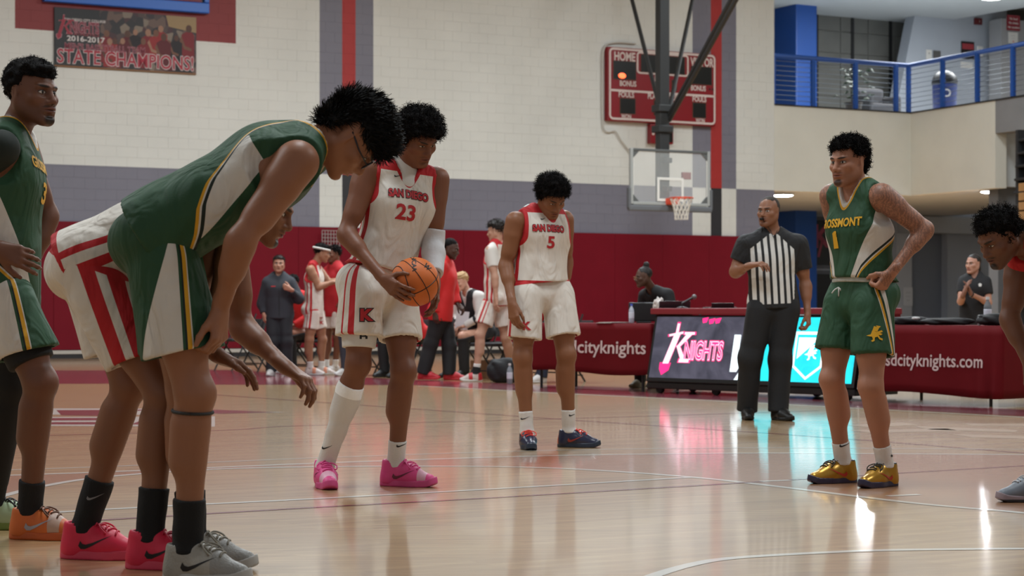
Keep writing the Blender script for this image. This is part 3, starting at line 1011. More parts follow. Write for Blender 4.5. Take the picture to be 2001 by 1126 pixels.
tag(MB().tube(pts, .018, 6).build('conduit_cable', mat('conduit_white', srgb(190, 186, 178), .5)), 'white conduit cable running down beside the scoreboard', 'cable')

# ---------------------------------------------------------------- ceiling hung basketball hoop
HYd = 38.6
hc = P(1310, HY, HYd)
hoop = empty('basketball_hoop', (hc[0], hc[1], 2.9))
tag(hoop, 'ceiling-hung basketball hoop with glass backboard and white net', 'basketball hoop')
ho = V3(hc[0], hc[1], 0)
hb = lambda: MB()
hx = lambda s_, z_, d_: WD * s_ + Z_ * (z_ - 2.9) + WN * d_
glass = bpy.data.materials.new('backboard_glass')
glass.use_nodes = True
gb = glass.node_tree.nodes['Principled BSDF']
gb.inputs['Base Color'].default_value = (.9, .93, .92, 1)
gb.inputs['Roughness'].default_value = .05
gb.inputs['Alpha'].default_value = .13
MB().box((-.9, 2.93, -.012), (.9, 3.98, .0), ax=WAX, org=Z_ * -2.9).build('glass', glass, hoop)
alu = mat('board_frame', srgb(150, 152, 150), .45)
for lo, hi in (((-.92, 2.93, -.05), (-.86, 4.0, .02)), ((.86, 2.93, -.05), (.92, 4.0, .02)), ((-.86, 3.95, -.05), (.86, 4.0, .02)), ((-.86, 2.92, -.05), (.86, 2.98, .02))):
    MB().box(lo, hi, bev=.01, ax=WAX, org=Z_ * -2.9).build('frame_rail', mat('board_dark', srgb(84, 86, 86), .5) if lo[1] > 3.9 else alu, hoop)
pad = mat('board_pad', srgb(92, 94, 98), .6)
MB().box((-.96, 2.80, -.06), (.96, 2.915, .04), bev=.03, ax=WAX, org=Z_ * -2.9).build('edge_pad', pad, hoop)
for sx in (-.97, .92):
    MB().box((sx, 2.84, -.06), (sx + .05, 3.25, .04), bev=.02, ax=WAX, org=Z_ * -2.9).build('edge_pad', pad, hoop)
wt = mat('board_white', srgb(214, 212, 206), .5)
for lo, hi in (((-.305, 3.0, .001), (-.255, 3.46, .006)), ((.255, 3.0, .001), (.305, 3.46, .006)), ((-.255, 3.41, .001), (.255, 3.46, .006)), ((-.255, 3.0, .001), (.255, 3.05, .006)),
               ((-.88, 2.97, .001), (-.845, 3.96, .006)), ((.845, 2.97, .001), (.88, 3.96, .006))):
    MB().box(lo, hi, ax=WAX, org=Z_ * -2.9).build('target_stripe', wt, hoop)
for sx, sz_, ux, uz in ((-.86, 3.95, 1, -1), (.86, 3.95, -1, -1), (-.86, 2.98, 1, 1), (.86, 2.98, -1, 1)):
    MB().prism([(0, 0), (.14 * ux, 0), (0, .14 * uz)], -.03, .008, WAX, Z_ * -2.9 + WD * sx + Z_ * sz_).build('corner_bracket', mat('board_dark', srgb(84, 86, 86), .5), hoop)
orange = mat('rim_orange', srgb(206, 66, 34), .45)
rc_ = hx(0, 3.05, .38)
rim = [rc_ + .228 * (math.cos(a) * WD + math.sin(a) * WN) for a in np.linspace(0, 2 * math.pi, 33)]
MB().tube(rim, .012, 8, caps=False).build('rim', orange, hoop, None, True)
MB().box((-.12, 2.93, 0), (.12, 3.06, .16), bev=.02, ax=WAX, org=Z_ * -2.9).build('rim_bracket', orange, hoop)
net_m = mat('net_white', srgb(206, 200, 190), .8)
net = MB()
for k in range(12):
    for sg in (1, -1):
        pts = []
        for i in range(7):
            a = 2 * math.pi * k / 12 + sg * i * .2
            r = .225 - .10 * (1 - (1 - i / 6) ** 2)
            pts.append(rc_ + r * (math.cos(a) * WD + math.sin(a) * WN) - Z_ * (.42 * i / 6))
        net.tube(pts, .0075, 4)
net.build('net', net_m, hoop)
MB().box((.30, 3.44, -.08), (.5, 3.58, -.02), bev=.01, ax=WAX, org=Z_ * -2.9).build('red_bracket', mat('bracket_red', srgb(120, 34, 34), .5), hoop)
pole_m = mat('hoop_pole', srgb(38, 39, 40), .55)
pb = -WN * .28
MB().box((-.11, 3.0, -.09), (.11, 10, .09), bev=.015, ax=WAX, org=pb - Z_ * 2.9).build('mast', pole_m, hoop)
for z_ in (3.2, 3.75):
    MB().box((-.06, z_, -.06), (.06, z_ + .1, .26), bev=.01, ax=WAX, org=pb - Z_ * 2.9).build('mast_arm', pole_m, hoop)
for (ax_, ay_), (bx_, by_), dd in (((1235, 0), (1290, 215), 2.0), ((1353, 0), (1308, 215), 2.0), ((1438, 0), (1308, 235), -3.0), ((1428, 0), (1306, 228), -2.6)):
    b_ = P(bx_, by_, HYd + .25)
    a_ = P(ax_, ay_, HYd + .25 + dd)
    e_ = b_ + (a_ - b_) * ((9.99 - b_[2]) / (a_[2] - b_[2]))
    MB().tube([b_ - ho - Z_ * 2.9, e_ - ho - Z_ * 2.9], .045, 8).build('brace', pole_m, hoop)
for z_ in (4.35, 4.75):
    MB().box((-.17, z_, -.14), (.17, z_ + .14, .14), bev=.02, ax=WAX, org=pb - Z_ * 2.9).build('clamp', pole_m, hoop)

# ---------------------------------------------------------------- scorer's tables at the sideline
TL, TR = P(1262, HY, 21.43), P(1668, HY, 19.4)
TD = nrm((TR - TL) * V3(1, 1, 0))
TN = np.array([TD[1], -TD[0], 0])                                         # towards the court
TAX = (TD, Z_, TN)
TL0, TLEN = V3(TL[0], TL[1], 0), float(np.linalg.norm((TR - TL)[:2]))
cloth_m = mat('cloth_maroon', srgb(98, 12, 20), .75, noise=.06, nscale=5, spec=.15)
led = empty('led_scorers_table', TL0)
tag(led, 'scorers table with a lit screen front on casters', 'scorers table')
LEAN = .15
SU = nrm(Z_ * .71 - TN * LEAN)                                            # up along the leaning screen
SN = np.cross(TD, SU)
SN = SN if SN @ TN > 0 else -SN
lz, lw_, lh = .125, TLEN, .728
scr = lambda u, v, off=0: Z_ * lz + TD * u + SU * v + SN * off
MB().box((0, 0, -.06), (lw_, lh, 0), bev=.01, ax=(TD, SU, SN), org=Z_ * lz).build('screen_case', mat('case_black', srgb(18, 18, 20), .4), led)
MB().box((-.03, .845, -.75), (lw_ + .03, .91, -.1), bev=.012, ax=TAX).build('table_top', mat('top_maroon', srgb(128, 28, 40), .5), led)
MB().box((-.03, .12, -.72), (.02, .85, -.2), ax=TAX).build('side_panel', cloth_m, led)
MB().box((lw_ - .02, .12, -.72), (lw_ + .03, .85, -.2), ax=TAX).build('side_panel', cloth_m, led)
MB().box((.0, .05, -.72), (lw_, .12, -.02), bev=.01, ax=TAX).build('base_frame', mat('case_black', srgb(18, 18, 20), .4), led)
for u in (.12, lw_ * .33, lw_ * .66, lw_ - .15):
    for d in (-.1, -.62):
        MB().lathe([(.03, -.02), (.05, -.018), (.05, .018), (.03, .02)], org=TD * u + TN * d + Z_ * .05, n=14, ax=(TD, Z_, TN)).build('caster', mat('rubber_black', srgb(22, 22, 22), .6), led)


def led_mat(name, col, st, noise_cols=None, sc=6):
    m = bpy.data.materials.new(name)
    m.use_nodes = True
    nt = m.node_tree
    b = nt.nodes['Principled BSDF']
    b.inputs['Base Color'].default_value = (.01, .01, .012, 1)
    b.inputs['Roughness'].default_value = .35
    b.inputs['Emission Strength'].default_value = st
    b.inputs['Emission Color'].default_value = col
    if noise_cols:
        tc, n, r = nt.nodes.new('ShaderNodeTexCoord'), nt.nodes.new('ShaderNodeTexNoise'), nt.nodes.new('ShaderNodeValToRGB')
        n.inputs['Scale'].default_value = sc
        n.inputs['Detail'].default_value = 8
        n.inputs['Distortion'].default_value = 1.2
        nt.links.new(tc.outputs['Object'], n.inputs['Vector'])
        r.color_ramp.elements[0].position, r.color_ramp.elements[1].position = .35, .65
        r.color_ramp.elements[0].color, r.color_ramp.elements[1].color = noise_cols
        nt.links.new(n.outputs['Fac'], r.inputs['Fac'])
        nt.links.new(r.outputs['Color'], b.inputs['Emission Color'])
    return m


slate = led_mat('led_slate', (0, 0, 0, 1), 1.0, (srgb(50, 50, 64), srgb(86, 84, 100)), 3)
cyan = led_mat('led_cyan', (0, 0, 0, 1), 1.35, (srgb(10, 196, 214), srgb(30, 216, 228)), 4)
lwht = led_mat('led_white', srgb(236, 250, 255), 1.5)
lpk = led_mat('led_pink', srgb(255, 40, 120), 1.7)
lpw = led_mat('led_pale_pink', srgb(255, 214, 232), 1.5)


def led_print(name, polys, m, off):
    return flat_print(name, poly2d(polys, 9), m, scr(0, 0), TD, SU, SN, off, led)


def lu(px):
    """place along the screen of a pixel column at mid height"""
    m_ = (px - CX) / F
    o_ = TL0 + scr(0, lh / 2)
    return float((m_ * o_[1] - o_[0]) / (TD[0] - m_ * TD[1]))


e = .035
led_print('picture', [[(e, .045), (lw_ - e, .045), (lw_ - e, lh - .02), (e, lh - .02)]], slate, .001)
uc0, uc1 = lu(1449), lu(1512)
led_print('picture', [[(uc0, .046), (lw_ - e, .046), (lw_ - e, lh - .021), (uc1, lh - .021)]], cyan, .002)
led_print('picture', [[(uc0 - .05, .047), (uc0, .047), (uc1, lh - .022), (uc1 - .03, lh - .022)]], lwht, .003)
uk = lu(1294)
for mm, g, d in ((lpk, .03, .004), (lpw, 0, .006)):
    for i, pl in enumerate(SWORD_K):
        c = np.mean(pl, 0)
        q = [tuple(np.array(p) + nrm(np.array(p) - c) * g) for p in pl]
        led_print('emblem', [[(uk + x * .60, .09 + y * .545) for x, y in q]], lpk if i == 3 else mm, d + i * .0002)
wN = lu(1413) - lu(1338)
for mm, bo, d in ((lpk, .07, .005), (lpw, .035, .0068), (lpk, .0, .0078)):
    flat_print('lettering', text2d('NIGHTS', .27, bo, fit_text('NIGHTS', wN, .03) / .27, sub=0), mm, scr((lu(1413) + lu(1338)) / 2, .335), TD, SU, SN, d, led)
uv = lu(1432)
led_print('lettering', [[(uv, .52), (uv + .09, .52), (uv + .09, .3), (uv + .2, .52), (uv + .31, .52), (uv + .09, .13), (uv, .13)]], lwht, .004)
us, vs, sw = lu(1552), .06, lu(1610) - lu(1552)
sh_o = [(us, .56), (us, .2), (us + sw / 2, .07), (us + sw, .2), (us + sw, .56)]
sh_i = [(us + .025, .53), (us + .025, .215), (us + sw / 2, .10), (us + sw - .025, .215), (us + sw - .025, .53)]
for i in range(5):
    k = (i + 1) % 5
    led_print('emblem', [[sh_o[i], sh_o[k], sh_i[k], sh_i[i]]], lwht, .004)
led_print('emblem', [[(us + .045, .50), (us + sw - .06, .50), (us + .045, .28)]], lwht, .0042)
GRIF = [[(.0, .40), (.22, .48), (.30, .70), (.52, .62), (.80, .72), (.86, .62), (.70, .56), (.84, .50), (.74, .42), (.62, .44), (.70, .28), (.84, .22), (.82, .12), (.66, .18), (.56, .34), (.42, .30), (.40, .10), (.28, .04), (.22, .10), (.32, .18), (.28, .34), (.14, .36)],
        [(.30, .68), (.40, .96), (.56, .90), (.50, 1.0), (.76, .94), (.66, .84), (.56, .64)]]
for pl in GRIF:
    led_print('emblem', [[(us + sw * .36 + x * sw * .5, .26 + y * .17) for x, y in pl]], lwht, .0044)
for px, py in ((1365, .69), (1378, .68), (1390, .685)):
    led_print('emblem', [[(lu(px), py), (lu(px + 12), py + .015), (lu(px + 9), py - .04), (lu(px + 2), py - .05)]], lpk, .004)


def cloth_table(name, label, o, length, depth, top, hem, pleats, text, tctr, tw, tz, thgt):
    t = empty(name, o)
    tag(t, label, 'table')
    MB().box((0, top - .03, -depth), (length, top, 0), bev=.008, ax=TAX).build('cloth_top', cloth_m, t)
    # skirt all round as one hanging cloth with folds
    V, Fc = [], []
    loop = []
    for a, b, nn in (((0, -depth), (0, 0), -TD), ((0, 0), (length, 0), TN), ((length, 0), (length, -depth), TD)):
        L = math.hypot(b[0] - a[0], b[1] - a[1])
        k = max(6, int(L / .025))
        for i in range(k):
            f = i / k
            loop.append((TD * (a[0] + (b[0] - a[0]) * f) + TN * (a[1] + (b[1] - a[1]) * f), nn, a[0] + (b[0] - a[0]) * f))
    NZ = 9
    for j in range(NZ):
        q = j / (NZ - 1)
        for i, (p, nn, u) in enumerate(loop):
            edge = max(0, 1 - abs(u - length) / .42) if pleats else 0
            fold = (.012 * math.sin(u * 9 + 1.3) + edge * .035 * math.sin(u * 42)) * q + .02 * q
            hz = hem + .02 * math.sin(u * 3.1)
            V.append(p + nn * (fold + .004) + Z_ * (top - .006 - (top - hz) * q))
    nl = len(loop)
    for j in range(NZ - 1):
        for i in range(nl - 1):
            Fc.append((j * nl + i, (j + 1) * nl + i, (j + 1) * nl + i + 1, j * nl + i + 1))
    sk = mesh_obj('cloth_skirt', V, Fc, cloth_m, t, None, True)
    md = sk.modifiers.new('s', 'SOLIDIFY')
    md.thickness = .004
    for u in (.2, length - .2):
        for d in (-.1, -depth + .1):
            MB().tube([TD * u + TN * d + Z_ * 0, TD * u + TN * d + Z_ * (top - .04)], .016, 8).build('leg', mat('leg_dark', srgb(34, 32, 34), .4), t)
    V2, F2 = text2d(text, thgt, .012, fit_text(text, tw, .012) / thgt, sub=.05)
    bv = BVHTree.FromPolygons([tuple(v) for v in V], [tuple(f) for f in Fc])
    out = []
    for x, y in V2:
        w_ = TD * (tctr + x) + Z_ * (tz + y) + TN * .3
        hit = bv.ray_cast(Vector(w_), Vector(-TN))[0]
        out.append((np.array(hit) if hit else w_ - TN * .3) + TN * .007)
    mesh_obj('lettering', out, F2, mat('print_pale', srgb(206, 184, 182), .7), t)
    return t


o_l = TL0 - TD * 2.05 - TN * .12
tabl = cloth_table('score_table', 'maroon cloth table left of the screen, printed sdcityknights', o_l, 2.0, .76, .745, .2, False, 'sdcityknights', 1.32, 1.27, .475, .2)
o_r = TR * V3(1, 1, 0) + TD * .08 - TN * .02
LR = 1.60
tabr = cloth_table('score_table', 'maroon cloth table at the right, printed sdcityknights.com', o_r, LR, .8, .745, .1, True, 'sdcityknights.com', .85, 1.1, .41, .17)


def at_table(o, u, d, z_):
    return o + TD * u - TN * d + Z_ * z_


# water bottle
def bottle(label, p, h_=.24, cap=srgb(70, 90, 190), body=srgb(196, 200, 214), grp=None):
    t = empty('water_bottle', p)
    tag(t, label, 'bottle', grp)
    k = h_ / .24
    MB().lathe([(.028 * k, 0), (.033 * k, .01 * k), (.033 * k, .15 * k), (.03 * k, .17 * k), (.013 * k, .205 * k), (.012 * k, .215 * k)], n=16).build('bottle_body', mat('bottle_pet%d' % int(body[0] * 99), body, .15, alpha=.75), t, None, True)
    MB().lathe([(.0335 * k, .06 * k), (.0338 * k, .065 * k), (.0338 * k, .13 * k), (.0335 * k, .135 * k)], n=16).build('bottle_label', mat('bottle_label', srgb(206, 208, 220), .5), t, None, True)
    MB().lathe([(.015 * k, .215 * k), (.016 * k, .22 * k), (.015 * k, .24 * k)], n=14).build('cap', mat('cap%d' % int(cap[2] * 99), cap, .4), t)


def on_plane_z(px, py, z_):
    """point at height z_ seen at this pixel"""
    Y = (CH - z_) * F / (py - HY)
    return P(px, py, Y)


def on_table_line(px, back, z_):
    """point over the line of tables, set back from the front edge, at a pixel column"""
    m_ = (px - CX) / F
    o_ = TL0 - TN * back
    u = float((m_ * o_[1] - o_[0]) / (TD[0] - m_ * TD[1]))
    return o_ + TD * u + Z_ * z_


bottle('clear water bottle with blue cap on the left cloth table', on_table_line(1234, .4, .745), .215)
MB_t = MB().box((-.16, 0, -.03), (.16, .2, .03), bev=.01, ax=TAX)
mon = empty('black_monitor', on_table_line(1258, .62, .745))
tag(mon, 'black monitor back standing at the end of left table', 'monitor')
MB().box((-.17, .02, -.025), (.17, .23, .025), bev=.012, ax=(X_, Z_, -Y_)).build('case', mat('case_black', srgb(18, 18, 20), .4), mon)
MB().box((-.08, 0, -.06), (.08, .02, .06), bev=.006, ax=(X_, Z_, -Y_)).build('foot', mat('case_black', srgb(18, 18, 20), .4), mon)
pap = empty('paper_sheets', on_table_line(1196, .25, .745))
tag(pap, 'small pile of white paper sheets on left cloth table', 'paper')
for k in range(3):
    MB().box((-.11 + .02 * k, .001 + k * .004, -.15), (.11 + .015 * k, .004 + k * .004, .14), ax=TAX).build('sheet', mat('paper_white', srgb(200, 192, 188), .7), pap)
tis = empty('tissue_bunch', on_table_line(1287, .35, .91))
tag(tis, 'white crumpled tissue on the scorers table beside laptop', 'tissue')
bm = bmesh.new()
bmesh.ops.create_icosphere(bm, subdivisions=3, radius=.06)
rnd = random.Random(5)
for v in bm.verts:
    v.co *= 1 + .35 * math.sin(v.co.x * 90 + 2) * math.sin(v.co.y * 80) + rnd.uniform(-.1, .1)
    v.co.z = max(0, v.co.z * 1.5 + .02)
me = bpy.data.meshes.new('crumpled_paper')
bm.to_mesh(me)
bm.free()
me.materials.append(mat('paper_white', srgb(200, 192, 188), .7))
o = bpy.data.objects.new('crumpled_paper', me)
COL.objects.link(o)
o.parent = tis
lap = empty('laptop', on_table_line(1318, .4, .91))
tag(lap, 'dark grey open laptop on the scorers table before seated woman', 'laptop')
lm = mat('laptop_grey', srgb(70, 66, 72), .4, metal=.4)
MB().box((-.17, 0, 0), (.17, .012, .23), bev=.004, ax=(X_, Z_, Y_)).build('keyboard_base', lm, lap)
MB().box((-.17, .0, -.008), (.17, .1, .0), bev=.004, ax=(X_, nrm(V3(0, -.5, .6)), Y_)).build('lid', lm, lap)
mic = empty('microphone', on_table_line(1338, .3, .91))
tag(mic, 'black microphone with grey mesh head tilted over scorers table', 'microphone')
pm0, pm1 = V3(-.03, 0, .05), V3(.09, 0, .115)
MB().tube([pm0, pm1], [.011, .015], 10).build('handle', mat('mic_black', srgb(20, 20, 22), .4), mic)
MB().lathe([(.006, -.028), (.02, -.02), (.027, 0), (.022, .018), (.008, .027)], org=pm1 + V3(.012, 0, .007), n=14).build('mesh_head', mat('mic_grey', srgb(120, 118, 120), .5, metal=.5), mic, None, True)
MB().lathe([(.06, 0), (.06, .01), (.01, .02), (.008, .05)], org=V3(-.03, 0, 0), n=16).build('stand', mat('mic_black', srgb(20, 20, 22), .4), mic)
lap2 = empty('laptop', on_table_line(1412, .4, .91))
tag(lap2, 'black low laptop on the scorers table left of the referee', 'laptop')
MB().box((-.19, 0, 0), (.15, .012, .23), bev=.004, ax=(X_, Z_, Y_)).build('keyboard_base', mat('case_black', srgb(18, 18, 20), .4), lap2)
MB().box((-.12, .005, -.01), (.12, .062, .0), bev=.004, ax=(X_, nrm(V3(0, -.3, .6)), Y_)).build('lid', mat('case_black', srgb(18, 18, 20), .4), lap2)


def soft_bag(name, label, cat, p, rx, ry, rz, col, seed):
    bm = bmesh.new()
    bmesh.ops.create_icosphere(bm, subdivisions=4, radius=1)
    ph = [random.Random(seed + i).uniform(0, 6) for i in range(6)]
    for v in bm.verts:
        c = v.co.copy()
        w_ = 1 + .1 * math.sin(3.1 * c.x + ph[0]) * math.cos(2.7 * c.y + ph[1]) + .05 * math.sin(7 * c.x + 5 * c.z + ph[2]) + .03 * math.sin(13 * c.y + 11 * c.x + ph[3])
        sgn = lambda q: math.copysign(abs(q) ** .75, q)
        v.co = Vector((rx * sgn(c.x) * w_, ry * sgn(c.y) * w_, rz + rz * sgn(c.z) * w_))
        v.co.z = max(0, v.co.z)
    me = bpy.data.meshes.new(name)
    bm.to_mesh(me)
    bm.free()
    me.polygons.foreach_set('use_smooth', [True] * len(me.polygons))
    me.materials.append(mat('bag_%d_%d' % (int(col[0] * 999), int(col[2] * 999)), col, .75, bump=.3, bscale=25))
    o = bpy.data.objects.new(name, me)
    COL.objects.link(o)
    o.location = tuple(p)
    return tag(o, label, cat)


def on_tr(px, back, z_):
    m_ = (px - CX) / F
    o_ = o_r - TN * back
    u = float((m_ * o_[1] - o_[0]) / (TD[0] - m_ * TD[1]))
    return o_ + TD * u + Z_ * z_


DKB = srgb(20, 20, 24)
soft_bag('folded_jacket', 'black folded jacket on right table next to the player', 'jacket', on_tr(1775, .3, .745), .22, .13, .04, DKB, 1)
soft_bag('folded_jacket', 'black flat jacket on right table before the clapping woman', 'jacket', on_tr(1850, .35, .745), .24, .14, .035, DKB, 2)
soft_bag('duffel_bag', 'black duffel bag on right table beside the bending player', 'bag', on_tr(1946, .3, .745), .17, .12, .055, srgb(24, 24, 28), 3)
bottle('tall clear bottle with white cap on the right cloth table', on_tr(1930, .55, .745), .27, srgb(210, 210, 210), srgb(120, 126, 132))
bottle('small clear bottle before the clapping woman on right table', on_tr(1913, .2, .745), .1, srgb(200, 204, 206), srgb(176, 180, 182))
p = on_tr(1775, .35, .825)
soft_bag('crumpled_wrapper', 'small white crumpled wrapper lying on the black folded jacket', 'wrapper', on_tr(1790, .22, .80), .035, .03, .012, srgb(206, 206, 206), 8)

# ---------------------------------------------------------------- chairs at the team bench
ch_m = mat('chair_black', srgb(24, 24, 27), .5)
ch_s = mat('chair_pad', srgb(34, 33, 37), .7)


def chair_mesh(t):
    for sx in (-.22, .22):
        MB().tube([(sx, -.24, 0), (sx, .02, .45), (sx, .2, .84)], .0125, 7).build('leg', ch_m, t)
        MB().tube([(sx * .92, .26, 0), (sx * .92, -.1, .43)], .0125, 7).build('leg', ch_m, t)
    MB().box((-.21, -.23, .43), (.21, .19, .475), bev=.018).build('seat', ch_s, t)
    MB().box((-.2, .115, .60), (.2, .15, .84), bev=.014, ax=(X_, nrm(V3(0, 1, -.25)), nrm(V3(0, .35, 1)))).build('backrest', ch_s, t)
    MB().tube([(-.2, .22, .08), (.2, .22, .08)], .01, 6).build('crossbar', ch_m, t)
    MB().tube([(-.21, -.17, .12), (.21, -.17, .12)], .01, 6).build('crossbar', ch_m, t)


def dup(root, loc, rz, label):
    r = root.copy()
    COL.objects.link(r)
    r.location, r.rotation_euler = tuple(loc), (0, 0, rz)
    r['label'] = label
    for c in list(root.children):
        k = c.copy()
        COL.objects.link(k)
        k.parent = r
    return r


crz = math.atan2(TN[1], TN[0]) + math.pi / 2                              # a chair built facing -Y turned to face the court
chair0 = None


def bench_pt(px, back):
    m_ = (px - CX) / F
    o_ = TL0 - TN * back
    u = float((m_ * o_[1] - o_[0]) / (TD[0] - m_ * TD[1]))
    return o_ + TD * u


for px, back, nm in ((462, 1.5, 'black folding chair at the left end of the team bench row'), (512, 1.5, 'black folding chair left of the man in the dark hoodie'), (566, 1.6, 'black folding chair right behind the man in the dark hoodie'),
                     (606, 1.6, 'black folding chair behind the player wearing a white headband'), (736, 1.6, 'black folding chair seen between the legs of the ball holder'), (800, 1.6, 'black folding chair behind the coach in the red jacket'),
                     (940, 2.2, 'black folding chair under the seated blond man'), (965, 1.5, 'empty black folding chair behind the player seen from behind'), (1015, 2.0, 'empty black folding chair beside the bag and water bottle'),
                     (1092, 1.7, 'black folding chair under the person in red behind left table'), (1318, 1.45, 'black folding chair under the woman at the scorers table')):
    p = bench_pt(px, back)
    if chair0 is None:
        chair0 = empty('folding_chair', p, crz)
        tag(chair0, nm, 'chair', 'black folding chairs at the sideline')
        chair_mesh(chair0)
    else:
        dup(chair0, p, crz, nm)
gc = empty('alcove_chair', B(1837, HY, 2.0) * V3(1, 1, 0))
tag(gc, 'grey high-backed chair in the alcove beside the clapping woman', 'chair')
gcm = mat('chair_grey', srgb(72, 74, 78), .7)
MB().box((-.28, .45, -.25), (.28, .53, .3), bev=.03, ax=WAX).build('seat', gcm, gc)
MB().box((-.28, .5, -.3), (.28, 1.42, -.22), bev=.03, ax=WAX).build('backrest', gcm, gc)
for sx in (-.25, .25):
    for dz in (-.25, .25):
        MB().tube([WD * sx + WN * dz, WD * sx + WN * dz + Z_ * .46], .018, 7).build('leg', ch_m, gc)
p = bench_pt(985, .95)
soft_bag('backpack', 'black backpack on the floor under the empty bench chair', 'bag', p, .2, .13, .15, srgb(22, 22, 26), 5)
bottle('clear water bottle on the floor beside the black backpack', bench_pt(996, .7), .25, srgb(200, 205, 210), srgb(150, 156, 164))
cb = empty('cardboard_box', bench_pt(955, 1.75))
tag(cb, 'brown open cardboard box on the floor under the bench', 'box')
cbm = mat('cardboard', srgb(112, 82, 58), .8)
for lo, hi in (((-.2, 0, -.14), (.2, .01, .14)), ((-.2, .01, .13), (.2, .24, .14)), ((-.2, .01, -.14), (.2, .24, -.13)), ((-.2, .01, -.13), (-.19, .24, .13)), ((.19, .01, -.13), (.2, .24, .13))):
    MB().box(lo, hi, ax=TAX).build('panel', cbm, cb)

# ---------------------------------------------------------------- figures: smooth bodies grown from joints
def smin(a, b, k):
    h_ = np.clip(.5 + .5 * (b - a) / k, 0, 1)
    return b + (a - b) * h_ - k * h_ * (1 - h_)


class Prim:
    """tapered round limb between two joints, optionally stretched (M), cut by planes and hollowed"""
    def __init__(s, a, b, ra, rb, k=.02, op='+', st=None, cuts=None, noise=None):
        s.a, s.b, s.ra, s.rb, s.k, s.op, s.cuts, s.noise = np.asarray(a, float), np.asarray(b, float), ra, rb, k, op, cuts or [], noise
        s.M = None
        g = np.ones(3) * max(ra, rb)
        if st:
            s.M = np.eye(3)
            for ax, q in st:
                ax = nrm(ax)
                s.M = s.M @ (np.eye(3) + (1 / q - 1) * np.outer(ax, ax))
            s.q = max(1, max(q for _, q in st))
            g *= s.q
        s.lo, s.hi = np.minimum(s.a, s.b) - g, np.maximum(s.a, s.b) + g

    def __call__(s, p):
        pa = p.astype(np.float32) - s.a.astype(np.float32)
        ba = s.b - s.a
        if s.M is not None:
            pa = pa @ s.M.T.astype(np.float32)
            ba = s.M @ ba
        p2 = np.einsum('ij,ij->i', pa, pa)
        l2 = float(ba @ ba)
        if l2 < 1e-8:
            d = np.sqrt(p2) - np.float32(s.ra)
        else:
            rr = s.ra - s.rb
            a2 = max(l2 - rr * rr, 1e-9)
            y = pa @ ba.astype(np.float32)
            z_ = y - np.float32(l2)
            yy = y * y
            x2 = np.maximum(p2 * np.float32(l2 * l2) - yy * np.float32(l2), 0)
            y2, z2 = yy * np.float32(l2), z_ * z_ * np.float32(l2)
            kk = x2 * np.float32(math.copysign(1, rr) * rr * rr)
            d = (np.sqrt(x2 * np.float32(a2 / l2)) + y * np.float32(rr)) / np.float32(l2) - np.float32(s.ra)
            c1 = np.sign(z_) * z2 * np.float32(a2) > kk
            c2 = np.sign(y) * y2 * np.float32(a2) < kk
            d = np.where(c2, np.sqrt(x2 + y2) / np.float32(l2) - np.float32(s.ra), d)
            d = np.where(c1, np.sqrt(x2 + z2) / np.float32(l2) - np.float32(s.rb), d)
        for pt, n_ in s.cuts:
            d = np.maximum(d, (p - pt) @ nrm(n_))
        if s.noise is not None:
            d = d + s.noise(p)
        return d.astype(np.float32)


def ellipsoid(c, r, ax=None, k=.02, op='+', noise=None):
    ax = (X_, Y_, Z_) if ax is None else ax
    m_ = min(r)
    return Prim(c, np.asarray(c) + 1e-5 * np.asarray(ax[2]), m_, m_, k, op, [(ax[i], r[i] / m_) for i in range(3) if r[i] / m_ > 1.0001], noise=noise)


def eval_at(prims, p):
    d = np.full(len(p), 1.0, np.float32)
    for q in prims:
        v = q(p)
        d = smin(d, v, q.k) if q.op == '+' else (-smin(-d, v, q.k))
    return d


def waves(seed, freq, amp, n=10, aniso=None):
    r = np.random.RandomState(seed)
    K = r.normal(size=(n, 3))
    K = K / np.linalg.norm(K, axis=1)[:, None] * freq * r.uniform(.6, 1.5, (n, 1))
    if aniso is not None:
        K = K * np.asarray(aniso)
    ph = r.uniform(0, 6.28, n)

    def fn(p):
        return (np.sin(p @ K.T + ph).sum(1) * amp / math.sqrt(n)).astype(np.float32)
    return fn


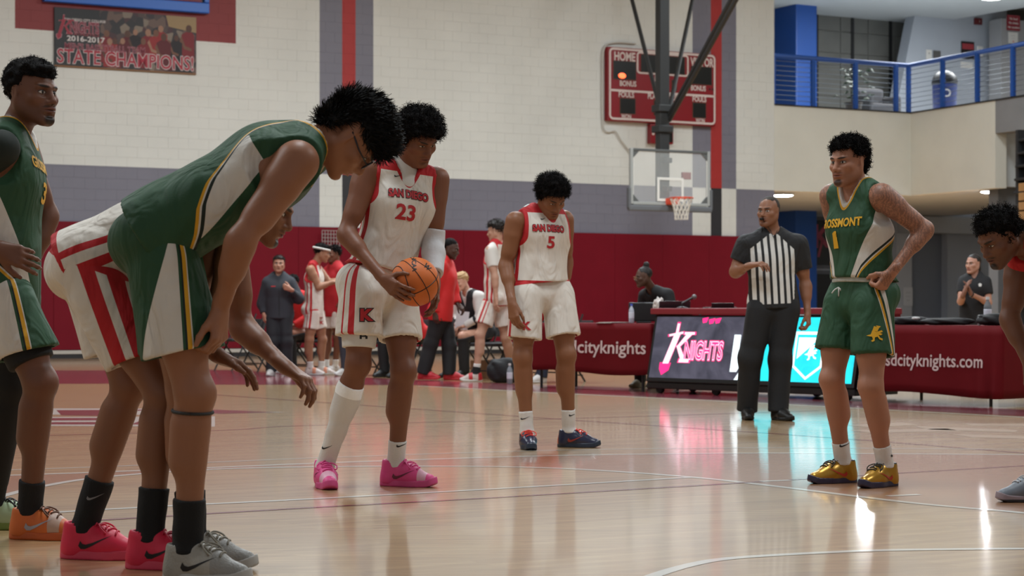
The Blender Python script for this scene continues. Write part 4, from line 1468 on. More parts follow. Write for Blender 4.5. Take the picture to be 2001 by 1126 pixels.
def surf(prims, h_, lo=None, hi=None, skip=(), extra=None, noise=None):
    """isosurface of blended limbs by surface nets; skip: boxes left to a finer grid"""
    add = [q for q in prims if q.op == '+']
    if lo is None:
        lo, hi = np.min([q.lo for q in add], 0), np.max([q.hi for q in add], 0)
    lo = np.floor((np.asarray(lo) - 2.2 * h_) / h_) * h_
    n = np.ceil((np.asarray(hi) + 2.2 * h_ - lo) / h_).astype(int) + 1
    D = np.full(n, 1.0, np.float32)
    gx = [lo[i] + h_ * np.arange(n[i]) for i in range(3)]
    for q in prims:
        mg = q.k * (getattr(q, 'q', 1)) + 3 * h_
        i0 = np.clip(np.floor((q.lo - mg - lo) / h_).astype(int), 0, n - 1)
        i1 = np.clip(np.ceil((q.hi + mg - lo) / h_).astype(int) + 1, 1, n)
        if np.any(i1 <= i0):
            continue
        A = np.stack(np.meshgrid(gx[0][i0[0]:i1[0]], gx[1][i0[1]:i1[1]], gx[2][i0[2]:i1[2]], indexing='ij'), -1)
        sh_ = A.shape[:3]
        v = q(A.reshape(-1, 3)).reshape(sh_)
        S_ = (slice(i0[0], i1[0]), slice(i0[1], i1[1]), slice(i0[2], i1[2]))
        D[S_] = smin(D[S_], v, q.k) if q.op == '+' else -smin(-D[S_], v, q.k)
    if extra is not None or noise is not None:
        near = np.argwhere(np.abs(D) < .08)
        pp = lo + near * h_
        v = D[tuple(near.T)]
        if noise is not None:
            v = v + noise(pp)
        if extra is not None:
            v = extra(pp, v)
        D[tuple(near.T)] = v
    neg = D < 0
    c8 = [neg[i:n[0] - 1 + i, j:n[1] - 1 + j, k:n[2] - 1 + k] for i in (0, 1) for j in (0, 1) for k in (0, 1)]
    cnt = sum(c.astype(np.int8) for c in c8)
    act = (cnt > 0) & (cnt < 8)
    if skip:
        for (sl, sh_) in skip:
            a_, b_ = np.clip(np.ceil((sl - lo) / h_).astype(int), 0, n - 1), np.clip(np.floor((sh_ - lo) / h_).astype(int), 0, n - 1)
            if np.all(b_ > a_):
                act[a_[0]:b_[0], a_[1]:b_[1], a_[2]:b_[2]] = False
    idx = np.argwhere(act)
    if len(idx) == 0:
        return np.zeros((0, 3)), np.zeros((0, 4), int)
    cid = np.full(act.shape, -1, np.int64)
    cid[tuple(idx.T)] = np.arange(len(idx))
    acc, num = np.zeros((len(idx), 3)), np.zeros(len(idx))
    C = [(0, 0, 0), (1, 0, 0), (0, 1, 0), (1, 1, 0), (0, 0, 1), (1, 0, 1), (0, 1, 1), (1, 1, 1)]
    for a_, b_ in ((0, 1), (2, 3), (4, 5), (6, 7), (0, 2), (1, 3), (4, 6), (5, 7), (0, 4), (1, 5), (2, 6), (3, 7)):
        oa, ob = np.array(C[a_]), np.array(C[b_])
        da, db = D[tuple((idx + oa).T)], D[tuple((idx + ob).T)]
        m_ = (da < 0) != (db < 0)
        t = np.where(m_, da / np.where(m_, da - db, 1), 0)
        acc += np.where(m_[:, None], oa + (ob - oa) * t[:, None], 0)
        num += m_
    V = lo + (idx + acc / num[:, None]) * h_
    Fs = []
    for ax in range(3):
        o1, o2 = [(1, 2), (2, 0), (0, 1)][ax]
        sl0, sl1 = [slice(None)] * 3, [slice(None)] * 3
        sl0[ax], sl1[ax] = slice(0, -1), slice(1, None)
        a_, b_ = neg[tuple(sl0)], neg[tuple(sl1)]
        e_ = np.argwhere(a_ != b_)
        ok = (e_[:, o1] > 0) & (e_[:, o2] > 0) & (e_[:, o1] < n[o1] - 1) & (e_[:, o2] < n[o2] - 1)
        e_ = e_[ok]
        q = []
        for d1, d2 in ((-1, -1), (0, -1), (0, 0), (-1, 0)):
            w_ = e_.copy()
            w_[:, o1] += d1
            w_[:, o2] += d2
            q.append(cid[tuple(w_.T)])
        q = np.stack(q, 1)
        fl = a_[tuple(e_.T)]
        q = np.where(fl[:, None], q, q[:, ::-1])
        Fs.append(q[(q >= 0).all(1)])
    return V, np.concatenate(Fs)


def fast_mesh(name, V, Fq, m, parent, base, attrs=None):
    me = bpy.data.meshes.new(name)
    nv, nf = len(V), len(Fq)
    me.vertices.add(nv)
    me.vertices.foreach_set('co', np.ascontiguousarray(V - base, dtype=np.float32).ravel())
    k = Fq.shape[1]
    me.loops.add(nf * k)
    me.loops.foreach_set('vertex_index', np.ascontiguousarray(Fq, dtype=np.int32).ravel())
    me.polygons.add(nf)
    me.polygons.foreach_set('loop_start', np.arange(0, nf * k, k, dtype=np.int32))
    me.update(calc_edges=True)
    me.polygons.foreach_set('use_smooth', np.ones(nf, bool))
    for an, av in (attrs or {}).items():
        av = np.asarray(av, np.float32)
        if av.ndim == 1:
            me.attributes.new(an, 'FLOAT', 'POINT').data.foreach_set('value', av)
        else:
            me.attributes.new(an, 'FLOAT_VECTOR', 'POINT').data.foreach_set('vector', np.ascontiguousarray(av).ravel())
    me.materials.append(m)
    me.validate()
    o = bpy.data.objects.new(name, me)
    COL.objects.link(o)
    o.parent = parent
    return o


def merge(*parts):
    V, Fq, n = [], [], 0
    for v, f in parts:
        V.append(v)
        Fq.append(f + n)
        n += len(v)
    return np.concatenate(V), np.concatenate(Fq)


def layered(name, base, layers, rough=.8, bump=.0, bscale=220, noise=.05, metal=0.0, sheen=0.0):
    """cloth or shoe material: layers of (attribute, lo, hi, [(value, rgba with alpha 0/1)])"""
    m = bpy.data.materials.new(name)
    m.use_nodes = True
    nt = m.node_tree
    b = nt.nodes['Principled BSDF']
    b.inputs['Roughness'].default_value = rough
    b.inputs['Metallic'].default_value = metal
    b.inputs['Sheen Weight'].default_value = sheen
    c = base
    for an, lo, hi, stops in layers:
        at = nt.nodes.new('ShaderNodeAttribute')
        at.attribute_name = an
        r = ramp_const(nt, at.outputs['Fac'], lo, hi, stops)
        c = mix_over(nt, c, r.outputs['Color'], r.outputs['Alpha'])
    tc = nt.nodes.new('ShaderNodeTexCoord')
    if noise:
        n = nt.nodes.new('ShaderNodeTexNoise')
        n.inputs['Scale'].default_value = 9
        n.inputs['Detail'].default_value = 3
        nt.links.new(tc.outputs['Object'], n.inputs['Vector'])
        mr = nt.nodes.new('ShaderNodeMapRange')
        mr.inputs['From Min'].default_value, mr.inputs['From Max'].default_value = .3, .7
        mr.inputs['To Min'].default_value, mr.inputs['To Max'].default_value = 1 - noise, 1 + noise * .5
        nt.links.new(n.outputs['Fac'], mr.inputs['Value'])
        mx = nt.nodes.new('ShaderNodeMix')
        mx.data_type, mx.blend_type = 'RGBA', 'MULTIPLY'
        mx.inputs['Factor'].default_value = 1
        if isinstance(c, tuple):
            mx.inputs['A'].default_value = c
        else:
            nt.links.new(c, mx.inputs['A'])
        nt.links.new(mr.outputs['Result'], mx.inputs['B'])
        c = mx.outputs['Result']
    if isinstance(c, tuple):
        b.inputs['Base Color'].default_value = c
    else:
        nt.links.new(c, b.inputs['Base Color'])
    if bump:
        n2 = nt.nodes.new('ShaderNodeTexNoise')
        n2.inputs['Scale'].default_value = bscale
        nt.links.new(tc.outputs['Object'], n2.inputs['Vector'])
        bp = nt.nodes.new('ShaderNodeBump')
        bp.inputs['Strength'].default_value = bump
        bp.inputs['Distance'].default_value = .0025
        nt.links.new(n2.outputs['Fac'], bp.inputs['Height'])
        if bscale == 220:                                                   # soft creases of loose cloth
            mp = nt.nodes.new('ShaderNodeMapping')
            mp.inputs['Rotation'].default_value = (.5, .35, .4)
            mp.inputs['Scale'].default_value = (1, 1, .42)
            nt.links.new(tc.outputs['Object'], mp.inputs['Vector'])
            n3 = nt.nodes.new('ShaderNodeTexNoise')
            n3.inputs['Scale'].default_value, n3.inputs['Detail'].default_value, n3.inputs['Distortion'].default_value = 8.5, 2.0, 1.4
            nt.links.new(mp.outputs['Vector'], n3.inputs['Vector'])
            b3 = nt.nodes.new('ShaderNodeBump')
            b3.inputs['Strength'].default_value, b3.inputs['Distance'].default_value = .75, .035
            nt.links.new(n3.outputs['Fac'], b3.inputs['Height'])
            nt.links.new(b3.outputs['Normal'], bp.inputs['Normal'])
        nt.links.new(bp.outputs['Normal'], b.inputs['Normal'])
    return m


def skin_material(name, col, lip, brow, beard=0.0, stache=0.0, goatee=0.0, hairc=srgb(18, 14, 13), tattoo=False, eye_open=.0055, brow_w=.021):
    """skin with eyes, brows, lips and beard placed in head coordinates (attribute hc, metres)"""
    m = bpy.data.materials.new(name)
    m.use_nodes = True
    nt = m.node_tree
    b = nt.nodes['Principled BSDF']
    b.inputs['Roughness'].default_value = .48
    b.inputs['Specular IOR Level'].default_value = .4
    at = nt.nodes.new('ShaderNodeAttribute')
    at.attribute_name = 'hc'
    sp = nt.nodes.new('ShaderNodeSeparateXYZ')
    nt.links.new(at.outputs['Vector'], sp.inputs['Vector'])

    def M(op, a, b_=None, c_=None):
        n = nt.nodes.new('ShaderNodeMath')
        n.operation = op
        for i, q in enumerate((a, b_, c_)):
            if q is None:
                continue
            if isinstance(q, (int, float)):
                n.inputs[i].default_value = q
            else:
                nt.links.new(q, n.inputs[i])
        return n.outputs[0]
    ax_ = M('ABSOLUTE', sp.outputs['X'])
    y_, z_ = sp.outputs['Y'], sp.outputs['Z']
    front = M('GREATER_THAN', y_, .045)

    def ell(cx, cz, rx, rz, soft=.25, fr=front, tilt=0.0):
        """1 inside an ellipse on the face"""
        dx = M('DIVIDE', M('SUBTRACT', ax_, cx), rx)
        zz = M('SUBTRACT', z_, cz)
        if tilt:
            zz = M('SUBTRACT', zz, M('MULTIPLY', M('SUBTRACT', ax_, cx), tilt))
        dz = M('DIVIDE', zz, rz)
        r2 = M('ADD', M('MULTIPLY', dx, dx), M('MULTIPLY', dz, dz))
        n = nt.nodes.new('ShaderNodeMapRange')
        n.inputs['From Min'].default_value, n.inputs['From Max'].default_value = 1 + soft, 1 - soft
        nt.links.new(r2, n.inputs['Value'])
        return M('MULTIPLY', n.outputs['Result'], fr) if fr is not None else n.outputs['Result']
    tc = nt.nodes.new('ShaderNodeTexCoord')
    ns = nt.nodes.new('ShaderNodeTexNoise')
    ns.inputs['Scale'].default_value, ns.inputs['Detail'].default_value = 7, 5
    nt.links.new(tc.outputs['Object'], ns.inputs['Vector'])
    c = mix_over(nt, tuple(x * .86 for x in col[:3]) + (1,), tuple(min(1, x * 1.1) for x in col[:3]) + (1,), ns.outputs['Fac'])
    # warmer cheeks, nose and ears belong to the skin
    if tattoo:
        ta = nt.nodes.new('ShaderNodeAttribute')
        ta.attribute_name = 'tat'
        w1 = nt.nodes.new('ShaderNodeTexNoise')
        w1.inputs['Scale'].default_value, w1.inputs['Detail'].default_value, w1.inputs['Distortion'].default_value = 30, 4, 4.5
        nt.links.new(tc.outputs['Object'], w1.inputs['Vector'])
        wv = nt.nodes.new('ShaderNodeTexWave')
        wv.inputs['Scale'].default_value, wv.inputs['Distortion'].default_value, wv.inputs['Detail'].default_value = 15, 16, 3
        nt.links.new(tc.outputs['Object'], wv.inputs['Vector'])
        mr = nt.nodes.new('ShaderNodeMapRange')
        mr.inputs['From Min'].default_value, mr.inputs['From Max'].default_value = .42, .62
        nt.links.new(w1.outputs['Fac'], mr.inputs['Value'])
        mr2 = nt.nodes.new('ShaderNodeMapRange')
        mr2.inputs['From Min'].default_value, mr2.inputs['From Max'].default_value = .55, .8
        nt.links.new(wv.outputs['Fac'], mr2.inputs['Value'])
        f = M('MULTIPLY', M('MULTIPLY', M('MAXIMUM', mr.outputs['Result'], mr2.outputs['Result']), ta.outputs['Fac']), .45)
        c = mix_over(nt, c, srgb(48, 46, 50), f)
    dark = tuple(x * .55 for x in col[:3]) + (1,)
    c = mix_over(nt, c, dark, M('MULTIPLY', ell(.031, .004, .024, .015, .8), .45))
    if beard:
        jaw = nt.nodes.new('ShaderNodeMapRange')
        jaw.inputs['From Min'].default_value, jaw.inputs['From Max'].default_value = -.035, -.075
        nt.links.new(z_, jaw.inputs['Value'])
        c = mix_over(nt, c, hairc, M('MULTIPLY', M('MULTIPLY', jaw.outputs['Result'], M('GREATER_THAN', y_, -.01)), beard))
    if goatee:
        c = mix_over(nt, c, hairc, M('MULTIPLY', ell(0, -.104, .026, .017, .4), goatee))
    if stache:
        c = mix_over(nt, c, hairc, M('MULTIPLY', ell(.014, -.0505, .02, .0055, .5, tilt=-.25), stache))
    c = mix_over(nt, c, lip, M('MULTIPLY', ell(0, -.066, .026, .0125, .35), .75))
    c = mix_over(nt, c, tuple(x * .3 for x in lip[:3]) + (1,), ell(0, -.0665, .024, .0016, .4))
    c = mix_over(nt, c, brow, M('MULTIPLY', ell(.032, .0225, brow_w, .0052, .45, tilt=.12), .92))
    e0 = .031
    c = mix_over(nt, c, srgb(14, 10, 10), ell(e0, .001, .0165, eye_open * 1.45, .2))
    c = mix_over(nt, c, srgb(196, 186, 178), ell(e0, .0, .0145, eye_open, .15))
    c = mix_over(nt, c, srgb(28, 17, 12), M('MULTIPLY', ell(e0, .0005, .0062, .0062, .15), ell(e0, .0, .0145, eye_open, .15)))
    nt.links.new(c, b.inputs['Base Color'])
    return m


def head_prims(c, f, u, s=1.0, jaw=1.0, nose=1.0, lips=1.0, k=1.0):
    """head about its centre: x to the side, y forward, z up"""
    f = nrm(f)
    r = nrm(np.cross(f, u))
    u = np.cross(r, f)
    q = lambda x, y, z_: c + s * (r * x + f * y + u * z_)
    A = (r, f, u)
    E = lambda p, rad, k_=.02, op='+': ellipsoid(q(*p), [s * v for v in rad], A, k_ * s, op)
    R = lambda a, b, ra, rb, k_=.02, op='+', st=None: Prim(q(*a), q(*b), ra * s, rb * s, k_ * s, op, st)
    out = [E((0, -.02, .038), (.076, .096, .086), .02), E((0, .018, -.005), (.07, .078, .088), .03),
           E((0, .03, -.055), (.056 * jaw, .06, .062), .03)]
    for x in (1, -1):
        out += [R((.058 * x * jaw, -.002, -.052), (.022 * x, .068, -.1), .02, .019, .03), E((.046 * x, .062, -.024), (.021, .02, .017), .025),
                R((.012 * x, .091, .019), (.045 * x, .076, .021), .0105, .0095, .014)]
    out += [R((-.012, .081, -.106), (.012, .081, -.106), .017, .017, .022)]
    for x in (1, -1):
        out += [E((.031 * x, .1, .0), (.021, .021, .0125), .014, '-'), E((.031 * x, .0715, -.0005), (.0165, .0165, .0145), .004)]
    out += [R((0, .09, .008), (0, .112 * (.9 + .1 * nose), -.033), .0085, .0125 * nose, .012), E((0, .108, -.037), (.0135 * nose, .0125, .0105), .008)]
    for x in (1, -1):
        out += [E((.0145 * x * nose, .0985, -.039), (.0095, .0115, .0085), .007), E((.0075 * x, .112, -.0485), (.0042, .005, .004), .004, '-')]
    out += [E((0, .086, -.065), (.032, .016, .022), .018), E((0, .0985 + .002 * lips, -.0605), (.0225, .0085, .0052 * lips), .006), E((0, .0965 + .002 * lips, -.073), (.0195, .0092, .0066 * lips), .006),
            E((0, .105, -.0665), (.026, .008, .0016), .004, '-'), E((0, .1, -.0865), (.022, .009, .006), .012, '-')]
    for x in (1, -1):
        ea = (nrm(r * x - f * .35), nrm(f + r * x * .35), u)
        out += [ellipsoid(q(.0775 * x, -.012, -.008), [.0075 * s, .019 * s, .032 * s], ea, .008 * s), ellipsoid(q(.0865 * x, -.008, -.003), [.005 * s, .010 * s, .018 * s], ea, .006 * s, '-'),
                ellipsoid(q(.074 * x, -.004, -.034), [.007 * s, .01 * s, .012 * s], ea, .008 * s)]
    return out, (r, f, u)


def hand_prims(w, d, n, side, curl=.35, spread=.06, thumb=(.75, .6, .35), s=1.0, k=.006, thumb_curl=.25):
    """w wrist, d towards the fingers, n the way the palm faces; side +1/-1 puts the thumb at side*(n x d)"""
    d, n = nrm(d), np.asarray(n, float)
    n = nrm(n - d * (n @ d))
    t = side * np.cross(n, d)
    P_ = []
    offs, base = (.031, .0105, -.0105, -.029), (.092, .095, .090, .081)
    seg = ((.044, .027, .021), (.048, .031, .022), (.045, .029, .021), (.034, .021, .019))
    cs = curl if isinstance(curl, (list, tuple)) else [curl] * 4
    P_.append(Prim(w - d * .03 * s, w + d * .03 * s, .026 * s, .027 * s, .02 * s, st=[(n, .72)]))
    for i in range(4):
        kn = w + s * (d * base[i] + t * offs[i] - n * .004)
        P_.append(Prim(w + s * (d * .018 + t * offs[i] * .55), kn, .0175 * s, .0125 * s, .014 * s))
        c = cs[i] if isinstance(cs[i], (list, tuple)) else (cs[i], cs[i] * 1.25, cs[i] * .8)
        ang = 0
        dd = nrm(d + t * (1.5 - i) * spread)
        p = kn
        rad = (.0105, .0092, .0083, .0066) if i < 3 else (.0092, .008, .0072, .006)
        for j in range(3):
            ang += c[j]
            v = dd * math.cos(ang) + n * math.sin(ang)
            e_ = p + v * seg[i][j] * s
            P_.append(Prim(p, e_, rad[j] * s, rad[j + 1] * s, k * (1 if j else 1.2)))
            p = e_
    tb = w + s * (d * .026 + t * .022 + n * .006)
    td = nrm(d * thumb[0] + t * thumb[1] + n * thumb[2])
    t1 = tb + td * .046 * s
    td2 = nrm(td + d * thumb_curl - t * thumb_curl * .6 + n * thumb_curl * .3)
    t2 = t1 + td2 * .034 * s
    td3 = nrm(td2 + d * thumb_curl * .6 - t * thumb_curl * .8)
    P_ += [Prim(tb, t1, .0175 * s, .0125 * s, .014 * s), Prim(t1, t2, .0118 * s, .0105 * s, k), Prim(t2, t2 + td3 * .026 * s, .0105 * s, .0078 * s, k)]
    return P_


class Person:
    def __init__(s, label, base, J, skin, sc=1.0, build=1.0, fine=True, hseed=1, name='person'):
        """J: joints in the place. index 0 the person's right side, 1 the left"""
        s.J, s.sc, s.b, s.skin, s.fine = J, sc, build, skin, fine
        s.base = np.asarray(base, float)
        s.root = empty(name, s.base)
        tag(s.root, label, 'person')
        s.hv, s.bv = (.0034, .0092) if fine else (.0055, .0125)
        J['pel'] = (J['hip'][0] + J['hip'][1]) / 2 if 'pel' not in J else J['pel']
        s.lat = nrm(J['sh'][1] - J['sh'][0])
        s.hlat = nrm(J['hip'][1] - J['hip'][0])
        mid = (J['sh'][0] + J['sh'][1]) / 2
        s.up = nrm(J['neck'] - J['chest'])
        s.lat = nrm(s.lat - s.up * (s.lat @ s.up))
        s.front = np.cross(s.lat, s.up)
        s.pup = nrm(J['waist'] - J['pel'])
        s.hlat = nrm(s.hlat - s.pup * (s.hlat @ s.pup))
        s.pfront = np.cross(s.hlat, s.pup)
        s.extra_body = []
        s.hands = []

    def torso(s, o=0.0, k=.035):
        J, q, b = s.J, s.sc, s.b
        o = o
        m = nrm(s.lat + s.hlat)
        out = [Prim(J['pel'] - s.pup * .02 * q, J['waist'], .104 * q * b + o, .092 * q * b + o, k, st=[(s.hlat, 1.42)]),
               Prim(J['waist'], J['chest'], .092 * q * b + o, .108 * q * b + o, k, st=[(m, 1.42)]),
               Prim(J['chest'], J['neck'] - s.up * .075 * q, .108 * q * b + o, .078 * q * b + o, k, st=[(s.lat, 1.5)])]
        for i, sg in ((0, -1), (1, 1)):
            S_ = J['sh'][i]
            out.append(Prim(J['neck'] - s.up * .01 * q + s.lat * sg * .045 * q, S_ - s.lat * sg * .03 * q, .046 * q + o, .05 * q * b + o, .04 * q))
            out.append(ellipsoid(J['chest'] + s.lat * sg * .07 * q + s.front * .048 * q + s.up * .055 * q, [.08 * q + o, .05 * q + o, .07 * q + o], (s.lat, s.front, s.up), .04 * q))
            out.append(ellipsoid(J['hip'][i] - s.pfront * .05 * q + s.pup * .02 * q, [.088 * q * b + o] * 3, None, .04 * q))
        return out

    def limbs(s):
        J, q, b = s.J, s.sc, s.b
        out = []
        for i, sg in ((0, -1), (1, 1)):
            S_, E_, R_ = J['sh'][i], J['el'][i], J['wr'][i]
            ad = nrm(E_ - S_)
            out += [Prim(S_ + ad * -.005, S_ + ad * .07 * q, .064 * q * b, .060 * q * b, .03 * q), Prim(S_, E_, .056 * q * b, .041 * q, .03 * q)]
            fd = nrm(R_ - E_)
            fl = nrm(fd - ad * (fd @ ad) + 1e-3 * s.front)
            mid = S_ + (E_ - S_) * .52
            out += [Prim(mid - ad * .05 * q + fl * .010 * q, mid + ad * .05 * q + fl * .012 * q, .048 * q * b, .046 * q * b, .03 * q),
                    Prim(E_, R_, .040 * q, .0265 * q, .025 * q), Prim(E_ + fd * .03 * q, E_ + fd * .1 * q, .045 * q * b, .040 * q, .03 * q)]
            H_, K_, A_ = J['hip'][i], J['kn'][i], J['an'][i]
            t = nrm(J['toe'][i])
            out += [Prim(H_, K_, .086 * q * b, .060 * q, .04 * q), Prim(H_ + (K_ - H_) * .3 + t * .015, H_ + (K_ - H_) * .65 + t * .015, .078 * q * b, .066 * q, .04 * q),
                    ellipsoid(K_ + t * .012 * q, [.051 * q] * 3, None, .03 * q),
                    Prim(K_, A_, .055 * q, .037 * q, .03 * q)]
            kd = A_ - K_
            bk = -t - nrm(kd) * (-t @ nrm(kd))
            out += [Prim(K_ + kd * .2 + bk * .016 * q, K_ + kd * .42 + bk * .024 * q, .056 * q * b, .051 * q * b, .04 * q), Prim(A_, A_ + t * .08 * q - Z_ * .04 * q, .036 * q, .034 * q, .02 * q)]
        return out

    def body(s, face=None, neck_r=.058, tattoo=False):
        J, q = s.J, s.sc
        hp, s.hax = head_prims(J['head'], J['hd'], J.get('hu', s.up), q * J.get('hs', 1.0), **(face or {}))
        s.head_p = hp
        r, f, u = s.hax
        sk = J['head'] - u * .045 * q - f * .022 * q
        neck = [Prim(J['neck'] - s.up * .03 * q, sk, neck_r * q * 1.06, neck_r * q * .95, .025 * q)]
        hands = []
        for i, hd_ in enumerate(s.hands):
            if hd_:
                hands.append(hand_prims(J['wr'][i], s=q, **hd_))
        allp = s.torso() + s.limbs() + s.extra_body + neck + [p for h_ in hands for p in h_] + hp
        s.body_prims = allp
        boxes = []
        parts = []
        hc = J['head']
        R_ = .155 * q
        bl, bh = hc - R_, hc + R_
        parts.append(surf(allp, s.hv, bl + 2.2 * s.hv, bh - 2.2 * s.hv))
        boxes.append((bl + .014, bh - .014))
        for i, hd_ in enumerate(s.hands):
            if not hd_:
                continue
            d = nrm(hd_['d'])
            w_ = J['wr'][i]
            pts = np.array([p.lo for p in hand_prims(w_, s=q, **hd_)] + [p.hi for p in hand_prims(w_, s=q, **hd_)])
            bl, bh = pts.min(0) - .006, pts.max(0) + .006
            parts.append(surf(allp, s.hv * 1.05, bl, bh))
            boxes.append((bl + .010, bh - .010))
        parts.insert(0, surf(allp, s.bv, skip=boxes))
        V, Fq = merge(*parts)
        rel = (V - hc) / (q * J.get('hs', 1.0))
        hcv = np.stack([rel @ r, rel @ f, rel @ u], 1)
        far = np.linalg.norm(rel, axis=1) > .17
        hcv[far] = (0, -1, 1)
        at = {'hc': hcv}
        if tattoo:
            tt = np.zeros(len(V))
            for i in (0, 1):
                for a_, b_ in ((J['sh'][i], J['el'][i]), (J['el'][i], J['wr'][i])):
                    ab = b_ - a_
                    t = np.clip(((V - a_) @ ab) / (ab @ ab), 0, 1)
                    tt = np.maximum(tt, (np.linalg.norm(V - a_ - t[:, None] * ab, axis=1) < .075).astype(float))
                tt *= np.where(np.linalg.norm(V - J['wr'][i], axis=1) < .03, 0, 1)
            at['tat'] = tt
        s.body_o = fast_mesh('body', V, Fq, s.skin, s.root, s.base, at)
        return s

    def part(s, name, prims, m, h_, attrs=None, extra=None, noise=None, parent=None, keep=False):
        V, Fq = surf(prims, h_, extra=extra, noise=noise)
        at = attrs(V) if attrs else None
        o = fast_mesh(name, V, Fq, m, parent or s.root, s.base, at)
        if keep:
            s.bvh = BVHTree.FromPolygons([tuple(v) for v in V], [tuple(int(i) for i in f) for f in Fq])
        return o

    # ------------------------------------------------ clothes
    def tank(s, m, hem=.10, loose=.016, strap=.0, vneck=.10, seed=1, panel=None, fold=.004, hem_drop=0.0, sleeve=None, voxel=None, neck_r=.074):
        """sleeveless jersey; attributes arm / nck: distance to arm hole and neckline, th: side angle arc, tz: height above hem"""
        J, q = s.J, s.sc
        pr = s.torso(loose, .035)
        bottom = J['pel'] - s.pup * hem * q
        pr.append(Prim(bottom, J['waist'], .106 * q * s.b + loose, .094 * q * s.b + loose, .035, st=[(s.hlat, 1.4)]))
        pr.append(Prim(J['chest'] + s.front * .012, bottom, .100 * q * s.b + loose, .101 * q * s.b + loose, .035, st=[(s.hlat, 1.38)]))
        hol = [Prim(bottom - s.pup * .05, bottom + s.pup * .025, .096 * q * s.b + loose, .088 * q * s.b + loose, .004, '-', st=[(s.hlat, 1.4)])]
        arm = []
        for i, sg in ((0, -1), (1, 1)):
            S_ = J['sh'][i]
            c0_ = S_ + s.lat * sg * (.030 - strap) * q
            arm.append(Prim(c0_ + s.up * .1 * q, c0_ - s.up * .085 * q + s.lat * sg * .012 * q, .066 * q, .075 * q, .005, st=[(s.front, 2.4)]))
        N_ = J['neck']
        nk = [Prim(N_ + s.up * .08 * q - s.front * .01 * q, N_ + s.up * .02 * q, neck_r * q * 1.05, neck_r * q, .005), Prim(N_ + s.up * .025 * q + s.front * .03 * q, N_ - s.up * vneck * .62 * q + s.front * .125 * q, neck_r * .86 * q, .006, .004, st=[(s.front, 1.6)])]
        up, pup = s.up, s.pup

        def extra(p, v):
            if not sleeve:
                for a_ in arm:
                    v = np.maximum(v, -a_(p))
            dn = np.minimum(nk[0](p), nk[1](p))
            v = np.maximum(v, -dn)
            v = np.maximum(v, (bottom - p) @ pup)
            nz = wav(p) if wav else 0
            for h_ in hol:
                v = np.maximum(v, -(h_(p) + nz))
            return v
        wav = waves(seed, 26, fold, 8, (1.0, 1.0, .55)) if fold else None
        if sleeve:
            for i in (0, 1):
                a_, b_ = J['sh'][i], J['el'][i]
                L = sleeve[i] if isinstance(sleeve, (list, tuple)) else sleeve
                e_ = a_ + (b_ - a_) * min(1, L)
                pr.append(Prim(a_, e_, (.068 + loose * .6) * q * s.b, (.060 + loose * .9) * q * s.b, .04, cuts=[(e_, b_ - a_)] if L < 1 else None))
                if L > 1:
                    e2 = J['el'][i] + (J['wr'][i] - J['el'][i]) * (L - 1)
                    pr.append(Prim(J['el'][i], e2, (.047 + loose * .7) * q, (.034 + loose * .6) * q, .03, cuts=[(e2, J['wr'][i] - J['el'][i])]))

        def attrs(V):
            at = {'nck': np.minimum(nk[0](V), nk[1](V))}
            at['arm'] = np.minimum(arm[0](V), arm[1](V)) if not sleeve else np.ones(len(V))
            # side coordinate
            ax0, ax1 = J['pel'], J['chest']
            a = ax1 - ax0
            t = np.clip(((V - ax0) @ a) / (a @ a), -.3, 1.6)
            rel = V - (ax0 + t[:, None] * a)
            lat = nrm(s.lat + s.hlat)
            fr = nrm(s.front + s.pfront)
            x, y = rel @ lat, rel @ fr
            at['th'] = np.arctan2(y, np.abs(x) + 1e-6) * .135 * q
            at['sd'] = x
            at['tz'] = (V - bottom) @ nrm(a)
            if panel:
                at['pan'] = panel(at['th'], at['tz'], x, y)
            return at
        return s.part('jersey' if not sleeve else 'shirt', pr, m, voxel or s.bv * .82, attrs, extra, wav, keep=True)

    def shorts(s, m, length=.82, flare=.118, waist_up=.03, seed=2, panel=None, fold=.004, top_r=.099, waist_cut=True, name='shorts', voxel=None, lean=0.0, hollow=True, waist_r=.106, ls_fn=None, wz_fn=None):
        """loose shorts; attributes ls: arc from the outer seam, lz: height above the hem along each leg, wz: below waistline"""
        J, q = s.J, s.sc
        pr, hol = [], []
        wl = J['pel'] + s.pup * waist_up * q
        pr.append(Prim(J['pel'] - s.pup * .05 * q, wl, .114 * q * s.b, waist_r * q * s.b, .035, st=[(s.hlat, 1.36)], cuts=[(wl, s.pup)]))
        hems = []
        for i, sg in ((0, -1), (1, 1)):
            H_, K_ = J['hip'][i], J['kn'][i]
            d = nrm(K_ - H_)
            e_ = H_ + (K_ - H_) * length
            hn = nrm(d * (1 - lean) + V3(0, 0, -1) * lean)
            hems.append((H_, e_, hn, sg))
            pr.append(Prim(H_, e_ + d * .12, top_r * q * s.b, flare * q, .028, cuts=[(e_, hn)]))
            tq = nrm(J['toe'][i])
            pr.append(Prim(H_ + (K_ - H_) * .12 + tq * .02, H_ + (K_ - H_) * min(.62, length - .1) + tq * .02, .097 * q * s.b, .084 * q, .03))
            pr.append(ellipsoid(H_ - s.pfront * .05 * q + s.pup * .01 * q, [.100 * q * s.b] * 3, None, .04))
            if hollow:
                sl_ = (flare - top_r * s.b) / (np.linalg.norm(e_ - H_) + .12)
                re_ = flare - sl_ * .12
                hol.append(Prim(e_ + d * .1, e_ - d * .06, (re_ + sl_ * .1 - .021) * q, (re_ - sl_ * .06 - .023) * q, .004, '-', cuts=[(e_ - d * .04, -d)]))

        wav = waves(seed, 24, fold, 8, (1, 1, .5)) if fold else None

        def extra(p, v):
            nz = wav(p) if wav else 0
            for h_ in hol:
                v = np.maximum(v, -(h_(p) + nz))
            return np.maximum(v, (p - wl) @ s.pup) if waist_cut else v

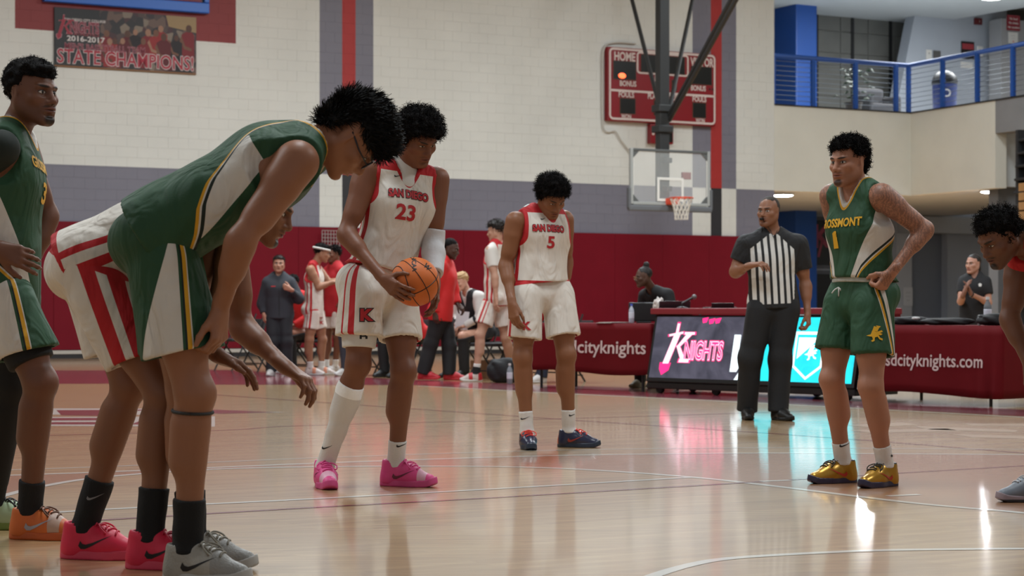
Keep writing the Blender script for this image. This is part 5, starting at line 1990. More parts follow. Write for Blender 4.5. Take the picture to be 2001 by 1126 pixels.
        def attrs(V):
            best = np.full(len(V), 9.0)
            ls, lz, sd = np.zeros(len(V)), np.zeros(len(V)), np.zeros(len(V))
            for H_, e_, hn, sg in hems:
                a = e_ - H_
                t = np.clip(((V - H_) @ a) / (a @ a), 0, 1.2)
                rel = V - (H_ + t[:, None] * a)
                dist = np.linalg.norm(rel, axis=1)
                ad = nrm(a)
                ol = nrm(s.hlat * sg - ad * (s.hlat * sg @ ad))
                fr = np.cross(ol, ad) * (-sg)
                fr = fr if fr @ s.pfront > 0 else -fr
                # the front of the thigh when it points forward is the upper side
                if abs(fr @ s.pfront) < .3:
                    fr = fr if fr @ s.pup > 0 else -fr
                arc = np.arctan2(rel @ fr, rel @ ol) * .12 * q
                use = dist < best
                best = np.where(use, dist, best)
                ls, lz, sd = np.where(use, arc, ls), np.where(use, (e_ - V) @ hn, lz), np.where(use, sg, sd)
            at = {'ls': ls, 'lz': lz, 'wz': np.where(np.abs((V - J['pel']) @ s.pfront) < (.2 if waist_cut else .13) * q, (wl - V) @ s.pup, 1), 'lsd': sd}
            if ls_fn:
                at['ls'] = ls_fn(V)
            if wz_fn:
                at['wz'] = wz_fn(V)
            if panel:
                at['pan'] = panel(ls, lz, sd)
            return at
        return s.part(name, pr, m, voxel or s.bv * .85, attrs, extra, wav, keep=True)

    def trousers(s, m, seed=3, hem=.03, r=(.098, .085, .078), fold=.004, shin=1.0):
        J, q = s.J, s.sc
        wl = J['pel'] + s.pup * .05 * q
        pr = [Prim(J['pel'] - s.pup * .04 * q, wl, .110 * q * s.b, .102 * q * s.b, .035, st=[(s.hlat, 1.4)], cuts=[(wl, s.pup)])]
        for i in (0, 1):
            H_, K_, A_ = J['hip'][i], J['kn'][i], J['an'][i]
            tq = nrm(J['toe'][i])
            pr += [Prim(H_, K_, r[0] * q * s.b, r[1] * q, .04), Prim(H_ + (K_ - H_) * .12 + tq * .02, H_ + (K_ - H_) * .66 + tq * .02, .097 * q * s.b, .08 * q, .03), ellipsoid(H_ - s.pfront * .045 * q, [.096 * q * s.b] * 3, None, .04)]
            d = nrm(A_ - K_)
            e_ = A_ + d * hem
            pr.append(Prim(K_, e_, r[1] * q, r[2] * q, .04, cuts=[(e_, d)]))
        return s.part('trousers', pr, m, s.bv * .95, None, lambda p, v: np.maximum(v, (p - wl) @ s.pup), waves(seed, 26, fold, 8, (1, 1, .7)))

    def sock(s, i, m, top, r=(.040, .050), name='sock', low=.02):
        """sock from the shoe up; top: share of the way from ankle to knee"""
        J, q = s.J, s.sc
        A_, K_ = J['an'][i], J['kn'][i]
        t = nrm(J['toe'][i])
        e_ = A_ + (K_ - A_) * top
        d = nrm(K_ - A_)
        pr = [Prim(A_ - d * low + t * .0, e_, r[0] * q, r[1] * q, .02, cuts=[(e_, d)]), Prim(A_, A_ + t * .05 - Z_ * .04, r[0] * q, r[0] * q, .02)]
        if top > .5:
            bk = -t - d * (-t @ d)
            pr.append(Prim(K_ + (A_ - K_) * .28 + bk * .016 * q, K_ + (A_ - K_) * .45 + bk * .024 * q, .060 * q, .055 * q, .04))
        rb = lambda V: {'sz': (V - A_) @ d}
        return s.part(name, pr, m, max(.006, s.bv * .7), rb, lambda p, v: np.maximum(v, A_[2] - .004 - p[:, 2]), waves(9 + i, 60, .0012, 5), keep=True)

    def sleeve(s, i, m, a0, a1, name='arm_sleeve'):
        """tight sleeve over the arm from a0 to a1 (0 shoulder, 1 elbow, 2 wrist)"""
        J, q = s.J, s.sc
        S_, E_, R_ = J['sh'][i], J['el'][i], J['wr'][i]
        at_ = lambda t: S_ + (E_ - S_) * t if t <= 1 else E_ + (R_ - E_) * (t - 1)
        rr = lambda t: np.interp(t, [0, .5, 1, 1.25, 2], [.072, .068, .056, .058, .037]) * q
        ts = [a0] + [t for t in (.5, 1, 1.25) if a0 < t < a1] + [a1]
        pr = []
        for t0, t1 in zip(ts[:-1], ts[1:]):
            cu = []
            if t0 == a0:
                cu.append((at_(t0), at_(t0) - at_(t1)))
            if t1 == a1:
                cu.append((at_(t1), at_(t1) - at_(t0)))
            pr.append(Prim(at_(t0), at_(t1), rr(t0), rr(t1), .02, cuts=cu))
        return s.part(name, pr, m, .0065, None, None, waves(4, 60, .0012, 5))

    # ------------------------------------------------ shoes
    def shoe(s, i, m_up, m_sole=None, m_lace=None, L=1.0, fine=True, swoosh=None, high=0.0, sides=(1, -1), name='shoe', laces=True, z0=None):
        J, q = s.J, s.sc * L
        A_ = J['an'][i]
        t = nrm(J['toe'][i] * V3(1, 1, 0))
        l_ = np.cross(Z_, t)
        gz = A_[2] - .095 * q if z0 is None else z0
        o = V3(A_[0], A_[1], gz)
        pit = J.get('pitch', (0, 0))[i]
        tt = nrm(t * math.cos(pit) - Z_ * math.sin(pit))
        zz = np.cross(tt, l_) * -1
        zz = zz if zz[2] > 0 else -zz
        W_ = lambda x, y, z_: o + q * (tt * x + l_ * y + zz * z_)
        sol = [Prim(W_(-.038, 0, .0), W_(.09, 0, 0), .040 * q, .044 * q, .02, st=[(zz, 2.5)]), Prim(W_(.09, 0, 0), W_(.175, .004, 0), .045 * q, .037 * q, .03, st=[(zz, 2.5)])]
        fl_, tp = o, W_(0, 0, .036)

        def cut_s(p, v):
            zt = (p - o) @ zz
            xt = (p - o) @ tt
            topz = (.030 + .012 * np.clip(-xt / .07, 0, 1) + .004 * np.clip((xt - .12) / .08, 0, 1)) * q
            toe = .02 * np.clip((xt - .15 * q) / (.06 * q), 0, 1) ** 2 * q
            return np.maximum(np.maximum(v, zt - topz - toe), toe - zt)
        up = [Prim(W_(-.034, 0, .03), W_(-.022, 0, .092 + high), .041 * q, .044 * q, .03), Prim(W_(-.02, 0, .04), W_(.07, 0, .05), .041 * q, .042 * q, .03),
              Prim(W_(.0, 0, .085), W_(.085, 0, .052), .037 * q, .035 * q, .03), Prim(W_(.085, 0, .046), W_(.17, .003, .028), .042 * q, .032 * q, .04), Prim(W_(.028, 0, .095 + high), W_(.06, 0, .072), .026 * q, .03 * q, .02),
              Prim(W_(.02, 0, .09), W_(.012, 0, .127 + high), .02 * q, .017 * q, .015, st=[(l_, 1.5)])]

        def cut_u(p, v):
            zt = (p - o) @ zz
            xt, yt = (p - o) @ tt, (p - o) @ l_
            v = np.maximum(v, .012 * q - zt)
            # opening for the ankle
            rr = np.sqrt((xt + .008 * q) ** 2 + (yt * 1.05) ** 2)
            hole = np.maximum(rr - .042 * q, (.082 + high) * q - zt)
            v = np.maximum(v, zt - (.112 + high + .12 * np.clip(xt / q - .01, 0, .2)) * q)
            return np.maximum(v, -hole)
        hv = .0042 if (s.fine and fine) else .008

        def at_u(V):
            rel = (V - o) / q
            return {'sx': rel @ tt, 'sy': rel @ l_, 'sz': rel @ zz}
        sh_ = s.part(name, up, m_up, hv, at_u, cut_u, None, keep=True)
        bvh = s.bvh
        s.part('sole', sol, m_sole or m_up, hv, at_u, cut_s, None, parent=sh_)
        if s.fine and fine and m_lace and laces:
            for k in range(5):
                x = .05 + k * .017
                pts = []
                for j in range(7):
                    y = -.024 + .008 * j
                    p0 = W_(x + .004 * (1 if k % 2 else -1) * (j - 3) / 3, y, .2)
                    hit = bvh.ray_cast(Vector(p0), Vector(-zz))[0]
                    if hit:
                        pts.append(np.array(hit) + zz * .003)
                if len(pts) > 2:
                    MB().tube(pts, .0033 * q, 5).build('lace', m_lace, sh_, s.base, True)
            for sg in (1, -1):
                a = W_(.05, 0, .098)
                pts = smooth_pts([a, a + q * (tt * .01 + l_ * sg * .02 + zz * .016), a + q * (tt * .03 + l_ * sg * .045 + zz * .006), a + q * (tt * .045 + l_ * sg * .042 - zz * .012), a + q * (tt * .022 + l_ * sg * .016 + zz * .0), a], 4)
                MB().tube(pts, .0032 * q, 5).build('lace', m_lace, sh_, s.base, True)
                pts = smooth_pts([a, a + q * (tt * .02 + l_ * sg * .02 + zz * .008), a + q * (tt * .05 + l_ * sg * .03 - zz * .014)], 4)
                MB().tube(pts, .0028 * q, 5).build('lace', m_lace, sh_, s.base, True)
        if swoosh:
            for sg in sides:
                decal('swoosh', poly2d([[(x * q, y * q) for x, y in SWOOSH]], .012), W_(.055, sg * .1, .058), tt, zz, -sg * l_, bvh, .0022, swoosh, sh_, s.base, reach=.12)
        return sh_


SWOOSH = [(-.045, .004), (-.052, -.012), (-.045, -.022), (-.03, -.022), (.0, -.010), (.06, .022), (.0, -.001), (-.026, -.008), (-.038, -.006)]


def decal(name, vf, org, u, v, dirn, bvh, off, m, parent, base, reach=.35):
    """print that follows the surface below it"""
    V2, Fc = vf
    out, ok = [], []
    dn = Vector(dirn)
    for x, y in V2:
        p0 = org + u * x + v * y - dirn * reach * .5
        hit = bvh.ray_cast(Vector(p0), dn, reach * 1.6)
        ok.append(hit[0] is not None)
        out.append(np.array(hit[0]) + np.array(hit[1]) * off * (1 if hit[1].dot(dn) < 0 else -1) if hit[0] is not None else p0)
    Fc = [f for f in Fc if all(ok[i] for i in f)]
    if not Fc:
        return None
    used = sorted({i for f in Fc for i in f})
    mp = {k: i for i, k in enumerate(used)}
    return mesh_obj(name, [out[i] for i in used], [[mp[i] for i in f] for f in Fc], m, parent, base, True)


# ---------------------------------------------------------------- hair
def tri_strands(roots, dirs, n_seg, length, width, curl, seed, grav=0.0, taper=.4):
    """thin flat locks: each a curling strip"""
    r = np.random.RandomState(seed)
    n = len(roots)
    L = length * r.uniform(.6, 1.3, n)
    side = np.cross(dirs, r.normal(size=(n, 3)))
    side /= np.linalg.norm(side, axis=1)[:, None] + 1e-9
    bn = np.cross(dirs, side)
    V = np.zeros((n, n_seg + 1, 2, 3))
    ph = r.uniform(0, 6.28, n)
    for j in range(n_seg + 1):
        t = j / n_seg
        ang = ph + t * curl[1]
        c = roots + dirs * (L * t)[:, None] + curl[0] * t ** .5 * (side * np.cos(ang)[:, None] + bn * np.sin(ang)[:, None]) - np.array([0, 0, grav]) * (t * t * L)[:, None]
        w_ = width * (1 - t * (1 - taper))
        wd = side * np.sin(ang)[:, None] - bn * np.cos(ang)[:, None]
        V[:, j, 0], V[:, j, 1] = c - wd * w_ / 2, c + wd * w_ / 2
    Fc = []
    st = np.arange(n) * (n_seg + 1) * 2
    for j in range(n_seg):
        Fc.append(np.stack([st + 2 * j, st + 2 * j + 1, st + 2 * j + 3, st + 2 * j + 2], 1))
    return V.reshape(-1, 3), np.concatenate(Fc)


def vert_normals(V, Fq):
    n = np.zeros_like(V)
    fn = np.cross(V[Fq[:, 2]] - V[Fq[:, 0]], V[Fq[:, 3]] - V[Fq[:, 1]])
    for k in range(4):
        np.add.at(n, Fq[:, k], fn)
    return n / (np.linalg.norm(n, axis=1)[:, None] + 1e-12)


def hair(pn, m, shape, cut, noise=None, vox=.005, locks=0, lock=None, seed=1, name='hair', comb=None):
    """shape: ellipsoids (centre, radii) in head coordinates; cut: fn(head coords)->distance, kept where < 0"""
    r, f, u = pn.hax
    q = pn.sc * pn.J.get('hs', 1.0)
    c = pn.J['head']
    pr = [ellipsoid(c + q * (r * e_[0][0] + f * e_[0][1] + u * e_[0][2]), [q * x for x in e_[1]], (r, f, u), .02 * q) for e_ in shape]

    def extra(p, v):
        rel = (p - c) / q
        h_ = np.stack([rel @ r, rel @ f, rel @ u], 1)
        return np.maximum(v, cut(h_) * q)
    V, Fq = surf(pr, vox, extra=extra, noise=noise)
    parts = [(V, Fq)]
    if locks:
        N_ = vert_normals(V, Fq)
        rel = (V - c) / q
        ok = np.where(np.stack([rel @ r, rel @ f, rel @ u], 1)[:, 2] > -.2)[0]
        rs = np.random.RandomState(seed)
        ids = rs.choice(ok, locks)
        d = N_[ids] + rs.normal(size=(locks, 3)) * lock.get('jit', .35)
        if comb is not None:
            cv = comb((V[ids] - c) / q, r, f, u)
            cv = cv - N_[ids] * np.einsum('ij,ij->i', cv, N_[ids])[:, None]
            d = d * lock.get('lift', .3) + cv
        d /= np.linalg.norm(d, axis=1)[:, None]
        parts.append(tri_strands(V[ids] - N_[ids] * .004, d, lock.get('seg', 4), lock['len'] * q, lock['w'] * q, lock.get('curl', (.004, 5)), seed + 1, lock.get('grav', 0)))
    V, Fq = merge(*parts)
    return fast_mesh(name, V, Fq, m, pn.root, pn.base)


HAIR = mat('hair_black', srgb(15, 12, 12), .8, spec=.15)
HAIR_B = mat('hair_dark_brown', srgb(30, 22, 18), .55, spec=.35)


def afro(pn, grow=1.0, seed=1, locks=2600, m=HAIR, front=.03, back=-.05, off=(0, 0, 0), rad=(.112, .118, .098)):
    def cut(h_):
        x, y, z_ = h_[:, 0], h_[:, 1], h_[:, 2]
        face = .062 - z_ - .35 * np.clip(.06 - y, 0, 1) * 2 + np.clip(np.abs(x) - .055, 0, 1) * -.9     # hairline over the brow
        return np.where(y > .02, np.maximum(face, -.5), back - z_ + .2 * (y - .0))
    o = np.array(off)
    hair(pn, m, [((o[0], -.018 + o[1], .052 + o[2]), tuple(v * grow for v in rad)), ((0, -.04, .01), (.088 * grow, .085 * grow, .075 * grow))], cut, waves(seed, 130, .0065, 12), .005, locks,
         dict(len=.026, w=.0055, curl=(.006, 9), jit=.6, seg=5), seed)

# ---------------------------------------------------------------- people: helpers and cloth
def jt(D, **kw):
    """joints from (pixel x, pixel y, depth offset) in metres behind D; an: (pixel x, depth offset[, height])"""
    J = {}

    def one(v):
        return P(v[0], v[1], D + (v[2] if len(v) > 2 else 0))
    for k, v in kw.items():
        if k in ('hd', 'hu'):
            J[k] = nrm(v)
        elif k in ('hs',):
            J[k] = v
        elif k == 'pitch':
            J[k] = v
        elif k == 'toe':
            J[k] = [nrm(V3(a[0], a[1], 0)) for a in v]
        elif k == 'an':
            J[k] = []
            for a in v:
                q = P(a[0], HY, D + a[1])
                J[k].append(V3(q[0], q[1], a[2] if len(a) > 2 else .095))
        elif isinstance(v, list):
            J[k] = [one(a) for a in v]
        else:
            J[k] = one(v)
    J['foot_base'] = V3(*(((J['an'][0] + J['an'][1]) / 2)[:2]), 0.0)
    return J


def lens(J, who):
    L = lambda a, b: float(np.linalg.norm(a - b))
    print('LEN', who, 'sh %.2f hip %.2f spine %.2f' % (L(*J['sh']), L(*J['hip']), L((J['hip'][0] + J['hip'][1]) / 2, J['neck'])),
          'arm', ['%.2f/%.2f' % (L(J['sh'][i], J['el'][i]), L(J['el'][i], J['wr'][i])) for i in (0, 1)], 'leg', ['%.2f/%.2f' % (L(J['hip'][i], J['kn'][i]), L(J['kn'][i], J['an'][i])) for i in (0, 1)])


NO = (0, 0, 0, 0)
C_RED, C_WHITE, C_GREEN, C_DGREEN, C_YEL = srgb(186, 26, 34), srgb(222, 214, 204), srgb(30, 72, 44), srgb(12, 30, 24), srgb(216, 158, 26)
C_OFF = srgb(214, 208, 200)


def two(a, b, lo, hi):
    return [(lo, NO), (a, b), (hi, NO)]


def white_jersey(nm):
    return layered(nm, C_WHITE, [
        ('th', -.25, .25, [(-.25, NO), (-.045, C_RED), (-.028, C_WHITE), (-.004, C_RED), (.018, NO)]),
        ('yk', -.3, .3, [(-.3, NO), (-.028, C_RED)]),
        ('arm', -.05, .2, [(-.05, C_RED), (.020, NO)]),
        ('nck', -.05, .2, [(-.05, C_RED), (.019, NO)]),
        ('tz', -.1, .9, [(-.1, C_RED), (.012, NO)])], rough=.75, bump=.25)


def white_shorts(nm, sh=0.0):
    return layered(nm, C_WHITE, [
        ('ls', -.4, .4, [(-.4, NO), (-.050 + sh, C_RED), (-.036 + sh, C_WHITE), (-.006 + sh, C_RED), (.028 + sh, NO)]),
        ('wz', -.1, .5, [(-.1, C_RED), (.022, NO)])], rough=.75, bump=.25)


WJ, WSH, WSH_F, WSH_23 = white_jersey('white_jersey_cloth'), white_shorts('white_shorts_cloth'), layered('white_shorts_cloth_b', C_WHITE, [('ls', -.4, .4, [(-.4, NO), (0, C_RED), (.05, C_WHITE), (.08, C_RED), (.125, NO)]), ('wz', -.1, .5, [(-.1, C_RED), (.045, NO)])], rough=.75, bump=.25), white_shorts('white_shorts_cloth_c', .035)
GJ = layered('green_jersey_cloth', C_GREEN, [
    ('pan', -.2, .2, [(-.2, NO), (0, C_OFF)]),
    ('str', -.2, .3, [(-.2, NO), (-.004, C_YEL), (.010, C_OFF), (.017, C_DGREEN), (.033, NO)]),
    ('nck', -.05, .2, [(-.05, C_OFF), (.010, C_YEL), (.020, C_GREEN), (.021, NO)])], rough=.7, bump=.25)
GSH = layered('green_shorts_cloth', C_GREEN, [
    ('pan', -.3, .3, [(-.3, NO), (0, C_OFF)]),
    ('str', -.3, .3, [(-.3, NO), (-.014, C_DGREEN), (-.006, C_YEL), (.008, C_OFF), (.014, NO)]),
    ], rough=.7, bump=.25)


def g_make(ths, tzs, fr, fs, top):
    """side panel of the jersey: stripe height over the arc from the side seam, white above it"""
    def fn(th, tz, x, y):
        fn.s = tz - np.interp(th, ths, tzs)
        return np.minimum(np.minimum(np.minimum(fn.s - .033, fr - fs * (tz - .1) - th), th + .10), top - tz)
    return fn


g_panel = g_make([-.22, -.14, -.08, -.04, 0, .05, .1, .13, .22], [.66, .52, .38, .28, .21, .155, .09, .02, -.3], .085, .25, .47)
g_panel_1 = g_make([-.22, -.14, -.08, -.04, 0, .05, .1, .125, .22], [.30, .27, .23, .20, .16, .10, .035, -.02, -.3], .12, .34, .45)


def gs_make(s0, s1, b0, b1):
    """side panel of the shorts: stripe from s0 at the hem to s1 at the waist, white from it back to b0..b1"""
    def fn(ls, lz, sd):
        t = np.clip(lz / .40, 0, 1.2)
        fn.s = ls - (s0 + (s1 - s0) * t)
        return np.minimum(-fn.s - .02, ls - (b0 + (b1 - b0) * t))
    return fn


gs_panel, gs_panel_1 = gs_make(.035, .11, -.14, .08), gs_make(-.05, .115, -.085, .06)


class Player(Person):
    def tank(s, m, **kw):
        o = Person.tank(s, m, **kw)
        me = o.data
        n = len(me.vertices)
        co = np.empty(n * 3, np.float32)
        me.vertices.foreach_get('co', co)
        V = co.reshape(-1, 3) + s.base
        me.attributes.new('yk', 'FLOAT', 'POINT').data.foreach_set('value', ((V - s.J['neck']) @ s.up).astype(np.float32))
        if kw.get('panel') is not None:
            me.attributes.new('str', 'FLOAT', 'POINT').data.foreach_set('value', kw['panel'].s.astype(np.float32))
        return o

    def shorts(s, m, **kw):
        o = Person.shorts(s, m, **kw)
        if kw.get('panel') is not None:
            o.data.attributes.new('str', 'FLOAT', 'POINT').data.foreach_set('value', kw['panel'].s.astype(np.float32))
        return o

    def on(s, px, py):
        """point of the last garment that lies behind this pixel"""
        d = nrm(P(px, py, 1.0) - V3(0, 0, CH))
        h = s.bvh.ray_cast(Vector((0, 0, CH)), Vector(d))[0]
        return np.array(h) if h is not None else P(px, py, s.base[1])

    def letters(s, txt, px, py, Y, width, height, m, m_out=None, bold=.03, out=.045, u=None, v=None, dirn=None, off=.004, o=None, parent=None, arch=0.0):
        u = s.lat if u is None else u
        v = s.up if v is None else v
        dirn = -s.front if dirn is None else dirn
        org = s.on(px, py) if o is None else o
        sx = fit_text(txt, width, bold) / height
        for mm, bo, of in ((m_out, bold + out, off * .6), (m, bold, off)):
            if mm is None:
                continue
            V2, F2 = text2d(txt, height, bo, sx, sub=.014)
            V2[:, 1] += arch * (1 - (2 * V2[:, 0] / width) ** 2)
            decal('lettering', (V2, F2), org, u, v, dirn, s.bvh, of, mm, parent or s.root, s.base, reach=.5)


SK = lambda nm, c, **kw: skin_material(nm, c, kw.pop('lip', tuple(x * .72 for x in c[:3]) + (1,)), kw.pop('brow', srgb(16, 12, 11)), **kw)
SOCK_W = layered('sock_white', srgb(220, 216, 212), [('sz', -.1, .4, [(-.1, NO)])], rough=.85, bump=.5, bscale=150)
SOCK_B = layered('sock_black', srgb(18, 18, 20), [], rough=.85, bump=.5, bscale=150)
INK_R, INK_B, INK_Y, INK_W = mat('print_red_cloth', srgb(178, 26, 34), .6), mat('print_black_cloth', srgb(24, 20, 24), .6), mat('print_yellow_cloth', srgb(222, 166, 24), .6), mat('print_white_cloth', srgb(216, 214, 210), .6)
ball_m = None


def sock_mark(pn, px, py, Y, m, dirn=None, sz=.55):
    decal('swoosh', poly2d([[(x * sz, y * sz) for x, y in SWOOSH]], .01), P(px, py, Y), X_, Z_, Y_ if dirn is None else dirn, pn.bvh, .002, m, pn.root, pn.base, reach=.3)


def pink_shoe(nm, base, sole, toe):
    return layered(nm, base, [('sz', 0, .2, [(0, NO)]), ('sx', -.1, .25, [(-.1, NO), (.125, toe), (.165, base)])], rough=.5, noise=.1), layered(nm + '_sole', sole, [], rough=.5, noise=.05)


# ---------------------------------------------------------------- the ball holder, number 23
def build_23():
    D = 10.0
    J = jt(D, sh=[(716, 338, -.06), (853, 352, .10)], el=[(676, 458, -.14), (846, 476, .08)], wr=[(750, 545, -.30), (850, 556, -.12)], chest=(779, 412, .03), waist=(752, 492, .03), neck=(788, 330, .04),
           hip=[(706, 555, -.08), (770, 558, .09)], kn=[(700, 712, -.13), (788, 726, -.04)], an=[(634, .0), (773, .04)], toe=[(.22, -1), (.93, -.38)],
           head=(818, 270, -.02), hd=(.60, -.70, -.60), hu=(.15, -.3, .95))
    lens(J, '23')
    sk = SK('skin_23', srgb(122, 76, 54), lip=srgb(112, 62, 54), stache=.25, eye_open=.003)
    p = Player('player in white number 23 uniform holding the basketball, large curly black hair', J['foot_base'], J, sk, 1.0, .98)
    bc = P(811, 551, D - .25)
    p.hands = [dict(d=V3(.62, -.52, -.52), n=(.70, .72, -.05), side=-1, curl=[(.30, .42, .3)] * 4, spread=.10, thumb=(.55, .8, .2)),
               dict(d=V3(-.02, -.3, -.85), n=(-.75, -.2, .35), side=1, curl=[(.25, .4, .3)] * 4, spread=.09, thumb=(.65, .75, .2))]
    p.body()
    afro(p, .98, 5, 3200, rad=(.120, .124, .106))
    p.tank(WJ, hem=-.07, loose=.018, seed=3, fold=.004, vneck=.13)
    L = P(797, 385, D - .2)
    p.letters('SAN DIEGO', 799, 383, D - .05, .215, .052, INK_R, INK_B, .05, .05, arch=.006)
    p.letters('23', 794, 417, D - .05, .108, .105, INK_R, None, .03, off=.003)
    decal('swoosh', poly2d([[(x * .42, y * .42) for x, y in SWOOSH]], .01), P(768, 345, D), p.lat, p.up, -p.front, p.bvh, .003, INK_B, p.root, p.base, reach=.5)
    decal('shoulder_patch', poly2d([[(-.018, -.012), (.018, -.012), (.018, .012), (-.018, .012)]], .01), J['sh'][0] * .62 + J['neck'] * .38, p.lat, p.front, -p.up, p.bvh, .003, INK_W, p.root, p.base, reach=.4)
    p.part('undershirt', [Prim(J['neck'] - p.up * .09 + p.front * .02, J['neck'] + p.up * .012 + p.front * .004, .083, .066, .02, st=[(p.lat, 1.12)])], mat('undershirt_white', srgb(216, 212, 206), .8), .006)
    p.shorts(WSH_23, length=.64, flare=.122, seed=4, fold=.0045, waist_r=.112, waist_up=.115)
    p.letters('K', 714, 617, D - .1, .062, .075, INK_R, INK_B, .06, .06, u=X_, v=Z_, dirn=Y_)
    for i, t in ((0, .80),):
        e_ = J['hip'][i] + (J['kn'][i] - J['hip'][i]) * t
        d = nrm(J['kn'][i] - J['hip'][i])
        p.part('compression_short', [Prim(J['hip'][i] + d * .15, e_ + d * .05, .098, .078, .02, cuts=[(e_, d)])], mat('undershirt_white', srgb(216, 212, 206), .8), .007, keep=True)
        decal('brand_mark', text2d('H', .035, .04, 1.6, sub=.01), P(716, 657, D), X_, Z_, Y_, p.bvh, .002, INK_B, p.root, p.base, reach=.5)
    p.sleeve(1, mat('sleeve_white', srgb(206, 204, 206), .8, bump=.2, bscale=60), .78, 1.75)
    p.sock(0, SOCK_W, .80, (.041, .062), 'leg_sleeve')
    p.sock(0, SOCK_W, .26, (.044, .047))
    sock_mark(p, 642, 872, D, INK_B)
    p.sock(1, SOCK_W, .28, (.044, .047))
    sock_mark(p, 786, 869, D, INK_B)
    up, so = pink_shoe('shoe_pink', srgb(226, 74, 142), srgb(214, 78, 138), srgb(226, 170, 190))
    lc = mat('lace_pink', srgb(226, 84, 150), .6)
    for i in (0, 1):
        p.shoe(i, up, so, lc, 1.08, swoosh=mat('swoosh_plum', srgb(110, 34, 62), .4), z0=0, high=.012)
    # the ball
    global ball_m
    ball_m = layered('ball_leather', srgb(206, 104, 36), [], rough=.55, bump=.35, bscale=420, noise=.12)
    b = empty('basketball', bc)
    tag(b, 'orange basketball with black seams held by the number 23 player', 'basketball')
    bm = bmesh.new()
    bmesh.ops.create_uvsphere(bm, u_segments=48, v_segments=32, radius=.1205)
    me = bpy.data.meshes.new('leather_ball')
    bm.to_mesh(me)
    bm.free()
    me.polygons.foreach_set('use_smooth', [True] * len(me.polygons))
    me.materials.append(ball_m)
    o = bpy.data.objects.new('leather_ball', me)
    COL.objects.link(o)
    o.parent = b
    rot = Matrix.Rotation(math.radians(-24), 3, 'Y') @ Matrix.Rotation(math.radians(28), 3, 'X') @ Matrix.Rotation(math.radians(20), 3, 'Z')
    seam = mat('seam_black', srgb(22, 18, 16), .6)
    R_ = .1208
    cur = [[(math.cos(a), math.sin(a), 0) for a in np.linspace(0, 2 * math.pi, 49)], [(0, math.cos(a), math.sin(a)) for a in np.linspace(0, 2 * math.pi, 49)]]
    for sg in (1, -1):
        cur.append([(sg * (.55 + .22 * math.cos(2 * a)), math.cos(a), math.sin(a)) for a in np.linspace(0, 2 * math.pi, 49)])
    for c_ in cur:
        pts = [np.array(rot @ Vector(q).normalized()) * R_ for q in c_]
        MB().tube(pts, .0022, 5, caps=False).build('seam', seam, b)
    bv = BVHTree.FromPolygons([tuple(v.co) for v in me.vertices], [tuple(f.vertices) for f in me.polygons])
    decal('lettering', text2d('NCAA', .03, .03, .9, sub=.008), V3(-.002, 0, .088), nrm(V3(.1, 0, -1)), nrm(V3(1, 0, .1)), Y_, bv, .0012, seam, b, None, reach=.5)
    decal('lettering', text2d('W', .03, .04, 1.1, sub=.008), V3(.062, 0, .07), nrm(V3(.7, 0, -.7)), nrm(V3(.7, 0, .7)), Y_, bv, .0012, seam, b, None, reach=.5)
    return p


# ---------------------------------------------------------------- number 5
def build_5():
    D = 12.85
    J = jt(D, sh=[(1007, 434, -.08), (1102, 431, .12)], el=[(988, 518, -.06), (1106, 510, .2)], wr=[(1001, 594, -.20), (1100, 580, .12)], chest=(1060, 466, .03), waist=(1052, 520, .02), neck=(1062, 410, .03),
           hip=[(1028, 562, -.04), (1086, 562, .06)], kn=[(1021, 700, -.1), (1106, 694, -.02)], an=[(1030, -.08), (1112, .05)], toe=[(.12, -1), (.95, -.32)],
           head=(1078, 384, -.06), hd=(.40, -.72, -.66), hu=(.15, -.4, .9))
    lens(J, '5')
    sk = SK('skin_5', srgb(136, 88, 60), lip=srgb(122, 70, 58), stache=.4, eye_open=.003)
    p = Player('player in white number 5 uniform looking down, navy shoes with orange laces', J['foot_base'], J, sk, .99, .97)
    p.hands = [dict(d=V3(.14, -.25, -1), n=(.55, .7, .1), side=-1, curl=.42, spread=.02, thumb=(.85, .35, .3)), dict(d=V3(-.1, 0, -1), n=(-.6, .6, 0), side=1, curl=.35, spread=.02, thumb=(.85, .4, .3))]
    p.body()
    afro(p, .96, 8, 2600, rad=(.112, .116, .098))
    p.tank(WJ, hem=-.02, loose=.02, seed=7, fold=.004, vneck=.10)
    p.letters('SAN DIEGO', 1074, 448, D - .1, .22, .056, INK_R, INK_B, .05, .05, arch=.004)
    p.letters('5', 1077, 475, D - .1, .052, .105, INK_R, None, .03, off=.003)
    decal('swoosh', poly2d([[(x * .42, y * .42) for x, y in SWOOSH]], .01), P(1044, 428, D), p.lat, p.up, -p.front, p.bvh, .003, INK_B, p.root, p.base, reach=.5)
    decal('shoulder_patch', poly2d([[(-.018, -.012), (.018, -.012), (.018, .012), (-.018, .012)]], .01), J['sh'][0] * .62 + J['neck'] * .38, p.lat, p.front, -p.up, p.bvh, .003, INK_W, p.root, p.base, reach=.4)
    p.shorts(WSH, length=.73, flare=.122, seed=8, fold=.0045, waist_r=.108, waist_up=.045)
    p.letters('K', 1028, 638, D - .1, .055, .068, INK_R, None, .06, .06, u=X_, v=Z_, dirn=Y_)
    for i, (mx, my) in ((0, (1026, 815)), (1, (1120, 810))):
        p.sock(i, SOCK_W, .30, (.043, .046))
        sock_mark(p, mx, my, D, INK_B)
    up = layered('shoe_navy', srgb(36, 40, 66), [('sx', -.1, .25, [(-.1, srgb(188, 84, 40)), (-.062, NO)])], rough=.3, noise=.1)
    so = layered('shoe_navy_sole', srgb(34, 44, 60), [], rough=.45)
    for i in (0, 1):
        p.shoe(i, up, so, mat('lace_orange', srgb(226, 60, 40), .6), 1.02, swoosh=mat('swoosh_rust', srgb(150, 52, 44), .4), z0=0)


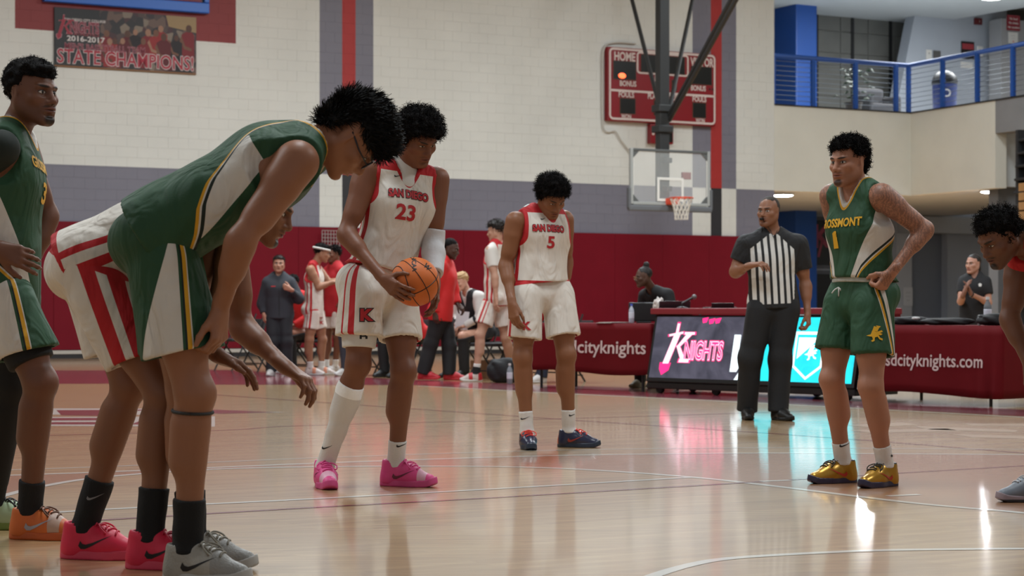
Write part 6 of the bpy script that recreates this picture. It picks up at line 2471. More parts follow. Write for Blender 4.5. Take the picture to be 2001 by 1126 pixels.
# ---------------------------------------------------------------- number 1 in green
def build_1():
    D = 10.1
    J = jt(D, sh=[(1626, 385, .16), (1724, 384, -.14)], el=[(1640, 478, .33), (1808, 448, -.10)], wr=[(1652, 548, .18), (1742, 533, -.20)], chest=(1681, 455, .02), waist=(1684, 522, .02), neck=(1676, 366, .02),
           hip=[(1652, 576, .09), (1708, 576, -.07)], kn=[(1626, 742, .02), (1702, 756, -.16)], an=[(1648, .13), (1731, -.08)], toe=[(-.92, -.38), (-.74, -.67)],
           head=(1658, 316, -.0), hd=(-.74, -.66, -.10), hu=(-.05, -.05, 1))
    lens(J, '1')
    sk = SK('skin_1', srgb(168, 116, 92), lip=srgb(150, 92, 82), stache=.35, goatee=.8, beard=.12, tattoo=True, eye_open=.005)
    p = Player('player in green number 1 uniform with tattooed arm and hand on hip', J['foot_base'], J, sk, .98, .98)
    p.hands = [None, dict(d=V3(-.3, .12, -.42), n=(-.6, .75, .3), side=1, curl=[(1.25, 1.5, 1.0)] * 4, spread=.0, thumb=(.5, .3, .7), thumb_curl=.5)]
    p.body(tattoo=True)

    def cut(h_):
        x, y, z_ = h_[:, 0], h_[:, 1], h_[:, 2]
        side = .03 - z_ - np.clip(-y - .02, 0, 1) * 1.5
        return np.where(y > .035, .068 - z_ + np.clip(.085 - y, 0, 1) * .3, np.maximum(side, -.07 - z_))
    hair(p, HAIR, [((0, -.015, .062), (.088, .108, .074)), ((0, -.07, .0), (.066, .05, .08))], cut, waves(12, 170, .006, 12), .0045, 3000, dict(len=.024, w=.0065, curl=(.007, 10), jit=.7, seg=5), 4)
    p.tank(GJ, hem=-.075, loose=.02, seed=11, panel=g_panel_1, fold=.0045, vneck=.15)
    p.letters('GROSSMONT', 1637, 437, D - .2, .30, .058, INK_Y, None, .035, arch=.0)
    decal('lettering', poly2d([[(-.014, -.044), (.026, -.044), (.026, -.034), (.016, -.034), (.016, .044), (.004, .044), (-.012, .034), (-.012, .024), (-.002, .027), (-.002, -.034), (-.014, -.034)]], .014), p.on(1632, 469), p.lat, p.up, -p.front, p.bvh, .004, INK_Y, p.root, p.base, reach=.5)
    p.shorts(GSH, length=.66, flare=.118, seed=12, panel=gs_panel_1, waist_up=.07, fold=.0045, waist_r=.114)
    decal('griffin_emblem', poly2d(GRIF_B, .012), p.on(1711, 652) - X_ * .045 - Z_ * .045, X_, Z_, Y_, p.bvh, .003, INK_Y, p.root, p.base, reach=.6)
    a = p.on(1638, 562) - Y_ * .006
    wl = J['pel'] + p.pup * .068
    p.part('waistband', [Prim(wl - p.pup * .012, wl + p.pup * .012, .119, .118, .01, st=[(p.hlat, 1.38)], cuts=[(wl + p.pup * .016, p.pup), (wl - p.pup * .016, -p.pup)])], mat('waistband_white', srgb(190, 192, 186), .85, noise=.2, nscale=50), .006)
    for dx, dz in ((-.035, -.03), (.0, -.045), (.012, -.022)):
        MB().tube(smooth_pts([a, a + V3(dx * .6, -.012, dz * .4), a + V3(dx, -.01, dz)], 4), .0035, 6).build('drawstring', mat('string_white', srgb(206, 202, 196), .8), p.root, p.base, True)
    for i, (mx, my) in ((0, (1655, 871)), (1, (1742, 885))):
        p.sock(i, SOCK_W, .27, (.043, .047))
        sock_mark(p, mx, my, D, INK_B)
    up = layered('shoe_gold', srgb(176, 132, 46), [('sx', -.1, .25, [(-.1, srgb(70, 52, 130)), (-.066, NO)]), ('sz', 0, .25, [(0, NO), (.112, srgb(22, 20, 34))])], rough=.32, noise=.15, metal=.55)
    so = layered('shoe_gold_sole', srgb(44, 38, 62), [], rough=.4)
    for i in (0, 1):
        p.shoe(i, up, so, mat('lace_dark', srgb(44, 36, 24), .6), 1.02, swoosh=mat('swoosh_red', srgb(176, 44, 32), .35), z0=0, high=.006)


GRIF_B = [[(x * .095, y * .085) for x, y in pl] for pl in GRIF]


# ---------------------------------------------------------------- referee
def build_ref():
    D = 16.2
    J = jt(D, sh=[(1459, 478, .02), (1558, 478, .02)], el=[(1436, 532, .03), (1574, 556, .06)], wr=[(1466, 519, -.2), (1578, 612, -.02)], chest=(1507, 512, .02), waist=(1510, 558, .0), neck=(1509, 453, .04),
           hip=[(1489, 596, .0), (1534, 596, .0)], kn=[(1466, 702, -.05), (1524, 704, -.05)], an=[(1460, .02), (1521, -.1)], toe=[(-.05, -1), (.4, -.9)],
           head=(1502, 414, -.0), hd=(-.55, -.83, .02), hu=(0, 0, 1))
    lens(J, 'ref')
    sk = SK('skin_ref', srgb(142, 96, 72), lip=srgb(120, 74, 64), stache=.3, beard=.15)
    p = Player('referee in black and white striped shirt and black trousers', J['foot_base'], J, sk, 1.0, 1.12)
    p.hands = [dict(d=V3(.6, -.45, .08), n=(.2, .2, -1), side=-1, curl=.5, spread=.02, thumb=(.8, .5, .2)), dict(d=V3(.05, -.2, -1), n=(-.8, .3, 0), side=1, curl=.7, spread=.0, thumb=(.8, .2, .5))]
    p.body(neck_r=.062)
    hair(p, mat('hair_grey_short', srgb(52, 46, 42), .8), [((0, -.022, .042), (.079, .097, .086))], lambda h_: np.where(h_[:, 1] > .0, .075 - h_[:, 2] + .4 * (h_[:, 1] - .05) * -1, -.03 - h_[:, 2]), waves(2, 200, .001, 6), .005)
    blk, wht = srgb(22, 22, 25), srgb(214, 212, 208)
    st = [(-.4, NO)]
    for k in range(-4, 5):
        c0_ = k * .054 - .016
        st += [(c0_, wht), (c0_ + .032, NO)]
    ms = layered('referee_shirt_cloth', blk, [('sd', -.4, .4, st), ('yk', -.6, .3, [(-.6, NO), (-.075, blk)]), ('slv', 0, 1, [(0, NO), (.5, blk)]), ('tz', -.2, .8, [(-.2, blk), (.03, NO)])], rough=.75, bump=.2)
    o = p.tank(ms, hem=.03, loose=.016, sleeve=.62, seed=21, fold=.003, vneck=.06, neck_r=.064)
    n = len(o.data.vertices)
    co = np.empty(n * 3, np.float32)
    o.data.vertices.foreach_get('co', co)
    V = co.reshape(-1, 3) + p.base
    yk = (V - J['neck']) @ p.up
    sd = np.abs((V - J['neck']) @ p.lat)
    v2 = yk + .03 + np.clip(sd - .03, 0, 1) * .85
    o.data.attributes['yk'].data.foreach_set('value', (v2 - .075).astype(np.float32))
    o.data.attributes.new('slv', 'FLOAT', 'POINT').data.foreach_set('value', np.where(sd > .185, 1, 0).astype(np.float32))
    p.trousers(mat('trouser_black', srgb(20, 20, 23), .8, bump=.15), r=(.104, .094, .086), seed=22)
    bk = mat('shoe_black', srgb(16, 16, 17), .45)
    for i in (0, 1):
        p.shoe(i, bk, bk, bk, 1.0, fine=False, z0=0)
    r, f, u = p.hax
    MB().box((-.012, -.009, -.01), (.012, .03, .01), bev=.004, ax=(r, f, u), org=J['head'] + f * .112 - u * .066).build('whistle', mat('whistle_black', srgb(12, 12, 13), .3), p.root, p.base)
    MB().tube(smooth_pts([J['head'] + f * .11 - u * .07, J['neck'] + p.front * .1 - p.lat * .03, J['neck'] + p.front * .12 - p.up * .06, J['neck'] + p.front * .09 + p.lat * .03 + p.up * .0]), .003, 5).build('lanyard', mat('whistle_black', srgb(12, 12, 13), .3), p.root, p.base)
    MB().box((-.02, -.03, 0), (.02, .03, .02), bev=.004, ax=(p.lat, p.up, p.front), org=J['waist'] - p.up * .06 + p.lat * .16).build('belt_pack', mat('whistle_black', srgb(12, 12, 13), .3), p.root, p.base)


# ---------------------------------------------------------------- green player bending in the foreground
def build_bend_green():
    D = 6.55
    J = jt(D, sh=[(580, 318, -.17), (600, 300, .19)], el=[(472, 468, -.25), (458, 452, .20)], wr=[(430, 606, -.16), (422, 588, .18)], chest=(516, 330, .0), waist=(408, 392, .0), neck=(606, 282, .02), pel=(308, 456, .0),
           hip=[(308, 486, -.09), (318, 483, .1)], kn=[(380, 770, -.10), (362, 765, .16)], an=[(366, -.06), (376, .26)], toe=[(.93, -.36), (.96, -.2)],
           head=(687, 266, .05), hd=(.45, .12, -.80), hu=(.80, 0, .50))
    lens(J, 'bg')
    sk = SK('skin_bg', srgb(150, 100, 74), lip=srgb(140, 84, 74))
    p = Player('bending player in green uniform with hands near the knees, silver shoes', J['foot_base'], J, sk, 1.03, 1.0)
    p.hands = [dict(d=V3(-.05, -.1, -1), n=(-.9, .35, -.1), side=1, curl=[(.7, 1.1, .7)] * 4, spread=.02, thumb=(.75, .55, .3)), None]
    p.body()

    def cut(h_):
        x, y, z_ = h_[:, 0], h_[:, 1], h_[:, 2]
        side = .05 - z_ - np.clip(-y - .035, 0, 1) * 2.6
        return np.where(y > .03, .045 - z_ - np.clip(np.abs(x) - .03, 0, 1) * .4, np.maximum(side, -.085 - z_))
    comb = lambda rel, r, f, u: (f * .35 + u * .5) + np.zeros_like(rel)
    hair(p, mat('hair_black_straight', srgb(17, 15, 15), .6, spec=.25), [((0, -.012, .048), (.088, .115, .094)), ((0, -.06, -.005), (.078, .058, .085)), ((0, .06, .075), (.07, .05, .04))], cut, waves(31, 90, .004, 8), .005, 9000,
         dict(len=.034, w=.0035, curl=(.004, 1.8), jit=.35, seg=3, lift=.42), 6, comb=comb)
    p.tank(GJ, hem=.035, loose=.030, seed=32, panel=g_panel, fold=.006, vneck=.06, strap=-.01)
    p.shorts(GSH, length=.72, flare=.138, seed=33, panel=gs_panel, fold=.005, top_r=.108, lean=.35, waist_r=.118, waist_cut=False)
    for i in (0, 1):
        p.sock(i, SOCK_B, .34, (.046, .052))
    sock_mark(p, 372, 1032, D, mat('sock_mark_grey', srgb(130, 130, 132), .7))
    up = layered('shoe_silver', srgb(168, 164, 156), [('sx', -.1, .25, [(-.1, NO), (.10, srgb(150, 148, 144))])], rough=.4, noise=.25, bump=.8, bscale=140)
    so = layered('shoe_silver_sole', srgb(186, 184, 180), [], rough=.5)
    for i in (0, 1):
        p.shoe(i, up, so, mat('lace_grey', srgb(140, 134, 122), .7), 1.08, swoosh=INK_B, z0=0)
    # band and seam of the knee strap
    K_, A_ = J['kn'][0], J['an'][0]
    d = nrm(A_ - K_)
    rng = []
    a1 = nrm(np.cross(d, X_))
    b1 = np.cross(d, a1)
    c = K_ + d * .058
    bv = BVHTree.FromPolygons([tuple(v.co) for v in p.body_o.data.vertices], [tuple(f.vertices) for f in p.body_o.data.polygons])
    for a in np.linspace(0, 2 * math.pi, 25):
        dr = a1 * math.cos(a) + b1 * math.sin(a)
        hit = bv.ray_cast(Vector(c + dr * .14 - p.base), Vector(-dr), .14)[0]
        rng.append((np.array(hit) + p.base if hit else c + dr * .06) + dr * .002)
    MB().tube(rng, .0058, 6, caps=False).build('knee_strap', mat('strap_dark', srgb(44, 42, 42), .7), p.root, p.base, True)
    # spectacles
    r, f, u = p.hax
    q = J['head']
    fr = mat('spectacle_frame', srgb(30, 34, 44), .3)
    gl = mat('spectacle_glass', srgb(150, 170, 190), .05, alpha=.35)
    spc = None
    for sg in (1, -1):
        c = q + r * sg * .034 + f * .108 - u * .002
        ring = [c + r * .026 * math.cos(a) + u * .021 * math.sin(a) for a in np.linspace(0, 2 * math.pi, 17)]
        o = MB().tube(ring, .003, 5, caps=False).build('spectacles' if spc is None else 'rim', fr, spc or p.root, p.base, True)
        spc = spc or o
        MB().add([c] + ring[:-1], [(0, 1 + k, 1 + (k + 1) % 16) for k in range(16)]).build('lens', gl, spc, p.base)
        MB().tube([c + r * sg * .026, q + r * sg * .082 + f * .05, q + r * sg * .083 - f * .012 + u * .012], .0028, 5).build('temple_arm', fr, spc, p.base, True)


# ---------------------------------------------------------------- white player bending behind the green one
def build_bend_white():
    D = 6.98
    J = jt(D, sh=[(425, 462, -.19), (445, 452, .19)], el=[(352, 600, -.2), (472, 640, .17)], wr=[(424, 694, -.16), (556, 716, .02)], chest=(360, 440, .0), waist=(262, 462, .0), neck=(452, 428, .0), pel=(172, 512, .0),
           hip=[(172, 535, -.10), (180, 532, .10)], kn=[(318, 768, -.16), (252, 752, .08)], an=[(292, -.16), (163, .12)], toe=[(.97, -.22), (.97, -.22)],
           head=(516, 402, .0), hd=(.9, -.08, -.42), hu=(.42, 0, .9))
    lens(J, 'bw')
    sk = SK('skin_bw', srgb(134, 88, 64), lip=srgb(124, 72, 62), goatee=1.0, stache=.4)
    p = Player('bending player in white shorts and hot pink shoes with arms stretched forward', J['foot_base'], J, sk, 1.0, .98)
    p.hands = [dict(d=V3(.82, -.1, -.42), n=(-.25, -.25, -.85), side=1, curl=[(.2, .3, .2), (.25, .35, .2), (.3, .35, .2), (.35, .4, .3)], spread=.07, thumb=(.85, .45, .1)),
               dict(d=V3(.75, -.25, -.5), n=(-.45, .1, -.9), side=-1, curl=[(.5, .6, .4)] * 4, spread=.05, thumb=(.7, .5, .4))]
    p.body(face=dict(lips=1.2))
    hair(p, HAIR, [((0, -.022, .042), (.082, .1, .09))], lambda h_: np.where(h_[:, 1] > .0, .065 - h_[:, 2] - .3 * (h_[:, 1] - .05), -.05 - h_[:, 2]), waves(2, 200, .003, 6), .005, 800, dict(len=.012, w=.005, curl=(.004, 6), jit=.5), 3)
    p.tank(WJ, hem=.06, loose=.025, seed=42, fold=.005, vneck=.06)
    a, b = P(170, 505, D), P(240, 690, D)
    nn = nrm(np.cross(nrm(b - a), Y_))
    nn = nn if nn[0] > 0 else -nn
    c, d = P(90, 462, D), P(210, 505, D)
    n2 = nrm(np.cross(nrm(d - c), Y_))
    n2 = n2 if n2[2] < 0 else -n2
    p.shorts(WSH_F, ls_fn=lambda V: (V - a) @ nn, wz_fn=lambda V: np.where((V - c) @ n2 > -.03, (V - c) @ n2, 1), length=.72, flare=.13, seed=43, fold=.005, top_r=.105, lean=.4, waist_r=.115, waist_cut=False)
    for i, (mx, my) in ((0, (292, 1008)), (1, (172, 974))):
        p.sock(i, SOCK_B, .36, (.046, .053))
        sock_mark(p, mx + 6, my, D, mat('sock_mark_grey', srgb(130, 130, 132), .7))
    up = layered('shoe_hot_pink', srgb(220, 34, 72), [], rough=.5, noise=.12)
    so = layered('shoe_hot_pink_sole', srgb(214, 64, 92), [], rough=.5)
    for i in (0, 1):
        p.shoe(i, up, so, mat('lace_crimson', srgb(206, 30, 66), .6), 1.1, swoosh=INK_B, z0=0, high=.008)


# ---------------------------------------------------------------- green number 3 at the left edge
def build_3():
    D = 7.75
    J = jt(D, sh=[(2, 290, -.19), (40, 284, .18)], el=[(-98, 412, -.06), (92, 420, .28)], wr=[(-8, 486, -.22), (70, 500, .22)], chest=(14, 368, .0), waist=(8, 466, .0), neck=(22, 256, .03),
           hip=[(-2, 560, -.09), (20, 560, .09)], kn=[(78, 748, -.14), (20, 748, .15)], an=[(58, -.04), (-16, .30)], toe=[(.96, -.26), (.9, .1)],
           head=(62, 182, .0), hd=(.84, -.50, -.04), hu=(0, 0, 1))
    lens(J, '3')
    sk = SK('skin_3', srgb(112, 72, 54), lip=srgb(104, 58, 50), stache=.6, goatee=.9, beard=.25)
    p = Player('player in green uniform at the left edge, orange shoes and black socks', J['foot_base'], J, sk, 1.02, .98)
    p.hands = [dict(d=V3(.85, .1, -.28), n=(.1, .95, -.2), side=1, curl=[(.3, .4, .3), (.35, .45, .3), (.4, .5, .3), (.45, .5, .3)], spread=.08, thumb=(.7, .6, .2)), None]
    p.body()
    hair(p, HAIR, [((0, -.022, .046), (.084, .104, .092)), ((0, .03, .085), (.07, .06, .04))], lambda h_: np.where(h_[:, 1] > .02, .06 - h_[:, 2] - .2 * (h_[:, 1] - .05), -.03 - h_[:, 2]), waves(2, 180, .0035, 8), .005, 1600, dict(len=.012, w=.004, curl=(.004, 7), jit=.6), 3)
    p.part('undershirt_sleeve', [Prim(J['sh'][0], J['sh'][0] + (J['el'][0] - J['sh'][0]) * .62, .072, .058, .02, cuts=[(J['sh'][0] + (J['el'][0] - J['sh'][0]) * .6, J['el'][0] - J['sh'][0])])], mat('undershirt_dark', srgb(20, 30, 24), .8), .008)
    p.tank(GJ, hem=.08, loose=.02, seed=52, panel=g_panel_1, fold=.0045, vneck=.08)
    p.letters('GROSSMONT', 58, 334, D - .2, .27, .058, INK_Y, None, .035, u=p.lat, off=.004, o=J['chest'] + p.front * .12 + p.up * .085)
    p.letters('3', 80, 380, D - .2, .07, .11, INK_Y, None, .035, o=J['chest'] + p.front * .12 - p.up * .02)
    p.shorts(GSH, length=.70, flare=.13, seed=53, panel=gs_panel, fold=.0045, top_r=.1, waist_r=.112, lean=.3)
    H_, K_, A_ = J['hip'][0], J['kn'][0], J['an'][0]
    p.part('compression_short', [Prim(H_ + (K_ - H_) * .4, H_ + (K_ - H_) * .86, .098, .088, .02, cuts=[(H_ + (K_ - H_) * .80, K_ - H_)])], mat('tights_black', srgb(16, 16, 18), .8), .008)
    H_, K_, A_ = J['hip'][1], J['kn'][1], J['an'][1]
    p.part('leg_sleeve', [Prim(H_ + (K_ - H_) * .4, K_, .094, .074, .03), Prim(K_, A_ + (K_ - A_) * .2, .074, .052, .03), Prim(K_ + (A_ - K_) * .2 - p.pfront * .02, K_ + (A_ - K_) * .45 - p.pfront * .026, .066, .06, .03)], mat('tights_black', srgb(16, 16, 18), .8), .008)
    for i in (0, 1):
        p.sock(i, SOCK_B, .26, (.045, .049))
    up = layered('shoe_orange', srgb(206, 104, 44), [('sx', -.1, .25, [(-.1, NO), (.095, srgb(186, 156, 140)), (.135, srgb(206, 104, 44))])], rough=.5, noise=.1)
    so = layered('shoe_orange_sole', srgb(190, 88, 34), [], rough=.5)
    p.shoe(0, up, so, mat('lace_brown', srgb(96, 58, 34), .6), 1.05, swoosh=mat('swoosh_grey', srgb(158, 158, 170), .4), z0=0)
    p.shoe(1, layered('shoe_mint', srgb(170, 190, 150), [], rough=.5), layered('shoe_mint_sole', srgb(120, 140, 60), [], rough=.5), INK_B, 1.05, z0=0)


# ---------------------------------------------------------------- white player bending at the right edge
def build_right():
    D = 9.2
    J = jt(D, sh=[(1992, 512, .16), (2066, 520, -.14)], el=[(1972, 622, .12), (2060, 640, -.2)], wr=[(2012, 714, .0), (2040, 730, -.2)], chest=(2076, 490, .02), waist=(2158, 520, .02), neck=(2012, 474, .02), pel=(2220, 570, .02),
           hip=[(2215, 590, .12), (2228, 590, -.08)], kn=[(2070, 750, .16), (2090, 760, -.2)], an=[(2034, .02), (2130, -.2)], toe=[(-.97, -.15), (-.95, -.25)],
           head=(1952, 464, .02), hd=(-.74, -.38, -.50), hu=(-.45, -.2, .85))
    lens(J, 'right')
    sk = SK('skin_right', srgb(110, 70, 50), lip=srgb(98, 56, 48), stache=.6, goatee=.85, beard=.2, eye_open=.0028)
    p = Player('bending player in white and red uniform at the right edge', J['foot_base'], J, sk, 1.0, .98)
    p.hands = [dict(d=V3(.1, -.1, -1), n=(.6, .5, 0), side=-1, curl=.5, spread=.03, thumb=(.8, .4, .3)), None]
    p.body()
    afro(p, .88, 9, 2200, rad=(.108, .112, .098))
    p.tank(WJ, hem=.08, loose=.02, seed=62, fold=.004, vneck=.12)
    p.letters('SAN DIEGO', 0, 0, 0, .22, .056, INK_R, INK_B, .05, .05, o=J['chest'] + p.front * .12 + p.up * .05)
    p.shorts(WSH, length=.72, flare=.125, seed=63, lean=.3, waist_r=.11, waist_cut=False)
    for i in (0, 1):
        p.sock(i, SOCK_W, .26, (.045, .049))
    up = layered('shoe_slate', srgb(112, 118, 128), [], rough=.5, noise=.25)
    so = layered('shoe_slate_sole', srgb(150, 134, 140), [('sz', 0, .2, [(0, srgb(30, 32, 38)), (.014, NO)])], rough=.5)
    for i in (0, 1):
        p.shoe(i, up, so, mat('lace_silver', srgb(176, 176, 180), .6), 1.05, z0=0)


# ---------------------------------------------------------------- people at the bench and behind the tables
def plain(nm, c, rough=.8):
    return mat('cloth_' + nm, c, rough, noise=.06, nscale=6)


def short_hair(p, m, seed=1, top=.045, locks=500, ln=.012):
    hair(p, m, [((0, -.02, .044), (.083, .102, .092)), ((0, .02, .085), (.068, .07, .035))], lambda h_: np.where(h_[:, 1] > .02, top - h_[:, 2], np.where(h_[:, 1] > -.03, .0 - h_[:, 2], -.06 - h_[:, 2])), waves(seed, 150, .004, 8), .007, locks, dict(len=ln, w=.006, curl=(.004, 5), jit=.5), seed)


def build_bench():
    # man in the dark hoodie
    D = 27.0
    J = jt(D, sh=[(522, 553, .02), (568, 553, .02)], el=[(513, 594, .05), (583, 584, -.02)], wr=[(516, 615, -.02), (568, 566, -.2)], chest=(545, 566, .0), waist=(546, 592, .0), neck=(545, 538, .02),
           hip=[(534, 616, 0), (558, 616, 0)], kn=[(534, 668, -.05), (560, 668, -.05)], an=[(531, .0), (560, 0)], toe=[(-.2, -1), (.3, -1)], head=(545, 517, .0), hd=(.05, -1, .1), hu=(0, 0, 1))
    lens(J, 'hood')
    p = Player('man standing in a dark zipped hoodie and dark trousers by the bench', J['foot_base'], J, SK('skin_hood', srgb(176, 126, 104)), .93, 1.0, fine=False)
    p.hands = [dict(d=V3(.2, -.2, -1), n=(.6, .4, 0), side=-1, curl=.5), dict(d=V3(-.7, -.1, .3), n=(-.1, .9, .2), side=1, curl=1.0)]
    p.body()
    short_hair(p, HAIR_B, 3, .072, 800, .022)
    hm = plain('hoodie', srgb(44, 46, 54))
    p.tank(hm, hem=.05, loose=.028, sleeve=1.9, seed=71, vneck=.02, neck_r=.06)
    decal('chest_print', poly2d([[(-.03, -.006), (.03, -.006), (.03, .006), (-.03, .006)]], .02), p.on(534, 560), p.lat, p.up, -p.front, p.bvh, .006, INK_R, p.root, p.base, reach=.8)
    decal('zipper', poly2d([[(-.004, -.42), (.004, -.42), (.004, .06), (-.004, .06)]], .03), p.on(545, 556), p.lat, p.up, -p.front, p.bvh, .004, mat('zip_dark', srgb(20, 20, 24), .4), p.root, p.base, reach=.8)
    p.part('hood', [Prim(J['neck'] - p.front * .085 - p.lat * .045 - p.up * .01, J['neck'] - p.front * .085 + p.lat * .045 - p.up * .01, .05, .05, .03), Prim(J['neck'] + p.front * .05 - p.lat * .05 - p.up * .05, J['neck'] - p.front * .05 - p.lat * .075, .022, .032, .03), Prim(J['neck'] + p.front * .05 + p.lat * .05 - p.up * .05, J['neck'] - p.front * .05 + p.lat * .075, .022, .032, .03)], hm, .01)
    p.trousers(plain('dark_trouser', srgb(34, 36, 42)), r=(.098, .088, .084))
    sw = layered('shoe_white_plain', srgb(206, 202, 200), [], rough=.5)
    for i in (0, 1):
        p.shoe(i, sw, sw, None, .98, fine=False, z0=0)

    # player with a headband
    D = 27.4
    J = jt(D, sh=[(607, 528, -.16), (621, 526, .16)], el=[(622, 562, -.16), (642, 552, .15)], wr=[(650, 551, -.1), (662, 548, .1)], chest=(613, 548, .0), waist=(612, 578, .0), neck=(615, 515, .0),
           hip=[(610, 608, -.09), (616, 608, .09)], kn=[(604, 664, -.1), (630, 664, .1)], an=[(606, -.05), (628, .12)], toe=[(1, -.1), (1, -.1)], head=(629, 494, .0), hd=(.96, .15, -.2), hu=(0.1, 0, 1))
    lens(J, 'band')
    p = Player('player in white striped uniform wearing a white headband', J['foot_base'], J, SK('skin_band', srgb(164, 116, 90)), .98, .95, fine=False)
    p.hands = [dict(d=V3(1, 0, .05), n=(0, .5, -.9), side=-1, curl=.4), dict(d=V3(1, 0, .05), n=(0, .5, -.9), side=1, curl=.4)]
    p.body()
    short_hair(p, HAIR, 5, .05, 900, .02)
    r, f, u = p.hax
    hb = [J['head'] + r * .088 * math.cos(a) - f * .015 + f * .112 * math.sin(a) + u * .05 for a in np.linspace(0, 2 * math.pi, 25)]
    MB().tube(hb, .0165, 6, caps=False).build('headband', mat('undershirt_white', srgb(216, 212, 206), .8), p.root, p.base, True)
    p.tank(WJ, hem=.1, loose=.02, seed=74, fold=.003)
    p.shorts(WSH, length=.62, flare=.115, seed=75)
    p.letters('K', 628, 631, D, .05, .06, INK_R, None, .06, u=X_, v=Z_, dirn=Y_)
    s2 = layered('shoe_white_coral', srgb(214, 200, 194), [('sx', -.1, .25, [(-.1, NO), (.04, srgb(224, 150, 120)), (.09, NO)])], rough=.5)
    for i in (0, 1):
        p.sock(i, SOCK_W, .25, (.043, .047))
        p.shoe(i, s2, sw, None, 1.0, fine=False, z0=0)

    # player in the red warm up shirt
    D = 28.1
    J = jt(D, sh=[(642, 530, .12), (668, 530, -.12)], el=[(638, 560, .12), (676, 560, -.1)], wr=[(640, 585, .05), (668, 586, -.15)], chest=(655, 550, .0), waist=(655, 580, .0), neck=(655, 515, .0),
           hip=[(648, 606, .05), (662, 606, -.05)], kn=[(640, 660, .1), (660, 660, -.05)], an=[(637, .1), (655, -.05)], toe=[(-.9, -.4), (-.9, -.4)], head=(653, 496, .0), hd=(-.85, -.5, -.1), hu=(0, 0, 1))
    p = Player('player in a red warm-up shirt and white shorts facing the headband player', J['foot_base'], J, SK('skin_warm', srgb(116, 74, 56)), .96, .95, fine=False)
    p.hands = [dict(d=V3(0, -.2, -1), n=(.4, .6, 0), side=-1, curl=.4), dict(d=V3(0, -.2, -1), n=(-.4, .6, 0), side=1, curl=.4)]
    p.body()
    afro(p, .85, 4, 700, rad=(.105, .11, .095))
    p.tank(plain('warm_red', srgb(176, 26, 34)), hem=.1, loose=.022, seed=76, sleeve=.55, neck_r=.062, vneck=.03)
    p.shorts(WSH, length=.64, flare=.115, seed=77)
    for i in (0, 1):
        p.sock(i, SOCK_W, .25, (.043, .047))
        p.shoe(i, sw, sw, None, 1.0, fine=False, z0=0)

    # coach in the red jacket, walking
    D = 25.4
    J = jt(D, sh=[(861, 522, -.18), (873, 520, .18)], el=[(848, 570, -.2), (884, 566, .2)], wr=[(850, 611, -.2), (894, 594, .12)], chest=(868, 544, .0), waist=(865, 582, .0), neck=(868, 508, .0),
           hip=[(860, 612, -.09), (864, 612, .09)], kn=[(842, 672, -.05), (878, 676, .08)], an=[(828, -.05, .11), (878, .05)], toe=[(.97, -.2), (.97, -.2)], head=(881, 486, .0), hd=(.93, -.2, -.28), hu=(.2, 0, 1))
    lens(J, 'coach')
    p = Player('coach walking in a red quarter-zip jacket, black trousers and red shoes', J['foot_base'], J, SK('skin_coach', srgb(74, 48, 38), beard=.3), .99, 1.06, fine=False)
    p.hands = [dict(d=V3(.1, -.1, -1), n=(.3, .8, 0), side=-1, curl=.6), dict(d=V3(.6, -.1, -.6), n=(-.2, .4, -.8), side=1, curl=.6)]
    p.body()
    hair(p, HAIR, [((0, -.022, .043), (.08, .099, .089))], lambda h_: np.where(h_[:, 1] > .02, .06 - h_[:, 2], -.03 - h_[:, 2]), waves(3, 200, .002, 6), .007)
    p.tank(plain('coach_red', srgb(206, 34, 36), .7), hem=.1, loose=.03, sleeve=1.92, seed=81, vneck=.0, neck_r=.058, fold=.006)
    p.part('collar', [Prim(J['neck'] - p.up * .02, J['neck'] + p.up * .05, .076, .07, .01, cuts=[(J['neck'] + p.up * .045, p.up)])], plain('coach_red', srgb(206, 34, 36), .7), .01)
    p.trousers(plain('black_trouser', srgb(26, 26, 29)), r=(.102, .094, .09), seed=82)
    rs = layered('shoe_red', srgb(190, 30, 44), [], rough=.5)
    for i in (0, 1):
        p.shoe(i, rs, rs, None, 1.05, fine=False, z0=0 if i else .01)

    # player walking, seen from behind
    D = 25.0
    J = jt(D, sh=[(984, 492, .15), (958, 490, -.13)], el=[(1000, 545, .18), (967, 541, -.18)], wr=[(996, 586, .15), (969, 583, -.2)], chest=(970, 514, .0), waist=(968, 552, .0), neck=(972, 474, .0),
           hip=[(978, 586, .08), (962, 586, -.06)], kn=[(988, 660, .1), (938, 655, -.12)], an=[(1000, .3), (931, -.1)], toe=[(-.9, .1), (-.97, -.1)], head=(969, 451, .0), hd=(-.93, .3, -.15), hu=(0, 0, 1))
    lens(J, 'back')
    p = Player('player in white walking away, red and white shoes and a white undershirt', J['foot_base'], J, SK('skin_back', srgb(190, 146, 124)), 1.0, .95, fine=False)
    p.hands = [dict(d=V3(0, 0, -1), n=(-.6, .4, 0), side=-1, curl=.4), dict(d=V3(0, -.1, -1), n=(.6, .5, 0), side=1, curl=.4)]
    p.body()
    short_hair(p, HAIR_B, 7, .05, 900, .03)
    p.tank(mat('undershirt_white', srgb(216, 212, 206), .8), hem=.0, loose=.010, sleeve=.62, seed=84, neck_r=.06, vneck=.02)
    p.tank(WJ, hem=.08, loose=.022, seed=85, fold=.003)
    p.shorts(WSH, length=.70, flare=.118, seed=86)
    s3 = layered('shoe_red_white', srgb(206, 190, 186), [('sx', -.1, .25, [(-.1, srgb(176, 30, 40)), (-.02, NO), (.05, srgb(190, 40, 50)), (.1, NO)])], rough=.5)
    for i in (0, 1):
        p.sock(i, SOCK_W, .27, (.043, .046), 'sock')
        p.sock(i, SOCK_B, .19, (.046, .048), 'ankle_brace')
        p.shoe(i, s3, sw, None, 1.0, fine=False, z0=0)


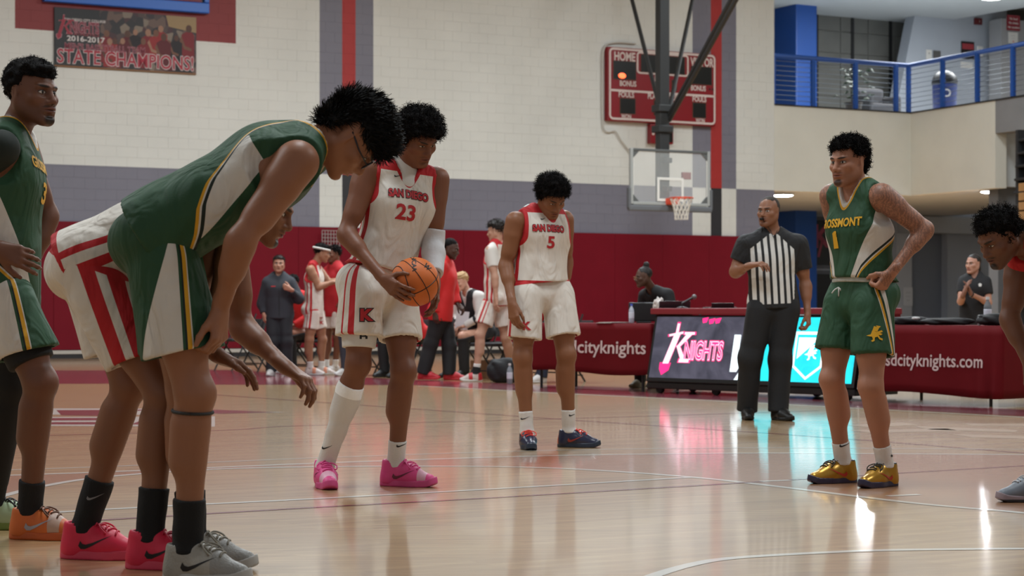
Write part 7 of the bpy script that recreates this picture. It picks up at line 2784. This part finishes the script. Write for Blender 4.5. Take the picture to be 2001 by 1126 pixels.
def seated(label, chair_px, back, skin, top_m, leg_m, shoe_m, hairf, lean=.06, hd=None, sleeve=1.92, sc=.96, hands=((.12, .38), (.12, .38)), shorts=None, twist=0.0, feet=.42, tuck=0.0, seat_off=0.0, head_yaw=0.0):
    """person on a folding chair of the bench row, facing the court"""
    o = bench_pt(chair_px, back)
    f = nrm(TN * math.cos(twist) + TD * math.sin(twist))
    l_ = np.cross(Z_, f)                                                     # the person's left
    q = lambda x, y, z_: o + l_ * x + f * (y + seat_off) + Z_ * z_
    J = dict(hip=[q(-.095, .02, .57), q(.095, .02, .57)], waist=q(0, .02 + lean * .3, .74), chest=q(0, .03 + lean * .8, .92), neck=q(0, .05 + lean * 1.6, 1.12), sh=[q(-.185, .03 + lean * 1.4, 1.06), q(.185, .03 + lean * 1.4, 1.06)],
             el=[q(-.25, .10 + lean, .80), q(.25, .10 + lean, .80)], wr=[q(-hands[0][0], hands[0][1], .68), q(hands[1][0], hands[1][1], .68)],
             kn=[q(-.14, .45, .55), q(.14, .45, .55)], an=[q(-.14, feet, .095), q(.14, feet - tuck, .095)], toe=[f, f], head=q(0, .10 + lean * 2.1, 1.27),
             hd=nrm(f * math.cos(head_yaw) + l_ * math.sin(head_yaw) + Z_ * (-.2 - lean)) if hd is None else nrm(hd), hu=Z_)
    p = Player(label, V3(o[0], o[1], 0), J, skin, sc, 1.0, fine=False)
    p.hands = [dict(d=f - Z_ * .3 + l_ * .4, n=-Z_ + f * .1, side=-1, curl=.4), dict(d=f - Z_ * .3 - l_ * .4, n=-Z_ + f * .1, side=1, curl=.4)]
    p.body()
    hairf(p)
    p.tank(top_m, hem=.06, loose=.024, sleeve=sleeve, seed=91, neck_r=.06, vneck=.03)
    p.trousers(leg_m, r=(.098, .082, .074), seed=92)
    for i in (0, 1):
        p.shoe(i, shoe_m, shoe_m, None, 1.0, fine=False, z0=0)
    return p


def build_seated():
    red, blk = plain('coach_red', srgb(206, 34, 36), .7), plain('black_trouser', srgb(26, 26, 29))
    sw = layered('shoe_white_bench', srgb(206, 202, 200), [], rough=.5)
    sb = layered('shoe_black_bench', srgb(24, 24, 26), [], rough=.5)
    nh = lambda p: short_hair(p, HAIR, 3, .05, 300)
    seated('person in red seated behind the headband player, arm reaching left', 606, 1.6, SK('skin_s1', srgb(150, 104, 84)), red, blk, sw, nh, hands=((.45, .30), (.12, .38)), lean=.1)
    seated('person in red and grey trousers seated behind the ball holder', 736, 1.6, SK('skin_s2', srgb(120, 78, 58)), red, plain('grey_trouser', srgb(62, 64, 74)), sw, nh)
    seated('person in red seated behind the walking coach', 812, 1.6, SK('skin_s3', srgb(96, 62, 46)), red, blk, sb, nh, lean=.16)
    seated('person in red behind left table with navy trousers and white shoes', 1100, 1.75, SK('skin_s4', srgb(120, 78, 58)), red, plain('navy_trouser', srgb(30, 36, 56)), sw, nh, lean=.1, feet=.5)
    # blond man with a sheet of paper
    blond = mat('hair_blond', srgb(176, 140, 96), .6)
    p = seated('seated blond man in a white shirt and black vest holding paper', 940, 2.2, SK('skin_blond', srgb(204, 156, 134), brow=srgb(150, 110, 80)), plain('shirt_white', srgb(206, 202, 198)), blk, sb, lambda p: short_hair(p, blond, 4, .055, 300), lean=.12, hands=((.06, .36), (.06, .36)), head_yaw=-.1)
    p.tank(plain('vest_black', srgb(22, 23, 28)), hem=.05, loose=.036, seed=94, vneck=.26, neck_r=.085, fold=.003)
    p.sleeve(0, plain('vest_black', srgb(22, 23, 28)), .1, 1.9, 'jacket_sleeve')
    p.sleeve(1, plain('vest_black', srgb(22, 23, 28)), .1, 1.9, 'jacket_sleeve')
    c = P(903, 626, p.J['wr'][0][1] - .12)
    sh = MB().box((-.085, -.12, -.001), (.085, .12, .001), ax=(nrm(V3(1, .1, -.12)), nrm(V3(.12, -.1, 1)), Y_), org=(0, 0, 0)).build('paper_sheet', mat('paper_bright', srgb(206, 204, 210), .7))
    sh.location = tuple(c)
    tag(sh, 'white paper sheet in the hands of the seated blond man', 'paper')
    # woman with a hair bun at the scorers table
    p = seated('woman with a hair bun and glasses seated at the scorers table', 1318, 1.45, SK('skin_bun', srgb(84, 56, 44)), plain('top_black', srgb(22, 22, 25)), blk, layered('shoe_khaki', srgb(130, 120, 100), [], rough=.6), lambda p: None, lean=.20, sc=.9, hd=V3(-.95, -.25, -.15), hands=((.05, .5), (.3, .5)))
    bunh = mat('hair_black_tied', srgb(20, 16, 16), .6)
    hair(p, bunh, [((0, -.022, .042), (.080, .099, .088)), ((0, -.06, .145), (.04, .04, .04))], lambda h_: np.where(h_[:, 1] > .02, .05 - h_[:, 2] - (h_[:, 1] - .05) * .2, -.03 - h_[:, 2]), waves(3, 160, .002, 6), .007)
    r, f, u = p.hax
    q = p.J['head']
    for sg in (1, -1):
        ring = [q + r * sg * .031 + f * .1 + r * .022 * math.cos(a) + u * .018 * math.sin(a) for a in np.linspace(0, 2 * math.pi, 13)]
        MB().tube(ring, .0025, 5, caps=False).build('spectacle_rim', mat('spectacle_pale', srgb(150, 120, 90), .3), p.root, p.base)
    # clapping woman behind the right table
    D = 23.4
    J = jt(D, sh=[(1883, 550, .05), (1927, 550, -.02)], el=[(1877, 590, -.08), (1932, 592, -.08)], wr=[(1884, 572, -.3), (1898, 575, -.28)], chest=(1904, 568, .0), waist=(1902, 598, .0), neck=(1904, 537, .02),
           hip=[(1888, 634, 0), (1918, 634, 0)], kn=[(1888, 690, 0), (1918, 690, 0)], an=[(1889, 0), (1917, 0)], toe=[(-.3, -1), (.1, -1)], head=(1902, 516, .0), hd=(-.75, -.64, -.02), hu=(0, 0, 1))
    lens(J, 'clap')
    p = Player('woman in a black polo shirt clapping behind the right table', J['foot_base'], J, SK('skin_clap', srgb(188, 138, 118), lip=srgb(160, 90, 90)), .92, .88, fine=False)
    p.hands = [dict(d=V3(.3, -.1, .8), n=(.9, .1, -.2), side=-1, curl=.2), dict(d=V3(-.35, -.15, .8), n=(-.9, .1, -.2), side=1, curl=.2)]
    p.body(neck_r=.05)
    bh = mat('hair_dark_tied', srgb(30, 22, 20), .6)
    hair(p, bh, [((0, -.022, .042), (.081, .1, .088)), ((0, -.1, -.06), (.035, .035, .09))], lambda h_: np.where(h_[:, 1] > .02, .06 - h_[:, 2] - (h_[:, 1] - .05) * .2, np.where(h_[:, 1] > -.05, -.01 - h_[:, 2], -.2 - h_[:, 2])), waves(5, 160, .002, 6), .007)
    p.tank(plain('polo_black', srgb(24, 24, 28)), hem=.02, loose=.018, sleeve=.6, seed=96, vneck=.12, neck_r=.06)
    decal('chest_mark', poly2d([[(-.014, -.02), (.014, -.02), (.02, .01), (0, .022), (-.02, .01)]], .02), p.on(1915, 557), p.lat, p.up, -p.front, p.bvh, .004, INK_W, p.root, p.base, reach=.6)
    p.trousers(plain('black_trouser', srgb(26, 26, 29)), seed=97)
    MB().tube([J['wr'][1] + nrm(np.cross(J['wr'][1] - J['el'][1], X_)) * .031 * math.cos(a) + nrm(np.cross(J['wr'][1] - J['el'][1], np.cross(J['wr'][1] - J['el'][1], X_))) * .031 * math.sin(a) for a in np.linspace(0, 6.2832, 13)], .008, 5, caps=False).build('watch', mat('watch_black', srgb(16, 16, 18), .4), p.root, p.base)
    for i in (0, 1):
        p.shoe(i, sb, sb, None, .92, fine=False, z0=0)
    # person half hidden behind the bending player at the right edge
    D = 22.0
    J = jt(D, sh=[(1996, 552, .05), (2044, 552, -.02)], el=[(1988, 596, -.05), (2054, 598, -.05)], wr=[(1986, 562, -.28), (2012, 566, -.25)], chest=(2020, 572, .0), waist=(2020, 604, .0), neck=(2020, 538, .02),
           hip=[(2004, 640, 0), (2036, 640, 0)], kn=[(2004, 700, 0), (2036, 700, 0)], an=[(2004, 0), (2036, 0)], toe=[(-.3, -1), (.1, -1)], head=(2012, 516, .0), hd=(-.85, -.5, -.05), hu=(0, 0, 1))
    p = Player('fair-haired person in black clapping at the far right edge', J['foot_base'], J, SK('skin_edge', srgb(198, 150, 128)), .95, .9, fine=False)
    p.hands = [dict(d=V3(.2, -.1, .8), n=(.9, .1, -.2), side=-1, curl=.2), dict(d=V3(-.35, -.15, .8), n=(-.9, .1, -.2), side=1, curl=.2)]
    p.body(neck_r=.052)
    hair(p, mat('hair_light_brown', srgb(128, 98, 70), .6), [((0, -.022, .042), (.081, .1, .088)), ((-.03, .0, -.12), (.07, .08, .14))], lambda h_: np.where(h_[:, 1] > .03, .06 - h_[:, 2], -.25 - h_[:, 2]), waves(5, 120, .003, 6), .007)
    p.tank(plain('polo_black', srgb(24, 24, 28)), hem=.02, loose=.018, sleeve=.6, seed=98, vneck=.08, neck_r=.06)
    p.trousers(plain('black_trouser', srgb(26, 26, 29)), seed=99)
    for i in (0, 1):
        p.shoe(i, sb, sb, None, .92, fine=False, z0=0)


build_23()
build_5()
build_1()
build_ref()
build_bend_green()
build_bend_white()
build_3()
build_right()
build_bench()
build_seated()
